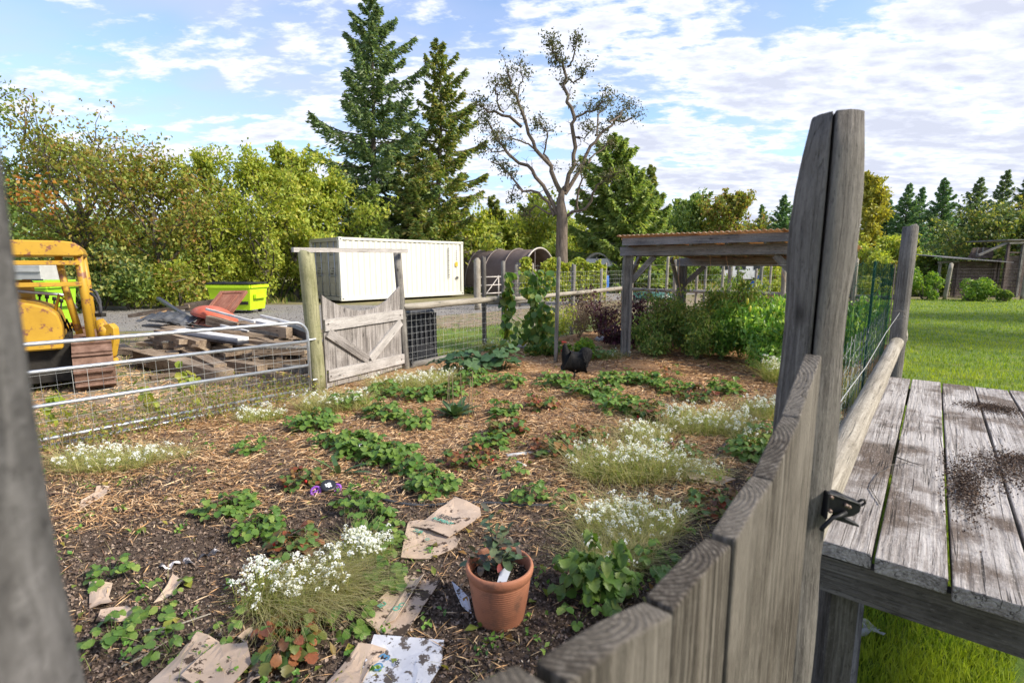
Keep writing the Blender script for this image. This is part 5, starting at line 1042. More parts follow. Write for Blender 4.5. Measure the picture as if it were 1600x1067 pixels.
# ------------------------------------------------------------------ yellow tracked machine
YEL = pmat('worn_yellow_paint', [(.3, (.42, .235, .018)), (.7, (.54, .32, .028))], scale=3, rough=.5, bump=.1, spots=(8, .55, .60, (.22, .09, .045)), spec=.5)
RUST = pmat('rusty_track_steel', [(.3, (.12, .065, .045)), (.7, (.26, .16, .12))], scale=12, rough=.75, bump=.4)
GREASE = pmat('dark_greasy_metal', [(.3, (.010, .009, .008)), (.7, (.03, .026, .022))], scale=9, rough=.6, bump=.3)
def dozer():
    x0, y0 = -6.02, 6.55; t = thing('tracked_machine', 'worn yellow tracked machine with open canopy frame beyond the pipe gate', 'machine', (x0, y0+1, 0)); B = MB
    def trk(xc):
        ro = MB(); L0, L1, rr = y0+.26, y0+2.1, .28; n = 30; per = []
        seg = L1-L0; tot = 2*seg+2*math.pi*rr
        tr = MB().tube([(xc, L0, .36), (xc, L0, .36)], .01, 4) if 0 else None
        body = MB().box((xc, (L0+L1)/2, .31), (.16, seg+.1, .30)); ty = body.build('track_frame', GREASE, t)
        for k in range(n):
            s = k/n*tot
            if s < seg: c = (L0+s, .31-rr); a = 0
            elif s < seg+math.pi*rr: w_ = (s-seg)/rr; c = (L1+math.sin(w_)*rr, .31-math.cos(w_)*rr); a = w_
            elif s < 2*seg+math.pi*rr: c = (L1-(s-seg-math.pi*rr), .31+rr); a = math.pi
            else: w_ = (s-2*seg-math.pi*rr)/rr; c = (L0-math.sin(w_)*rr, .31+math.cos(w_)*rr); a = math.pi+w_
            Rm = Matrix.Rotation(a, 3, 'X'); bx = MB().box((xc, c[0], c[1]), (.40, tot/n*.93, .028), Rm); o = Rm @ Vector((0, .0, -.03)); bx.box((xc, c[0]+o.y+(Rm @ Vector((0, -.06, 0))).y, c[1]+o.z+(Rm @ Vector((0, -.06, 0))).z), (.40, .022, .05), Rm)
            bx.build('track_shoe', RUST, ty)
        for yy in (L0, L1): MB().tube([(xc-.12, yy, .31), (xc+.12, yy, .31)], .22, 20).build('idler_wheel', GREASE, ty)
    trk(x0+.83); trk(x0-.52)
    # engine cowling with rounded shoulder
    pr = [(-.75, .56), (.55, .56), (.57, .84), (.54, .99), (.47, 1.07), (.33, 1.13), (.13, 1.18), (-.05, 1.20), (-.75, 1.20)]
    def cowl(ya, yb, s=1.):
        n = len(pr); V = [(x0+a, ya, b) for a, b in pr]+[(x0+a, yb, b) for a, b in pr]; return MB().add(V, [tuple(range(n)), tuple(range(n, 2*n))[::-1]]+[(i, i+n, (i+1) % n+n, (i+1) % n) for i in range(n)])
    cowl(y0+.15, y0+1.05).build('engine_cover', YEL, t, bevel=.02)
    MB().box((x0+.12, y0+.80, .40), (.98, .9, .56)).build('underbody', GREASE, t, bevel=.01)
    MB().box((x0-.15, y0+1.6, .62), (1.1, 1.1, .5)).build('chassis', YEL, t, bevel=.02)
    MB().box((x0+.30, y0+1.25, .75), (.7, .4, .06)).build('floor_plate', YEL, t, bevel=.01)
    # seat and levers
    MB().box((x0+.05, y0+1.35, 1.0), (.45, .4, .12)).box((x0+.05, y0+1.18, 1.22), (.45, .1, .36)).build('seat', YEL, t, bevel=.03)
    for k in range(4): MB().tube([(x0+.30+.07*k, y0+1.0, .9), (x0+.33+.07*k, y0+1.02, 1.18-.03*k)], .012, 6).tube([(x0+.33+.07*k, y0+1.02, 1.18-.03*k), (x0+.335+.07*k, y0+1.025, 1.23-.03*k)], .022, 8).build('lever', GREASE, t, True)
    MB().tube([(x0+.16, y0+.7, 1.27), (x0+.62, y0+.72, 1.20), (x0+.70, y0+.72, 1.02)], .022, 8).build('exhaust_pipe', GALV, t, True)
    MB().tube([(x0+.50, y0+.45, 1.0), (x0+.56, y0+.45, 1.22), (x0+.66, y0+.55, 1.1), (x0+.68, y0+.55, .8)], .02, 7).build('hydraulic_line', YEL, t, True)
    for k in range(3): MB().tube([(x0+.52+.05*k, y0+.55, .78), (x0+.55+.05*k, y0+.5, .95-.05*k), (x0+.60+.03*k, y0+.6, .74)], .014, 6).build('hose', GREASE, t, True)
    # canopy: posts, cross bars, thick curved roof
    for dx in (-.85, .80):
        for dy in (.18, 1.75): MB().tube([(x0+dx+(.03 if dx > 0 else -.03), y0+dy, .62), (x0+dx+(.02 if dx > 0 else -.02), y0+dy, 1.3), (x0+dx, y0+dy, 1.78)], .047, 10).build('canopy_post', YEL, t, True)
    MB().tube([(x0+.72, y0+.32, .72), (x0+.64, y0+.32, 1.3), (x0+.60, y0+.32, 1.78)], .04, 10).build('canopy_post', YEL, t, True)
    for zz in (1.62, 1.36): MB().box((x0-.05, y0+.13, zz), (1.72, .05, .055)).build('cross_bar', YEL, t, bevel=.006)
    pr2 = [(-.90, 1.70), (.80, 1.70), (.865, 1.72), (.84, 1.82), (.78, 1.87), (.68, 1.885), (-.80, 1.885), (-.92, 1.84)]; n = len(pr2)
    MB().add([(x0+a, y0+.08, b) for a, b in pr2]+[(x0+a, y0+1.9, b) for a, b in pr2], [tuple(range(n)), tuple(range(n, 2*n))[::-1]]+[(i, i+n, (i+1) % n+n, (i+1) % n) for i in range(n)]).build('canopy_roof', YEL, t, bevel=.015)
    t.rotation_euler.z = R(38); Fp = Vector((-5.42, 6.48, 0))-Matrix.Rotation(R(38), 3, 'Z') @ Vector((.80, -.80, 0)); t.location = (Fp.x, Fp.y, 0)
    # loader arm end with black hoses
    P = lambda px, py, Y=6.75: wp(px+3, py, Y)
    MB().tube([P(152, 500), P(160, 515), P(160, 528)], [.05, .085, .07], 12).build('arm_pivot', YEL, t, True)
    a = MB(); out = [P(157, 508), P(172, 505), P(179, 512), P(181, 530), P(176, 556), P(170, 563), P(168, 548), P(163, 530)]; n = len(out)
    a.add([v+Vector((0, -.05, 0)) for v in out]+[v+Vector((0, .05, 0)) for v in out], [tuple(range(n))[::-1], tuple(range(n, 2*n))]+[(i, (i+1) % n, (i+1) % n+n, i+n) for i in range(n)]); a.build('loader_arm', YEL, t, bevel=.01)
    for o in (0, 1): MB().tube([P(138, 452+6*o), P(147, 456+8*o), P(153, 470+6*o), P(154, 482), P(154, 494)], .016+.004*o, 8).build('hydraulic_hose', RUBBER, t, True)
    MB().box(P(154, 492), (.10, .08, .05)).build('hose_clamp', GREASE, t, bevel=.005); MB().tube([P(174, 560), P(180, 572)], .05, 10).build('arm_foot', YEL, t, True)
dozer()

# ------------------------------------------------------------------ bright bins by the drive
LIME = pmat('lime_green_bin_paint', [(.3, (.28, .60, .02)), (.7, (.36, .72, .03))], scale=4, rough=.4, bump=.05, spec=.5); LIMEY = pmat('yellow_green_bin_paint', [(.3, (.42, .62, .015)), (.7, (.50, .72, .02))], scale=4, rough=.45, bump=.05, spots=(6, .66, .7, (.2, .25, .05)))
def skip(name, label, px, Y, L, Wd, H, m, rz, lidopen=False):
    p = wp(px, 440, Y); t = thing(name, label, 'dumpster', (p.x, Y, 0), rz); M = wm(t); V = []
    for z, k in ((.12, .86), (H, 1.)):
        V += [(-L/2*k, -Wd/2*k, z), (L/2*k, -Wd/2*k, z), (L/2*k, Wd/2*k, z), (-L/2*k, Wd/2*k, z)]
    MB().add(V, [(3, 2, 1, 0), (0, 1, 5, 4), (1, 2, 6, 5), (2, 3, 7, 6), (3, 0, 4, 7)]).build('bin_body', m, t, M=M)
    MB().bar((-L/2, -Wd/2-.02, H-.04), (L/2, -Wd/2-.02, H-.04), .06, .09).bar((-L/2, Wd/2+.02, H-.04), (L/2, Wd/2+.02, H-.04), .06, .09).bar((-L/2-.02, -Wd/2, H-.04), (-L/2-.02, Wd/2, H-.04), .06, .09).bar((L/2+.02, -Wd/2, H-.04), (L/2+.02, Wd/2, H-.04), .06, .09).build('rim', m, t, M=M)
    for s in (-1, 1): MB().box((s*(L/2+.02), 0, H*.6), (.10, Wd*.6, .14)).build('lift_pocket', m, t, M=M, bevel=.01)
    MB().box((L*.3, -Wd/2*.95, H*.38), (.34, .05, .10)).build('front_slot', GREASE, t, M=M)
    for s in (-1, 1):
        ld = MB().box((s*L*.25, 0, H+.06), (L*.49, Wd+.06, .05)).build('lid', BLACK if not lidopen else m, t, M=M, bevel=.01); MB().box((s*L*.25, -Wd*.42, H+.10), (L*.3, .05, .04)).build('lid_handle', BLACK, ld, M=M)
    for sx_ in (-1, 1):
        for sy in (-1, 1): MB().tube([(sx_*L*.36, sy*Wd*.3-.03, .07), (sx_*L*.36, sy*Wd*.3+.03, .07)], .07, 12).build('wheel', BLACK, t, M=M)
skip('dumpster', 'yellow-green dumpster with black lid behind the debris pile', 371, 17.3, 1.5, 1.0, .93, LIMEY, -.10)
skip('dumpster', 'bright lime green bin seen through the yellow machine canopy', 48, 12.2, 1.35, .9, 1.15, LIME, .1, True)
p = wp(45, 425, 14); t = thing('grey_box', 'pale grey crate stacked behind the lime green bin', 'crate', (p.x, 14, 0)); MB().box((p.x, 14, .80), (1.3, .7, 1.6)).build('crate_body', flat('pale_grey_board', (.42, .42, .40)), t, bevel=.03)
for k in range(4): MB().box((p.x, 13.63, .3+k*.38), (1.3, .03, .06)).build('slat', flat('pale_grey_trim', (.5, .5, .48)), t)

# ------------------------------------------------------------------ debris pile
GD_ = 'old timbers heaped in the debris pile'
REDP = pmat('faded_red_plastic', [(.3, (.42, .085, .045)), (.7, (.56, .15, .09))], scale=4, rough=.5, bump=.1, spots=(8, .6, .7, (.40, .25, .2)))
WHITEB = pmat('peeling_white_board', [(.3, (.48, .47, .46)), (.7, (.72, .71, .70))], scale=6, rough=.7, bump=.2, spots=(10, .62, .7, (.25, .21, .18)))
TARP = pmat('black_sheet', [(.3, (.015, .015, .02)), (.7, (.05, .05, .06))], scale=4, rough=.35, bump=.2)
def tim(label, a, b, ya, yb, w_, h_, m, lift=0):
    o = beam('timber', wp(*a, ya), wp(*b, yb), w_, h_, m, warp=.004); tag(o, label, 'timber', GD_)
for i, (lab, a, b, ya, yb, w_, h_, m) in enumerate([
    ('thick rust-brown timber lying lowest at the front left of the pile', (222, 556), (352, 590), 8.0, 6.9, .26, .21, W_BROWN),
    ('square brown timber with a pale cut end beside the front left one', (295, 553), (345, 577), 7.9, 7.1, .17, .15, W_BROWN),
    ('brown timber at the lower left edge of the pile', (250, 538), (330, 560), 8.6, 7.9, .22, .19, W_BROWN),
    ('brown timber with a rounded end, second layer at left', (252, 522), (318, 540), 8.6, 7.9, .22, .17, W_BROWN),
    ('brown timber on top of the left stack', (258, 515), (325, 532), 8.9, 8.1, .15, .12, W_BROWN),
    ('thin brown board above the left stack', (262, 508), (345, 528), 9.1, 8.2, .14, .04, W_BROWN),
    ('brown timber under the black sheet in the middle', (318, 548), (395, 560), 8.3, 7.8, .17, .16, W_BROWN),
    ('lowest brown timber in the middle of the pile', (330, 566), (410, 578), 7.9, 7.3, .16, .16, W_BROWN),
    ('brown timber at the lower right of the pile', (390, 560), (470, 566), 8.0, 7.8, .15, .14, W_BROWN),
    ('grey board flat across the lower right of the pile', (395, 548), (478, 552), 8.1, 7.9, .18, .05, W_GREY),
    ('wide pale tan board across the right of the pile', (378, 530), (482, 540), 8.4, 7.9, .30, .05, W_BROWN),
    ('second wide tan board under the first at right', (382, 538), (484, 549), 8.2, 7.8, .28, .05, W_BROWN),
    ('long grey board sticking out to the right of the pile', (350, 508), (450, 524), 8.9, 8.3, .22, .045, W_GREY),
    ('thick wedge-shaped brown plank in the upper right', (375, 512), (452, 520), 8.8, 8.2, .12, .17, W_BROWN),
    ('pale brown board lying above the wedge plank', (398, 500), (462, 514), 9.0, 8.5, .20, .04, WHITEB),
    ('grey beam leaning at the right end of the pile', (430, 507), (488, 528), 8.9, 8.3, .12, .10, W_GREY),
    ('short brown timber standing behind the white strip', (325, 500), (372, 512), 8.9, 8.7, .10, .16, W_BROWN),
    ('long rust-brown plank at the back of the pile', (205, 493), (300, 478), 10.6, 10.2, .16, .07, W_BROWN),
    ('rough brown board propped at the back behind the red shell', (290, 480), (365, 470), 10.2, 10.0, .05, .17, W_BROWN),
    ('yellowish plank end at the back left', (222, 497), (262, 486), 10.2, 10.3, .14, .04, W_NEW),
    ('grey weathered board left of the red shell', (238, 500), (312, 508), 9.6, 9.2, .18, .035, W_GREY),
    ('second grey board below the first, left of the red shell', (228, 508), (300, 516), 9.4, 9.0, .16, .04, W_GREY),
    ('dark board stub in the middle left of the pile', (270, 498), (330, 514), 9.3, 8.9, .14, .035, W_DARK),
    ('thin grey lath crossing the middle', (292, 512), (388, 518), 8.8, 8.4, .05, .03, W_GREY),
    ('grey timber at the foot of the pile on the far right', (440, 572), (478, 578), 7.7, 7.4, .12, .10, W_GREY),
    ('buried brown timber low in the middle right', (355, 585), (430, 589), 7.5, 7.1, .14, .12, W_BROWN),
    ('brown sleeper lying on the ground left of the pile', (190, 548), (232, 553), 8.9, 8.8, .14, .10, W_BROWN),
    ('half buried board on the ground in front of the pile', (235, 590), (285, 582), 7.0, 7.3, .10, .04, W_BROWN),
    ('flat board sunk in the yard left of the machine arm', (186, 540), (208, 549), 9.4, 9.0, .15, .05, W_BROWN)]): tim(lab, a, b, ya, yb, w_, h_, m)
for lab, px0, px1, py, Y in (('pallet of grey slats under the right of the pile', 400, 475, 578, 7.6), ('pallet buried under the left stack', 262, 330, 572, 8.2)):
    a, b = wp(px0, py, Y), wp(px1, py, Y); t = thing('pallet', lab, 'pallet', ((a.x+b.x)/2, Y+.4, 0), group='pallets under the debris')
    for k in range(6): x = a.x+(b.x-a.x)*k/5; beam('slat', (x, Y-.02, .36), (x, Y+.85, .36), .10, .02, W_GREY, t)
    for yy in (Y, Y+.4, Y+.82):
        beam('bearer', (a.x-.03, yy, .30), (b.x+.03, yy, .30), .04, .09, W_BROWN, t); beam('bearer', (a.x-.03, yy, .12), (b.x+.03, yy, .12), .04, .12, W_BROWN, t)
    for k in range(3): x = a.x+(b.x-a.x)*k/2; MB().box((x, Y+.4, .2), (.09, .8, .06)).build('block', W_BROWN, t)
# rubble fill so the heap has a body
B = MB()
for k in range(70):
    a = wp(random.uniform(250, 470), 560, 1).x/wp(250, 560, 1).x
    px = random.uniform(255, 470); Y = random.uniform(8.0, 9.6); x = wp(px, 540, Y).x; zz = random.uniform(.02, .55)*(1-abs(px-365)/190); d = Vector((random.gauss(1, .5), random.gauss(0, .6), random.gauss(0, .12))).normalized()*random.uniform(.25, .6)
    zz *= .9; B.bar(Vector((x, Y, zz+.05))-d, Vector((x, Y, zz+.05))+d, random.uniform(.05, .16), random.uniform(.03, .08))
tag(B.build('scrap_wood', W_BROWN), kind='stuff')
# red shell (upturned)
c = wp(335, 496, 9.3); V, Fc = [], []
for i in range(13):
    f = i/12; a = math.pi*f; wd = .30*math.sin(max(.05, a))**.55; hh = .22*math.sin(max(.03, a))**.6*(1-.25*f)
    for j in range(11): b = math.pi*j/10; V.append((-.46+.92*f, math.cos(b)*wd, math.sin(b)**.9*hh if 0 < j < 10 else 0))
for i in range(13): pass
Fc = [(11*i+j, 11*i+11+j, 11*i+12+j, 11*i+1+j) for i in range(12) for j in range(10)]
t = thing('red_shell', 'faded red upturned plastic tub on top of the debris pile', 'tub', c, -.12); t.rotation_euler = (R(-6), R(10), R(-14)); M = wm(t)
o = MB().add(V, Fc).build('hull', REDP, t, True, M=M); o.modifiers.new('th', 'SOLIDIFY').thickness = .01
MB().tube([(-.46+.92*i/12, math.cos(0)*.30*math.sin(max(.05, math.pi*i/12))**.55, 0) for i in range(13)]+[(.46-.92*i/12, -.30*math.sin(max(.05, math.pi*i/12))**.55, 0) for i in range(13)], .014, 6).build('rim', flat('dark_red_rim', (.22, .04, .03)), t, True, M=M)
# leaning panelled door
t = thing('panelled_door', 'red-brown panelled cupboard door leaning on the pile', 'door', wp(385, 478, 9.6)); t['category'] = 'door panel'
DOORM = wood('red_brown_stained_wood', (.13, .045, .03), (.24, .09, .06), (.32, .15, .10), grain=18, ringamt=.15, crack=.2)
c4 = [wp(345, 457, 10.0), wp(387, 456, 10.0), wp(416, 496, 9.2), wp(372, 499, 9.2)]
ex = (c4[1]-c4[0]); ey = (c4[3]-c4[0]); nn = ex.cross(ey).normalized(); 
if nn.y > 0: nn = -nn
Lx, Ly = ex.length, ey.length; ux = ex.normalized(); uy = (ey-ux*ey.dot(ux)).normalized(); M = Matrix(((uy.x, ux.x, nn.x, 0), (uy.y, ux.y, nn.y, 0), (uy.z, ux.z, nn.z, 0), (0, 0, 0, 1))); M.translation = c4[0]
MB().box((Ly/2, Lx/2, 0), (Ly, Lx, .03)).build('door_slab', DOORM, t, M=M)
for a, b, c_, d in ((Ly/2, .035, Ly, .07), (Ly/2, Lx-.035, Ly, .07), (.04, Lx/2, .08, Lx-.14), (Ly-.04, Lx/2, .08, Lx-.14)): MB().box((a, b, .026), (c_, d, .022)).build('door_frame', DOORM, t, M=M, bevel=.004)
MB().box((Ly/2, Lx/2, .022), (Ly-.28, Lx-.26, .016)).build('raised_panel', DOORM, t, M=M, bevel=.007)
def sc_(name, lab, cat, pts, w_, h_, m): tag(beam(name, wp(*pts[0]), wp(*pts[1]), w_, h_, m, warp=.002), lab, cat)
sc_('black_rail', 'black metal rail jutting up at the left of the pile', 'rail', ((247, 466, 10.2), (300, 500, 9.3)), .07, .045, TARP)
sc_('white_strip', 'long white strip laid across the red tub', 'strip', ((322, 483, 9.0), (398, 503, 8.5)), .03, .035, WHITEB)
sc_('faced_sheet', 'white-faced panel with black edge across the middle of the pile', 'panel', ((280, 516, 8.5), (380, 530, 7.9)), .20, .05, WHITEB)
sc_('black_trim', 'black trim board under the white-faced panel', 'board', ((285, 522, 8.35), (380, 536, 7.75)), .20, .04, TARP)
sc_('white_strip', 'short white moulding near the middle of the pile', 'strip', ((345, 508, 8.6), (388, 518, 8.4)), .035, .03, WHITEB)
sc_('black_rail', 'black beam lying at the right end of the pile', 'rail', ((455, 512, 8.5), (486, 524, 8.1)), .14, .09, TARP)
sc_('white_strip', 'pale pipe sticking out right of the brown door', 'strip', ((408, 493, 9.2), (478, 510, 8.5)), .04, .03, WHITEB)
# bent corrugated tin at left of the pile
t = thing('tin_sheet', 'bent corrugated grey tin sheet at the left end of the debris pile', 'sheet', wp(262, 505, 9.2)); V = []
for i in range(25):
    q = wp(228+80*i/24, 503, 9.4).lerp(wp(228+80*i/24, 512, 9.0), .5); h = .016*math.cos(i*1.6)
    for j in range(3): V.append((q.x, 8.95+.22*j, .60+.05*j+h+.05*math.sin(i*.2)))
o = MB().add(V, [(3*i+j, 3*i+3+j, 3*i+4+j, 3*i+1+j) for i in range(24) for j in (0, 1)]).build('corrugated_panel', pmat('dull_tin', [(.35, (.05, .05, .052)), (.65, (.20, .20, .20))], scale=5, rough=.5, metal=.4, bump=.2), t, True); o.modifiers.new('th', 'SOLIDIFY').thickness = .003

# ------------------------------------------------------------------ leaf templates
def leaflet(L, Wd, n=8, fold=.34, serr=.13, curl=.22):
    V = [(0, 0, 0)]; mid = [(L*i/n, 0, -curl*L*(i/n)**2) for i in range(1, n+1)]; up_, dn = [], []
    for i in range(1, n):
        f = i/n; w_ = Wd/2*math.sin(math.pi*f**.85)**.5*(1+serr*(-1)**i); x = L*(f+.03); z = fold*w_-curl*L*f*f
        up_.append((x, w_, z)); dn.append((x, -w_, z))
    V += mid+up_+dn; a, b = n+1, 2*n; T_ = [(0, 1, a), (0, b, 1)]
    for i in range(n-2): T_ += [(1+i, 2+i, a+i), (2+i, a+i+1, a+i), (1+i, b+i, 2+i), (2+i, b+i, b+i+1)]
    T_ += [(n-1, n, a+n-2), (n-1, b+n-2, n)]
    return np.array(V, float), np.array(T_)
def rotz(V, a): c, s = math.cos(a), math.sin(a); return V @ np.array([[c, s, 0], [-s, c, 0], [0, 0, 1]])
def roty(V, a): c, s = math.cos(a), math.sin(a); return V @ np.array([[c, 0, -s], [0, 1, 0], [s, 0, c]])
def petiole(pts, r):
    B = MB().tube(pts, r, 3, cap=False); T_ = []
    for f in B.f: T_ += [(f[0], f[1], f[2]), (f[0], f[2], f[3])]
    return np.array([tuple(v) for v in B.v]), np.array(T_)
def tri_leaf(L=.052, Wd=.054, stalk=1., rise=.75, tilt=.35):
    """strawberry leaf: arching stalk of length ~.12 and three leaflets"""
    pts = [(0, 0, 0), (.030, 0, .055), (.065, 0, .095), (.10, 0, .115)]; P_ = [petiole(pts, [.0017, .0015, .0013, .001])]
    for k, a in enumerate((0, 1.75, -1.75)):
        v, f = leaflet(L*(1 if k == 0 else .9), Wd); v = roty(v, random.uniform(.05, tilt)); v = rotz(v, a+random.uniform(-.12, .12)); v = v+np.array([.10+(.004 if k == 0 else 0), 0, .115]); P_.append((v, f))
    return join(P_)
def lobe_leaf(L=.22, stalk=.25):
    """squash leaf: broad, shallowly lobed blade on a thick stalk"""
    n = 22; V = [(0, 0, 0)]; 
    for i in range(n):
        a = -2.75+5.5*i/(n-1); rr = L*.5*(1+.16*math.cos(a*3.3)+.05*(-1)**i)*(.92+.2*math.cos(a)); V.append((rr*math.cos(a), rr*math.sin(a), .02*math.cos(a*5)*L*3-.10*rr*rr/L))
    V = np.array(V); F_ = np.array([(0, i, i+1) for i in range(1, n)]); V = roty(V, .25)
    pts = [(0, 0, 0), (.03, 0, stalk*.5), (.07, 0, stalk*.85), (.12, 0, stalk)]; V = V+np.array([.12, 0, stalk]); return join([(V, F_), petiole(pts, [.006, .005, .004, .003])])
def long_leaf(L=.24, Wd=.08, rise=1.):
    v, f = leaflet(L, Wd, 8, .2, .02, .35); v = roty(v, -.95); return v, f
TPL = {'straw': [tri_leaf() for _ in range(4)], 'squash': [lobe_leaf() for _ in range(3)], 'dock': [long_leaf(.22, .085), long_leaf(.26, .07)], 'arch': [long_leaf(.34, .05)]}
TPM = {}
def tmesh(kind, i, m):
    key = (kind, i, m.name)
    if key not in TPM:
        V, T_ = TPL[kind][i]; me = bpy.data.meshes.new('leaf'); me.from_pydata([tuple(v) for v in V], [], [tuple(int(q) for q in f) for f in T_]); me.materials.append(m); me.polygons.foreach_set('use_smooth', [True]*len(me.polygons)); TPM[key] = me
    return TPM[key]
def low_plant(name, label, cat, group, p, R_, n, kind='straw', m=None, single=False, size=1., hgt=1., rest=None, flowers=0, berries=0):
    m = m or L_STRAW; t = thing(name, label, cat, p, group=group); k = len(TPL[kind]); parts = []
    ph = random.uniform(0, 3.14)
    if kind == 'straw': n = int(n*(1.9 if n > 12 else 1.15)); R_ *= .86; size *= 1 if n > 26 else .9
    for i in range(n):
        q = math.sqrt((i+.5)/n); az = i*2.4+random.uniform(-.5, .5); s = size*random.uniform(.75, 1.2)*(.75+.25*q)
        # crowns spread through the clump, so wide clumps are several crowns grown together
        cr = max(0., R_*1.1-.11*size)*random.uniform(.2, 1.1)*q*(.85+.4*math.sin(2*az+ph)); ca = az+random.uniform(-.7, .7); bx, by = math.cos(ca)*cr, math.sin(ca)*cr
        tl = random.uniform(-.25, .55)*q; hs = hgt*random.uniform(.7, 1.3)*(1.45-.75*q); bz = float(hz(p.x+bx, p.y+by))-float(hz(p.x, p.y))
        if single:
            o = bpy.data.objects.new('leaf', tmesh(kind, i % k, m)); o.parent = t; o.location = (bx, by, bz); o.rotation_euler = (random.uniform(-.2, .2), tl, az); o.scale = (s, s, s*hs); col.objects.link(o)
        else:
            V, T_ = TPL[kind][i % k]; V = rotz(roty(V*np.array([s, s, s*hs]), tl), az)+np.array([p.x+bx, p.y+by, p.z+bz]); parts.append((V, T_))
    if parts: V, T_ = join(parts); npmesh('foliage', V, T_, m, t, True)
    if flowers:
        n2 = flowers*5; c = rng.uniform(-1, 1, (flowers, 3))*np.array([R_, R_, .03])+np.array([p.x, p.y, p.z+.14*hgt]); C = np.repeat(c, 5, 0)+rng.normal(size=(n2, 3))*.006; V, T_ = leaves(C, .012, .010, None, up=2); npmesh('blossom', V, T_, L_PETAL, t)
    if berries:
        B = MB()
        for _ in range(berries):
            a = random.uniform(0, 6.28); q = random.uniform(.5, 1)*R_; cx_, cy_ = p.x+math.cos(a)*q, p.y+math.sin(a)*q; B.lathe([(.0, .0), (.006, .004), (.010, .014), (.009, .021), (0, .026)], 9, (cx_, cy_, p.z+.03+random.random()*.04))
        B.build('berries', RED, t, True)
    return t
RED = flat('ripe_red', (.42, .02, .015), .35)
GS = 'strawberry plants in the garden bed'
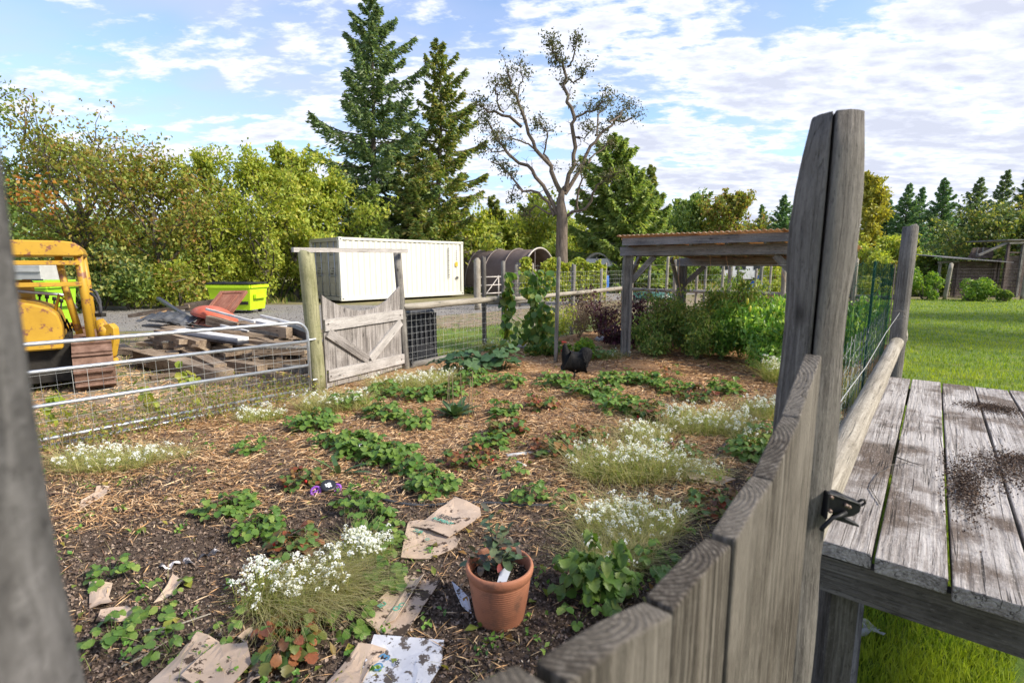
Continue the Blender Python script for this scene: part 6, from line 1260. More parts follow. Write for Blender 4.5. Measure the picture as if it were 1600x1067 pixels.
# (px, py of the foot, half-width in px, leaves, material, label)
SB = [
 (356, 800, 46, 26, 0, 'strawberry clump at left, nearest the straw edge, above the purple lawn toy on its left', 1), (404, 835, 46, 26, 0, 'strawberry clump just right of the leftmost large one', 1),
 (462, 862, 40, 20, 1, 'reddish strawberry plant at the upper end of the big white alyssum', 1), (586, 830, 46, 20, 0, 'strawberry clump left of the upper cardboard sheets', 1),
 (600, 868, 30, 14, 0, 'strawberry plant touching the left edge of the upper cardboard', 1), (560, 800, 44, 20, 0, 'flat strawberry plant trailing right of the purple toy', 1),
 (604, 925, 28, 14, 0, 'small strawberry plant between big alyssum and the middle cardboard', 1), (552, 975, 30, 10, 0, 'pale-leaved strawberry runner left of the middle cardboard', 1),
 (452, 1022, 50, 22, 1, 'strawberry plant with orange-edged leaves at the bottom below the big alyssum', 1), (268, 1020, 24, 7, 0, 'small three-leaved strawberry at the bottom left', 1),
 (240, 962, 22, 6, 0, 'small strawberry seedling right of the torn cardboard at left', 1), (262, 940, 15, 4, 0, 'tiny strawberry seedling above the small one at left', 1), (172, 900, 34, 12, 0, 'strawberry plant against the blurred post, upper', 1),
 (176, 1000, 34, 12, 0, 'strawberry plant against the blurred post, lower', 1), (355, 1000, 14, 5, 0, 'tiny pale weed-like strawberry left of the orange-edged one', 1),
 (930, 935, 76, 46, 0, 'largest, tallest strawberry plant right of the terracotta pot', 1), (1030, 900, 40, 16, 0, 'strawberry plant between the largest one and the gate boards', 1), (905, 975, 20, 5, 0, 'big drooping strawberry leaves in front of the largest plant', 1),
 (828, 785, 26, 14, 0, 'small round strawberry plant above the pot on the hose', 1), (800, 742, 22, 10, 0, 'small strawberry plant below the white stick', 1), (880, 790, 18, 8, 0, 'little strawberry plant left of the white flower drift', 1),
 (676, 770, 52, 36, 0, 'dense strawberry clump beside the dark hose, centre of the bed', 1), (734, 730, 54, 38, 1, 'strawberry clump with a red leaf right of centre', 1), (1112, 800, 48, 26, 1, 'strawberry clump by the gate under the small cardboard', 1),
 (1172, 718, 44, 24, 0, 'strawberry clump beside the upper gate boards', 0), (470, 760, 34, 22, 1, 'round strawberry plant behind the purple toy', 1),
 (560, 708, 62, 44, 0, 'broad strawberry clump in the middle left with white blossoms', 0), (610, 720, 40, 24, 0, 'strawberry clump joined to the right of the broad one', 0), (492, 672, 44, 28, 0, 'strawberry clump below the alyssum at the far gate', 0),
 (600, 655, 34, 20, 0, 'strawberry plant right of the clump under the far gate', 0), (650, 668, 26, 12, 0, 'small strawberry plant alone in the straw', 0), (545, 640, 30, 16, 0, 'strawberry plant just in front of the far board gate', 0),
 (700, 620, 30, 18, 0, 'strawberry plant behind the tall-leaved dock', 0), (740, 600, 36, 20, 0, 'strawberry plant below the squash', 0), (790, 682, 32, 22, 1, 'dark strawberry plant right of the dock', 0), (786, 650, 24, 14, 0, 'strawberry plant behind the dark one right of the dock', 0),
 (846, 640, 26, 14, 1, 'strawberry plant with red berry left of the hen', 0), (800, 606, 22, 12, 0, 'strawberry plant between squash and hen', 0), (868, 708, 40, 24, 1, 'strawberry clump with red-brown leaves right of the white stick', 0),
 (912, 700, 46, 28, 1, 'largest reddened strawberry clump left of the white drift', 0), (870, 605, 36, 20, 0, 'strawberry plant in front of the hen', 0), (925, 622, 46, 32, 0, 'strawberry clump right below the hen', 0),
 (975, 645, 50, 34, 0, 'wide strawberry clump right of the hen, nearer half', 0), (960, 600, 40, 26, 0, 'strawberry clump right of the hen, farther half', 0), (1020, 655, 42, 28, 1, 'strawberry clump at the right end of the middle row', 0),
 (1008, 600, 36, 22, 0, 'strawberry plant in front of the pergola post', 0), (1050, 612, 28, 16, 0, 'strawberry plant in straw right of the pergola post', 0), (1090, 625, 30, 16, 1, 'strawberry plant below the drip line', 0), (1132, 615, 30, 16, 0, 'small strawberry plant furthest right in the straw', 0),
 (1060, 718, 34, 18, 1, 'strawberry plant among the white flower drifts', 0), (1190, 690, 24, 12, 0, 'strawberry plant by the split post', 0), (655, 625, 30, 18, 0, 'strawberry plant in front of the compost bin', 0),
 (600, 620, 30, 16, 0, 'strawberry plant by the foot of the far gate', 0), (510, 700, 22, 8, 0, 'little strawberry offshoot left of the broad clump', 0), (392, 708, 26, 8, 0, 'thin strawberry runner in the straw at left', 0), (1045, 590, 16, 7, 1, 'tiny reddish strawberry by the drip line', 0),
 (765, 700, 22, 10, 0, 'small strawberry plant left of the reddened clumps', 0), (640, 740, 22, 10, 0, 'small strawberry plant left of the dense centre clump', 0), (936, 560, 30, 16, 0, 'low strawberry plant behind the hen', 0)]
for px, py, hw, n, red, lab, near in SB:
    p = onb(px, py); d = p.y; R_ = hw*d*1.03/800; s = min(1.2, .80+.05*d) if not near else .84
    if lab.startswith('largest, tallest') : low_plant('strawberry_plant', lab, 'strawberry plant', GS, p, R_*.72, n, 'straw', L_STRAW, True, .98, 1.7); continue
    low_plant('strawberry_plant', lab, 'strawberry plant', GS, p, R_, n if near else int(n*1.7), 'straw', L_STRAWR if red else L_STRAW, bool(near), s, 1.05, flowers=4 if 'blossom' in lab else 0, berries=(2 if red and hw > 30 else 0))
low_plant('dock_plant', 'upright long-leaved dock with brown seed stalks in the middle of the bed', 'dock plant', None, onb(712, 650), .14, 26, 'dock', L_SQUASH, True, 1.0, 1.)
B = MB(); p = onb(712, 648)
for k in range(6): a = p+Vector((random.uniform(-.12, .2), random.uniform(-.05, .05), 0)); B.tube([a, a+Vector((random.uniform(-.03, .03), 0, .4+.1*random.random()))], .004, 4)
tag(B.build('seed_stalks', STEMB, None), 'thin brown seed stalks standing behind the dock leaves', 'stalks')
low_plant('kale_plant', 'curling arched grey-green leaf plant behind the purple toy', 'plant', None, onb(530, 745), .10, 6, 'arch', L_SQUASH, True, 1.0, .8)
for px, py, r, n, lab in ((725, 582, .38, 30, 'left squash plant with dark blue-green leaves behind the strawberries'), (780, 580, .34, 26, 'right squash plant with drooping dark leaves'), (1002, 0, 0, 0, '')):
    if n: low_plant('squash_plant', lab, 'squash plant', 'squash plants by the left fence', onb(px, py), r, n, 'squash', L_SQUASH, True, 1.1, 1.)
p = onb(905, 560); bush('leafy_clump', 'bright lime-green leafy clump behind the hen', 'plant', None, p.x, p.y, .36, .25, .34, L_LIME, n=700, ls=.10, stem=False)
p = onb(862, 558); bush('leafy_clump', 'mid green bean clump left of the lime-green one', 'plant', None, p.x, p.y, .36, .25, .32, L_BEAN, n=800, ls=.10, stem=False)

# climbing beans on two stakes
def climber(lab, px, pt, pb, Y, w_, n, ls, m, seedy=False):
    a, b = wp(px, pt, Y), wp(px, pb, Y); t = thing('bean_vine', lab, 'bean vine', (b.x, Y, 0), group='bean vines on the left fence'); V, T_ = [], []
    n2 = n; f = rng.uniform(0, 1, n2)**.9; z = b.z+(a.z-b.z)*f; ww = w_*(.55+.45*np.sin(f*9+px)+.25*rng.normal(size=n2)*.3); x = b.x+(a.x-b.x)*f+rng.normal(size=n2)*ww*.5; y = Y+rng.normal(size=n2)*.10
    D = np.zeros((n2, 3)); D[:, 2] = -1; parts = []
    v0, t0 = leaflet(1., .95, 6, .18, .03, .2)
    for i in range(n2):
        s = ls*rng.uniform(.6, 1.25); v = rotz(roty(v0*s, rng.uniform(.5, 1.3)), rng.uniform(-3.14, 3.14)); parts.append((v+np.array([x[i], y[i], z[i]]), t0))
    V, T_ = join(parts); npmesh('foliage', V, T_, m, t, True)
    B = MB()
    for k in range(3): B.tube([Vector((b.x+random.uniform(-.06, .06), Y, 0)), Vector((b.x+random.uniform(-w_, w_)*.4, Y+.03, (a.z)*.5)), Vector((a.x+random.uniform(-w_, w_)*.3, Y, a.z))], .005, 4)
    B.build('stem', STEMG, t, True); return t
climber('left column of large bean leaves on a grey stake', 795, 425, 530, 9.7, .22, 75, .15, L_BEAN); climber('main tall bean vine with hanging pods and yellow leaves', 835, 420, 552, 9.3, .42, 260, .13, L_BEAN); climber('lower right trailing part of the bean vine', 850, 470, 545, 9.1, .24, 110, .12, L_BEAN)
climber('small green vine on the stake below the left column', 788, 490, 545, 9.75, .1, 22, .13, L_PEP)
p = wp(868, 568, 8.15); tag(log('garden_stake', (p.x, 8.15, 0), (p.x+.03, 8.15, 1.70), .032, W_GREY), 'tall grey stake standing behind the hen', 'stake')
# vines and weeds on the pipe gate
for lab, px, py, n in (('yellow-green creeper hanging on the middle of the pipe gate', 292, 590, 26), ('small yellow leaves low on the pipe gate', 236, 632, 9), ('green creeper on the left of the pipe gate', 228, 606, 10), ('scrambling weed at the left end of the pipe gate', 92, 628, 14)):
    f = (px-49)/420.; s_ = 2.4*(1-f); q = A+Vector((-.04, -.15, 0))+Vector((-.614, -.789, 0))*s_; c = wp(px, py, q.y); parts = []; v0, t0 = leaflet(.085, .07, 5, .2, .03, .2)
    for i in range(n): v = rotz(roty(v0, rng.uniform(.6, 1.4)), rng.uniform(-3, 3)); parts.append((v+np.array([c.x+rng.normal()*.05, q.y-.03+rng.normal()*.02, c.z+rng.normal()*.08]), t0))
    V, T_ = join(parts); t = thing('creeper', lab, 'creeper', (c.x, q.y, 0), group='creepers on the pipe gate'); npmesh('foliage', V, T_, L_YG, t)
    MB().tube([(c.x, q.y, 0), (c.x+.04, q.y-.02, c.z*.6), (c.x, q.y-.03, c.z+.1)], .003, 4).build('stem', STEMB, t)
def dryweeds():
    n = 420; f = rng.uniform(0, 1, n); base = np.array([A.x-.04, A.y-.15, 0]); P_ = base+np.outer(f*3.2, [-.614, -.789, 0])+rng.normal(size=(n, 3))*np.array([.12, .10, 0]); V, T_ = blades(P_, rng.uniform(.12, .55, n), rng.uniform(.05, .4, n), .006, 3)
    tag(npmesh('dry_weeds', V, T_, L_DRY), kind='stuff'); n = 2600; C = base+np.outer(rng.uniform(0, 3.4, n), [-.614, -.789, 0])+rng.normal(size=(n, 3))*np.array([.14, .12, 0]); C[:, 2] = np.abs(rng.normal(size=n))*.14+.02
    V, T_ = leaves(C, .035, .022); tag(npmesh('low_weeds', V, T_, L_OCH), kind='stuff')
dryweeds()

# ------------------------------------------------------------------ alyssum clumps
GA = 'white alyssum clumps in the garden bed'
def alyssum(lab, px, py, hw, hd, n, heads, hgt=.14, dry=.0, flow=(0, 1), az=None, size=1.):
    p = onb(px, py); d = p.y*1.03; rx = hw*d/800; ry = hd; t = thing('alyssum_clump', lab, 'alyssum', p, group=GA)
    def root(n, k=1.):
        a = rng.uniform(0, 6.28, n); r = rng.uniform(0, 1, n)**.5*k; P_ = np.stack([p.x+np.cos(a)*r*rx, p.y+np.sin(a)*r*ry, 0*a], 1); P_[:, 2] = hz(P_[:, 0], P_[:, 1]); return P_, a
    wd = .0022+.0006*d
    nd = int(n*dry); P_, a = root(n-nd, .9); V, T_ = blades(P_, hgt*rng.uniform(.5, 1.3, len(P_)), rng.uniform(.2, 1.3, len(P_)), wd, 3, .5, None if az is None else az+rng.normal(size=len(P_))*.9); o = npmesh('stems', V, T_, L_ALY, t); o['kind'] = 'stuff'
    if nd:
        P_, a = root(nd, 1.); V, T_ = blades(P_, hgt*1.5*rng.uniform(.6, 1.3, nd), rng.uniform(.8, 2.0, nd), wd, 5, .4, None if az is None else az+rng.normal(size=nd)*.5); o = npmesh('dry_stems', V, T_, L_ALYD, t); o['kind'] = 'stuff'
    cen, a = root(max(5, heads//9), .95); P_, a = root(heads, 1.05); kk = rng.uniform(0, 1, heads) < .72; ii = rng.integers(0, len(cen), heads); P_[kk] = cen[ii[kk]]+rng.normal(size=(kk.sum(), 3))*np.array([rx*.09, ry*.13, 0]); side = ((P_[:, 0]-p.x)/rx*flow[0]+(P_[:, 1]-p.y)/ry*flow[1]); k = side > rng.uniform(-1.1, .75, heads); P_ = P_[k]; nh = len(P_)
    top = P_+np.stack([rng.normal(size=nh)*.02, rng.normal(size=nh)*.02, hgt*(rng.uniform(.65, 1.05, nh)+.18*np.sin(P_[:, 0]*31+P_[:, 1]*23))], 1); hs = .0115*size*(1+.04*d)*rng.uniform(.6, 1.25, nh)
    m = 15; dd = norm(rng.normal(size=(nh*m, 3))+np.array([0, 0, .7])); C = np.repeat(top, m, 0)+dd*np.repeat(hs, m)[:, None]; s = np.repeat(hs, m)*.85
    V, T_ = leaves(C, s, s*.85, None, up=.8, fold=.1); o = npmesh('flower_heads', V, T_, L_PETAL, t); o['kind'] = 'stuff'
    V, T_ = stick_tris(P_, top, .0016+.0002*d); npmesh('flower_stalks', V, T_, L_ALY, t)['kind'] = 'stuff'
alyssum('largest alyssum clump with long curved straw-coloured stems at the bottom left', 470, 935, 95, .20, 2800, 300, .15, .55, (-.5, .75), R(-30))
alyssum('flowery end of the largest clump, against the strawberries', 570, 880, 44, .10, 700, 210, .13, .2, (.1, .5))
alyssum('dense white alyssum drift in the foreground, left of the gate', 985, 830, 84, .20, 1900, 330, .15, .4, (-.2, .4)); alyssum('dry fringe of alyssum stems just above the largest strawberry plant', 960, 880, 60, .12, 1100, 60, .12, .7, (0, .5))
alyssum('tall green-yellow alyssum behind the dense white drift', 985, 740, 95, .26, 2300, 330, .20, .35, (0, .55)); alyssum('alyssum trailing to the right of the tall green-yellow one', 1080, 748, 60, .16, 900, 90, .10, .4, (0, .3))
alyssum('loose pale alyssum clump furthest back right of centre', 1105, 672, 70, .30, 1700, 330, .19, .3, (0, .4)); alyssum('white alyssum at left behind the loose pale clump', 1010, 690, 40, .2, 800, 130, .16, .3, (0, .4))
alyssum('alyssum clump by the split post', 1200, 652, 40, .24, 900, 150, .18, .3, (0, .4)); alyssum('white alyssum at the foot of the pepper row by the split post', 1216, 600, 24, .22, 600, 150, .30, .1, (0, .2)); alyssum('small alyssum between the pale clump and the split post', 1165, 690, 30, .2, 500, 60, .14, .4, (0, .4))
alyssum('small white alyssum clump left of the far board gate', 408, 655, 40, .18, 800, 120, .12, .25, (0, .5)); alyssum('spreading alyssum at far left below the pipe gate', 165, 728, 80, .20, 1900, 260, .13, .45, (0, .3)); alyssum('thin dry alyssum right of the spreading one', 250, 715, 50, .16, 700, 60, .08, .6, (0, .3))
alyssum('feathery alyssum along the foot of the far gate', 525, 640, 60, .26, 1500, 170, .17, .45, (0, .4)); alyssum('alyssum carpet between far gate and squash', 640, 606, 66, .3, 1700, 190, .17, .45, (0, .4)); alyssum('white-flowered alyssum below the compost bin', 690, 596, 36, .24, 700, 120, .16, .3, (0, .3))
alyssum('small alyssum at the foot of the grey stakes', 775, 545, 26, .2, 400, 60, .2, .4, (0, .3)); alyssum('tuft of fine pale stems left of the pergola post', 950, 560, 34, .2, 500, 40, .14, .6, (0, .3))
alyssum('alyssum growing through the wire of the right fence', 1340, 640, 14, .22, 600, 120, .45, .1, (0, .2)); alyssum('alyssum beside the split post inside the wire', 1320, 700, 10, .2, 400, 60, .3, .1, (0, .2))

# ------------------------------------------------------------------ pepper and tomato rows, reddish plants
GP = 'pepper and tomato plants under the pergola'
def tall_plant(lab, name, cat, x, y, H, r, m, n, ls, group=GP, drop=0.15, stem=STEMG, asp=.45):
    t = thing(name, lab, cat, (x, y, 0), group=group); B = MB(); C = []
    for k in range(9):
        a = k*.7*3.4; L = H*random.uniform(.75, 1.05); pts = limb(B, (x+random.uniform(-.03, .03), y+random.uniform(-.03, .03), 0), (math.cos(a)*r/H*.9, math.sin(a)*r/H*.9, 1), L, .008, .003, 6, .14, .0, 5)
        for i in range(2, 7):
            for _ in range(2): C += [tuple(v) for v in limb(B, pts[i], (random.gauss(0, 1), random.gauss(0, 1), random.gauss(.3, .4)), r*.55, .004, .002, 3, .3, -.05, 3)]
    B.build('stem', stem, t, True); C = np.array(C); P_ = C[rng.integers(0, len(C), n)]+rng.normal(size=(n, 3))*np.array([.06, .06, .06]); P_[:, 2] = np.maximum(P_[:, 2], drop)
    D = np.zeros((n, 3)); D[:, 2] = -.9; V, T_ = leaves(P_, ls*rng.uniform(.5, 1.3, n), ls*asp*rng.uniform(.7, 1.2, n), D, up=.5, spread=1.3); npmesh('foliage', V, T_, m, t); return t
rows = [('leftmost thin tomato plant by the pergola post', 1010, 8.9, .85, .22, L_TOM, 900, .07), ('tall feathery tomato second from the left', 1040, 9.2, 1.25, .30, L_TOM, 1500, .075), ('tomato plant at the left centre of the row', 1075, 8.9, 1.0, .34, L_TOM, 1700, .08),
 ('bare-stemmed tomato plant with red-brown leaves in the middle', 1090, 8.4, 1.0, .28, L_TOM, 1300, .07), ('bushy tomato plant behind the middle of the row', 1120, 9.4, 1.25, .36, L_TOM, 1900, .085), ('narrow pepper plant right of the middle', 1130, 8.4, .95, .24, L_PEP, 1100, .085),
 ('bushy pepper plant with yellow pods', 1160, 8.6, 1.15, .34, L_PEP, 1900, .095), ('tall leafy tomato reaching the beam on the right', 1150, 9.9, 1.5, .36, L_TOM, 1800, .09), ('broad bright pepper plant at the right of the row', 1195, 8.1, 1.1, .38, L_PEP, 2300, .10),
 ('largest pepper plant against the split post', 1222, 7.5, 1.12, .38, L_PEP, 2400, .10), ('pepper plant hidden behind the split post', 1270, 7.3, 1.1, .36, L_PEP, 1800, .10), ('tomato plant behind the green wire', 1330, 7.4, 1.2, .34, L_PEP, 1900, .09), ('pepper plant behind the wire next to the second post', 1352, 7.9, 1.15, .34, L_PEP, 1800, .09),
 ('low pepper plant in front of the left row', 1025, 8.5, .5, .24, L_TOM, 700, .07), ('back row tomato left of centre', 1060, 10.1, 1.05, .34, L_TOM, 1500, .085), ('back row tomato at right', 1200, 9.7, 1.05, .38, L_PEP, 1900, .09), ('small pepper plant at the front right of the row', 1200, 7.2, .62, .24, L_PEP, 900, .085)]
for lab, px, Y, H, r, m, n, ls in rows: x = wp(px, 500, Y).x; tall_plant(lab, 'pepper_plant' if m is L_PEP else 'tomato_plant', 'vegetable plant', x, Y, H*(.84 if H < 1.3 else .92), r, m, int(n*1.25), ls)
for lab, px, Y, H, r, m, n, ls in [('drooping dark red amaranth left of the corner posts', 908, 12.2, 1.0, .22, L_PURP, 700, .09), ('dark red amaranth leaning towards the pergola post', 938, 10.9, .75, .26, L_PURP, 700, .08), ('bushy purple plant at the left foot of the pergola post', 960, 9.6, .48, .28, L_PURP, 1100, .075),
    ('purple plant just behind the pergola post', 992, 9.6, .62, .22, L_PURP, 800, .075), ('tall purple plant behind the left tomatoes', 995, 10.6, .95, .22, L_PURP, 800, .08), ('thicket of dry brown seed stems by the corner posts', 945, 11.4, .95, .45, L_DRY, 2600, .045), ('dry brown stems left of the corner posts', 905, 11.2, .75, .40, L_DRY, 1800, .045),
    ('russet dying plant among the left tomatoes', 1030, 9.5, .95, .30, L_RUSS, 1500, .06), ('russet dying plant behind the middle tomatoes', 1140, 9.2, .95, .26, L_RUSS, 900, .06), ('yellowing weed by the left fence wire', 870, 10.6, .7, .34, L_YG, 900, .07)]:
    x = wp(px, 500, Y).x; tall_plant(lab, 'tall_plant', 'plant', x, Y, H, r, m, n, ls, group='reddish and dry plants at the back of the garden', stem=STEMB)
B = MB()
for px, py in ((1168, 470), (1172, 482), (1210, 492), (1216, 500), (1206, 505), (1230, 560), (1236, 468)): v = wp(px, py, 7.6); B.lathe([(0, -.06), (.012, -.05), (.02, -.01), (.018, .03), (0, .045)], 8, v)
tag(B.build('yellow_peppers', flat('yellow_pepper', (.55, .52, .05), .3), None, True), 'pale yellow peppers hanging in the right-hand pepper plants', 'peppers')

# ------------------------------------------------------------------ black hen
def hen():
    p = onb(897, 592); t = thing('hen', 'black hen standing in the strawberries with raised tail', 'hen', p, 0)
    def body(name, pts, m, lv=2):
        bm = bmesh.new(); vs = [bm.verts.new(Vector(q[:3])+p) for q in pts[0]]
        for a, b in pts[1]: bm.edges.new((vs[a], vs[b]))
        me = bpy.data.meshes.new(name); bm.to_mesh(me); bm.free(); me.materials.append(m); o = bpy.data.objects.new(name, me); put(o, t); sk = o.modifiers.new('skin', 'SKIN'); sk.use_smooth_shade = True
        for i, q in enumerate(pts[0]): o.data.skin_vertices[0].data[i].radius = (q[3], q[4]); o.data.skin_vertices[0].data[i].use_root = (i == 0)
        o.modifiers.new('sub', 'SUBSURF').levels = lv; o.modifiers['sub'].render_levels = lv; return o
    F_ = pmat('black_feathers', [(.3, (.006, .006, .007)), (.7, (.012, .011, .012))], scale=40, stretch=(1, 1, .4), rough=.6, bump=.6, bscale=60, spec=.15)
    body('body', ([(.0, 0, .17, .115, .12), (-.06, 0, .20, .10, .11), (-.10, 0, .27, .070, .070), (-.115, 0, .34, .046, .046), (-.12, 0, .395, .036, .036), (-.145, 0, .40, .02, .02), (.07, 0, .19, .095, .105), (.12, 0, .26, .06, .095), (.145, 0, .33, .045, .09), (.155, 0, .375, .02, .05)],
         [(0, 1), (1, 2), (2, 3), (3, 4), (4, 5), (0, 6), (6, 7), (7, 8), (8, 9)]), F_)
    B = MB()
    for k in range(11):
        a = -.3+.12*k; d = Vector((math.sin(a*.6+.25), random.uniform(-.12, .12), math.cos(a*.6+.25))); s = p+Vector((.11, 0, .2)); e = s+d*(.15+.02*random.random()); w_ = Vector((.016, 0, -.01)); B.add([s, s+d*.08+w_, e, s+d*.08-w_, s+d*.08+Vector((0, .006, 0))], [(0, 1, 4), (1, 2, 4), (2, 3, 4), (3, 0, 4)])
    B.build('tail_feathers', F_, t)
    n = 420; th = rng.uniform(0, 6.28, n); ph = rng.uniform(-1, 1, n); C = np.stack([.02+.13*ph, .097*np.sqrt(1-ph*ph*.8)*np.cos(th), .18+.10*np.sqrt(1-ph*ph*.7)*np.sin(th)+.03*ph*ph], 1)+np.array(tuple(p)); D = np.zeros((n, 3)); D[:, 0] = 1; D[:, 2] = -.25
    V, T_ = leaves(C, .045, .022, D, up=.2, spread=.3); npmesh('wing_feathers', V, T_, F_, t)
    MB().tube([p+Vector((-.163, 0, .400)), p+Vector((-.192, 0, .390))], [.008, .002], 6).build('beak', flat('horn', (.12, .09, .06)), t, True)
    cb = MB()
    for k in range(4): cb.tube([p+Vector((-.150+.014*k, 0, .425)), p+Vector((-.152+.015*k, 0, .448-.002*k))], [.008, .003], 5)
    cb.tube([p+Vector((-.158, 0, .345)), p+Vector((-.160, 0, .325))], [.008, .005], 6); cb.build('comb', flat('comb_red', (.32, .02, .02)), t, True)
    for s in (-1, 1):
        MB().tube([p+Vector((-.141, s*.030, .408)), p+Vector((-.141, s*.034, .408))], .005, 8).build('eye', flat('amber_eye', (.25, .10, .01), .2), t)
        L = MB().tube([p+Vector((0, s*.035, .10)), p+Vector((.005, s*.035, .05)), p+Vector((-.005, s*.035, .005))], [.014, .007, .006], 6)
        for a in (-.6, 0, .6, 3.14): L.tube([p+Vector((-.005, s*.035, .006)), p+Vector((-.005-.045*math.cos(a), s*.035+.045*math.sin(a), .003))], .004, 5)
        L.build('leg', flat('leg_grey', (.12, .11, .08)), t, True)
hen()
for o_ in bpy.data.objects:
    if o_.name == 'hen': o_.scale = (1.15, 1.15, 1.2)

# ------------------------------------------------------------------ terracotta pot
def pot():
    p = onb(781, 968); p.z = float(hz(p.x, p.y)); t = thing('flower_pot', 'ribbed terracotta pot with a young shrub and white plant tag', 'flower pot', p)
    TC = pmat('terracotta', [(.3, (.34, .13, .07)), (.7, (.44, .185, .105))], scale=5, rough=.72, bump=.25, spots=(9, .50, .66, (.20, .10, .065)), spec=.35)
    pr = [(0, .002), (.092, .002), (.100, .010)]; n = 19; H = .268
    for i in range(n*3+1):
        f = i/(n*3); pr.append((.103+.034*f**.8+.0021*math.cos(2*math.pi*i/3), .014+.205*f))
    pr += [(.1385, .222), (.142, .226), (.146, .234), (.1485, .246), (.149, .258), (.146, .266), (.140, .269), (.134, .266), (.131, .258), (.129, .24), (.124, .21)]
    o = MB().lathe(pr, 64, p).build('pot_wall', TC, t, True)
    V = []; n = 40; 
    for k in range(9):
        for i in range(n): a = 6.283*i/n; r = .127*k/8; V.append((p.x+r*math.cos(a), p.y+r*math.sin(a), p.z+.222+.008*math.sin(a*3+k)+random.uniform(-.004, .004)-.012*(k/8)))
    MB().add(V, [(k*n+i, k*n+(i+1) % n, (k+1)*n+(i+1) % n, (k+1)*n+i) for k in range(8) for i in range(n)]).build('potting_soil', M_SOILD, t)
    n = 500; a = rng.uniform(0, 6.28, n); r = .12*np.sqrt(rng.uniform(0, 1, n)); C = np.stack([p.x+r*np.cos(a), p.y+r*np.sin(a), 0*a+p.z+.228], 1); s = rng.uniform(.003, .010, n); V, T_ = leaves(C, s, s, None, up=.8, fold=.4); npmesh('soil_crumbs', V, T_, S_CHIP, t)['kind'] = 'stuff'
    # tag
    c = p+Vector((.018, -.065, .235)); u = Vector((.8, .1, .35)).normalized(); v = Vector((.28, .35, .9)).normalized(); out_ = [(-.026, -.03), (.012, -.036), (.024, .028), (.010, .046), (-.008, .046), (-.022, .034)]
    u = Vector((.96, .02, .12)).normalized(); v = Vector((.22, .72, .62)).normalized(); nn = u.cross(v); TG = MB(); k = len(out_); TG.add([c+u*a+v*b for a, b in out_]+[c+u*a+v*b+nn*.0012 for a, b in out_], [tuple(range(k))[::-1], tuple(range(k, 2*k))]+[(i, (i+1) % k, (i+1) % k+k, i+k) for i in range(k)])
    tag(TG.build('plant_tag', flat('white_tag_plastic', (.66, .69, .76), .35)), 'white plastic plant tag stuck in the terracotta pot', 'plant tag')
    # shrub: stems and single leaves
    t2 = thing('potted_shrub', 'young grey-green shrub with reddish leaves growing in the terracotta pot', 'shrub', p+Vector((0, .01, .22))); lf = []
    v0, f0 = leaflet(.062, .028, 6, .22, 0, .18)
    mes = []
    for mm in (L_SHRUB, L_SHRUBR):
        me = bpy.data.meshes.new('leaf'); me.from_pydata([tuple(q) for q in v0], [], [tuple(int(z) for z in f) for f in f0]); me.materials.append(mm); me.polygons.foreach_set('use_smooth', [True]*len(me.polygons)); mes.append(me)
    B = MB(); base = p+Vector((-.01, .01, .222))
    for (dx, dy, h, nl) in ((-.035, .03, .27, 16), (-.005, .0, .19, 12), (-.085, -.01, .10, 8), (.06, -.005, .13, 10), (.095, .02, .06, 8), (.03, .04, .16, 9), (-.10, .03, .03, 6), (.02, -.04, .09, 6)):
        pts = [base+Vector((dx*f*1.2, dy*f*1.2, h*f**.85))+Vector((random.gauss(0, .003), random.gauss(0, .003), 0)) for f in (0, .25, .5, .75, 1)]; B.tube(pts, [.0032, .003, .0025, .002, .0014], 6)
        for i in range(nl):
            f = .28+.72*i/(nl-1); q = f*4; j = min(int(q), 3); pp = pts[j].lerp(pts[j+1], q-j); o = bpy.data.objects.new('leaf', mes[1 if random.random() < .22 and f < .6 else 0]); o.scale = [random.uniform(.75, 1.35)*(1.15-.35*f)]*3
            o.rotation_euler = (random.uniform(-.5, .5), random.uniform(-.75, .15)-.5*(f > .9), i*2.4+random.uniform(-.3, .3)); put_raw(o, t2, pp)
    B.build('stem', flat('woody_stem', (.14, .09, .06)), t2, True)
def put_raw(o, parent, pos): o.parent = parent; o.location = Vector(pos)-parent.location; col.objects.link(o)
L_SHRUBR = leaf('reddish_shrub_leaves', st((.22, .05, .05), (.14, .06, .04), (.10, .09, .03)), .1, .4)
M_SOILD = pmat('dark_potting_soil', [(.3, (.018, .012, .009)), (.7, (.06, .042, .032))], scale=60, rough=.95, bump=1., bscale=120)
pot()

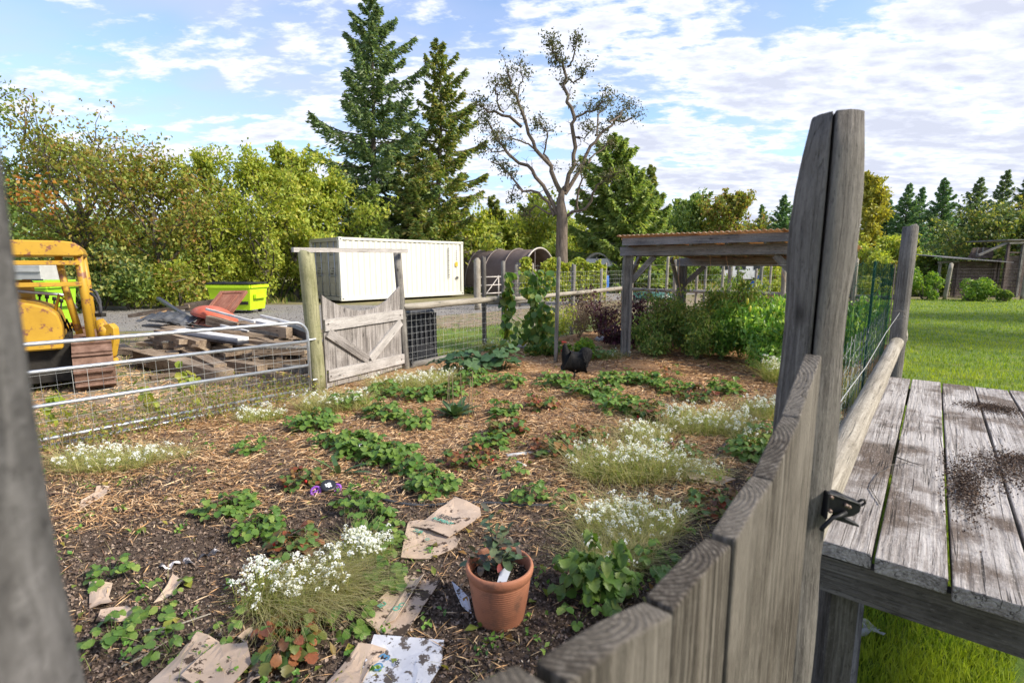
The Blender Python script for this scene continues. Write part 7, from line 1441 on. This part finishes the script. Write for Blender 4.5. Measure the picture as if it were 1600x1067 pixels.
# ------------------------------------------------------------------ cardboard sheets on the soil
CARD = pmat('soiled_cardboard', [(.3, (.40, .29, .21)), (.7, (.52, .40, .31))], scale=6, rough=.9, bump=.15, spots=(16, .575, .60, (.07, .045, .032)))
CARDD = pmat('muddy_cardboard', [(.3, (.36, .26, .19)), (.7, (.50, .38, .30))], scale=6, rough=.9, bump=.2, spots=(11, .50, .53, (.06, .040, .028)))
CARDW = pmat('white_faced_cardboard', [(.3, (.46, .46, .50)), (.7, (.62, .62, .66))], scale=6, rough=.8, bump=.2, spots=(20, .55, .58, (.10, .08, .07)))
PRINT = flat('green_print', (.10, .33, .25), .85); PRINTB = flat('blue_print', (.10, .25, .42), .85); PRINTK = flat('black_print', (.05, .05, .05), .85)
def card(lab, px, m, lift=.0, name='cardboard_sheet', th=.004, text=None, wav=.006):
    P_ = [onb(*q) for q in px]; c = sum(P_, Vector())/len(P_); n = len(P_); z0 = max(q.z for q in P_)+.026+lift; B = MB(); V = []; K = 4
    rings = []
    for k in range(K+1):
        f = k/K; ring = []
        for i in range(n):
            for s in (0, .5):
                q = P_[i].lerp(P_[(i+1) % n], s); w_ = c.lerp(q, f); ring.append(Vector((w_.x, w_.y, z0+wav*math.sin(w_.x*23+px[0][0])*math.cos(w_.y*19)+(.014*f**3*(math.sin(i*2.1+px[0][0])+.1) if f > .5 else 0))))
        rings.append(ring)
    m2 = 2*n; V = [v for r_ in rings for v in r_]; F_ = [(k*m2+i, k*m2+(i+1) % m2, (k+1)*m2+(i+1) % m2, (k+1)*m2+i) for k in range(1, K) for i in range(m2)]+[tuple(m2+i for i in range(m2))]
    me = B.add(V, F_).mesh(name, m); o = bpy.data.objects.new(name, me)
    t = thing(name, lab, 'cardboard', (c.x, c.y, z0)); put(o, t); o.name = 'card'; sd_ = o.modifiers.new('th', 'SOLIDIFY'); sd_.thickness = th; sd_.offset = 1
    if text:
        for body, tx, ty, size, ang, mat_ in text:
            q = onb(tx, ty); cu = bpy.data.curves.new('print', 'FONT'); cu.body = body; cu.size = size; cu.extrude = .0003; cu.align_x = 'CENTER'; cu.align_y = 'CENTER'; cu.offset = .0012; cu.materials.append(mat_)
            tmp_ = bpy.data.objects.new('tmp', cu); me_ = bpy.data.meshes.new_from_object(tmp_); bpy.data.objects.remove(tmp_); me_.materials.clear(); me_.materials.append(mat_)
            fo = bpy.data.objects.new('printed_text', me_); put(fo, t, Matrix.Translation((q.x, q.y, z0+wav+th+.0035)) @ Matrix.Rotation(R(ang), 4, 'Z'))
    return t
card('lower cardboard sheet of the pair above the pot, with a curved bottom edge', [(638, 826), (665, 822), (720, 858), (713, 868), (672, 884), (627, 887)], CARD, 0, text=[('SUR', 654, 845, .035, -30, PRINT), ('O', 668, 858, .03, -30, PRINT)])
card('upper cardboard sheet of the pair above the pot, printed in green', [(685, 812), (710, 794), (750, 806), (752, 822), (702, 857), (647, 836)], CARD, .014, text=[('SURDO', 700, 826, .034, -32, PRINTK), ('ALIMENT', 692, 832, .036, -32, PRINT)])
card('middle cardboard sheet coated in soil left of the pot', [(638, 908), (664, 917), (690, 924), (632, 1008), (600, 1002), (565, 982)], CARDD, 0, text=[('OO', 625, 965, .04, 50, PRINT), ('de', 641, 945, .03, 60, PRINTK), ('SU', 598, 962, .035, 50, PRINT)])
card('narrow fold of cardboard lying along the middle sheet', [(640, 922), (664, 917), (618, 985), (596, 992)], CARD, .012)
card('white-faced cardboard with blue print at the bottom edge', [(585, 1006), (694, 1014), (690, 1045), (650, 1110), (560, 1080)], CARDW, 0, text=[('3', 603, 1042, .06, 60, PRINTB), ('O', 592, 1058, .05, 60, PRINTB), ('de', 622, 1050, .03, 70, PRINTK)])
card('torn brown cardboard flap on top of the white-faced one', [(562, 1021), (604, 1026), (580, 1062), (560, 1100), (510, 1080)], CARD, .016)
card('folded tan cardboard at the bottom left', [(310, 1002), (345, 1012), (360, 1030), (300, 1100), (230, 1080)], CARD, .0); card('second folded tan cardboard overlapping at the bottom', [(345, 1018), (388, 1026), (394, 1050), (350, 1105), (285, 1080)], CARD, .014); card('narrow tan cardboard scrap right of the folded ones', [(394, 1042), (422, 1038), (408, 1075), (385, 1085)], CARD, .0)
card('triangular cardboard scrap left of the pot', [(706, 924), (732, 942), (737, 972), (722, 962)], CARDW, 0); card('pointed cardboard scrap above the small seedlings', [(270, 901), (292, 914), (268, 932), (240, 948), (262, 920)], CARD)
card('torn cardboard at the blurred post, upper', [(140, 915), (176, 912), (170, 935), (176, 948), (140, 950)], CARD); card('torn cardboard at the blurred post, lower', [(158, 958), (200, 953), (214, 962), (180, 978), (150, 975)], CARD)
card('green-printed cardboard between white flowers and gate', [(1060, 734), (1085, 740), (1148, 760), (1128, 764), (1078, 758)], CARD, text=[('SURDO', 1090, 748, .05, -20, PRINT)]); card('cardboard at far left in the straw', [(128, 790), (166, 768), (172, 776), (140, 795), (118, 808)], CARD); card('small cardboard corner in the straw at far left', [(152, 768), (172, 766), (160, 786), (146, 784)], CARD)
card('muddy cardboard scrap beside the orange-edged strawberry', [(372, 1012), (395, 992), (396, 1010), (384, 1020)], CARDD)
t = thing('paper_scrap', 'crumpled strip of printed paper on the soil at left', 'paper', onb(290, 878)); V = []
for i in range(15):
    q = onb(252+92*i/14, 884-24*(i/14)**2+3*math.sin(i)); 
    for j in (0, 1, 2): V.append((q.x+.003*math.sin(i*3+j), q.y+(j-1)*(.022-.006*math.cos(i*.9)), q.z+.022+.014*math.sin(i*1.9+j*1.7)))
o = MB().add(V, [(3*i+j, 3*i+3+j, 3*i+4+j, 3*i+1+j) for i in range(14) for j in (0, 1)]).build('strip', pmat('smudged_newsprint', [(.45, (.05, .05, .06)), (.52, (.60, .55, .55))], scale=13, rough=.9, bump=.3), t); o.modifiers.new('th', 'SOLIDIFY').thickness = .001
def stick(name, lab, pts, r, m, cat='stick', z=.02): tag(MB().tube([onb(*q)+Vector((0, 0, z+random.uniform(0, .006))) for q in pts], [r*(1-.5*i/(len(pts)-1)) for i in range(len(pts))], 7).build(name, m, None, True), lab, cat)
stick('white_stick', 'whitish stick on the straw right of centre', [(792, 716), (820, 711), (845, 708), (860, 708)], .020, WHITEB); stick('white_stick', 'short whitish chip below the longer white stick', [(808, 727), (822, 731)], .018, WHITEB)
stick('dry_stick', 'thin pale stick below the small seedlings at left', [(225, 990), (270, 985), (330, 965)], .006, W_RAIL); stick('dry_stick', 'thin stick slanting at the bottom left', [(190, 1045), (230, 1025), (262, 1008)], .005, W_RAIL)

# hoses
def hose(name, lab, pts, r, m, z=.018):
    P_ = [onb(*q)+Vector((0, 0, z)) for q in pts]; fine = []
    for i in range(len(P_)-1):
        p0, p1, p2, p3 = P_[max(i-1, 0)], P_[i], P_[i+1], P_[min(i+2, len(P_)-1)]
        for k in range(8): f = k/8; fine.append(.5*((2*p1)+(p2-p0)*f+(2*p0-5*p1+4*p2-p3)*f*f+(3*p1-p0-3*p2+p3)*f**3))
    fine.append(P_[-1]); tag(MB().tube(fine, r, 10).build(name, m, None, True), lab, 'hose')
hose('soaker_hose', 'dark grey soaker hose curving through the centre of the bed', [(574, 778), (592, 786), (620, 794), (660, 797), (700, 793), (712, 790)], .0105, RUBBER); hose('soaker_hose', 'dark grey soaker hose piece running behind the pot', [(706, 779), (720, 786), (742, 790), (775, 791), (810, 793), (850, 791), (885, 786)], .0105, RUBBER)
hose('soaker_hose', 'short visible piece of hose beside the gate-side cardboard', [(1134, 696), (1122, 716), (1114, 728), (1128, 738), (1146, 742)], .012, RUBBER); hose('soaker_hose', 'short dark hose end between the white flower drifts', [(1066, 746), (1058, 758), (1050, 770)], .012, RUBBER)
hose('drip_line', 'front drip line across the straw under the pergola', [(985, 563), (1030, 568), (1080, 573), (1125, 575), (1165, 588), (1205, 590)], .010, BLACK); hose('drip_line', 'rear drip line under the pepper row', [(1040, 556), (1100, 560), (1150, 566), (1200, 580)], .009, BLACK)

# purple ring toy with black paw-printed disc
c = onb(512, 772); t = thing('dog_toy', 'purple ring toy with black disc marked by a white paw print', 'toy', c); PUR = flat('purple_rubber', (.30, .09, .48), .45)
ax = Vector((.25, -.35, .9)).normalized(); u = ax.cross(Vector((0, 1, 0))).normalized(); v = ax.cross(u)
cd_ = c+Vector((.01, .0, .055)); M = Matrix(((u.x, v.x, ax.x, cd_.x), (u.y, v.y, ax.y, cd_.y), (u.z, v.z, ax.z, cd_.z), (0, 0, 0, 1)))
MB().lathe([(0, -.015), (.045, -.015), (.052, -.009), (.054, 0), (.052, .009), (.045, .014), (.038, .012), (0, .012)], 32).build('disc', BLACK, t, True, M=M)
pw = MB(); 
for x, y, r in ((0, -.006, .013), (-.019, .006, .0065), (-.008, .017, .007), (.008, .017, .007), (.019, .006, .0065)): pw.lathe([(0, .0145), (r, .0142), (r, .012)], 14, (x, y, 0))
pw.build('paw_print', WHITEP, t, M=M)
for (dx, dy, dz, rr) in ((-.068, -.03, .03, .032), (.062, .01, .035, .026)):
    cc = c+Vector((dx, dy, dz)); MB().tube([cc+Vector((rr*math.cos(a), rr*.5*math.sin(a), rr*.8*math.sin(a))) for a in np.linspace(0, 6.283, 22)], .0085, 8).build('ring', PUR, t, True)
    for a in (.6, 2.2, 3.8, 5.4): MB().tube([cc, cc+Vector((rr*math.cos(a), rr*.5*math.sin(a), rr*.8*math.sin(a)))], .006, 6).build('spoke', PUR, t, True)
p = onb(940, 534); tag(MB().lathe([(0, -.02), (.12, 0), (.15, .05), (.11, .10), (0, .12)], 12, p).build('grey_stone', pmat('grey_rock', [(.3, (.25, .24, .23)), (.7, (.42, .40, .38))], scale=9, bump=.5), None, True), 'pale grey stone behind the lime-green clump', 'stone')
p = onb(815, 541); tag(MB().lathe([(0, -.02), (.14, 0), (.16, .03), (.11, .06), (0, .07)], 12, p).build('grey_stone', bpy.data.materials['grey_rock'], None, True), 'flat grey stone at the foot of the bean vine', 'stone')
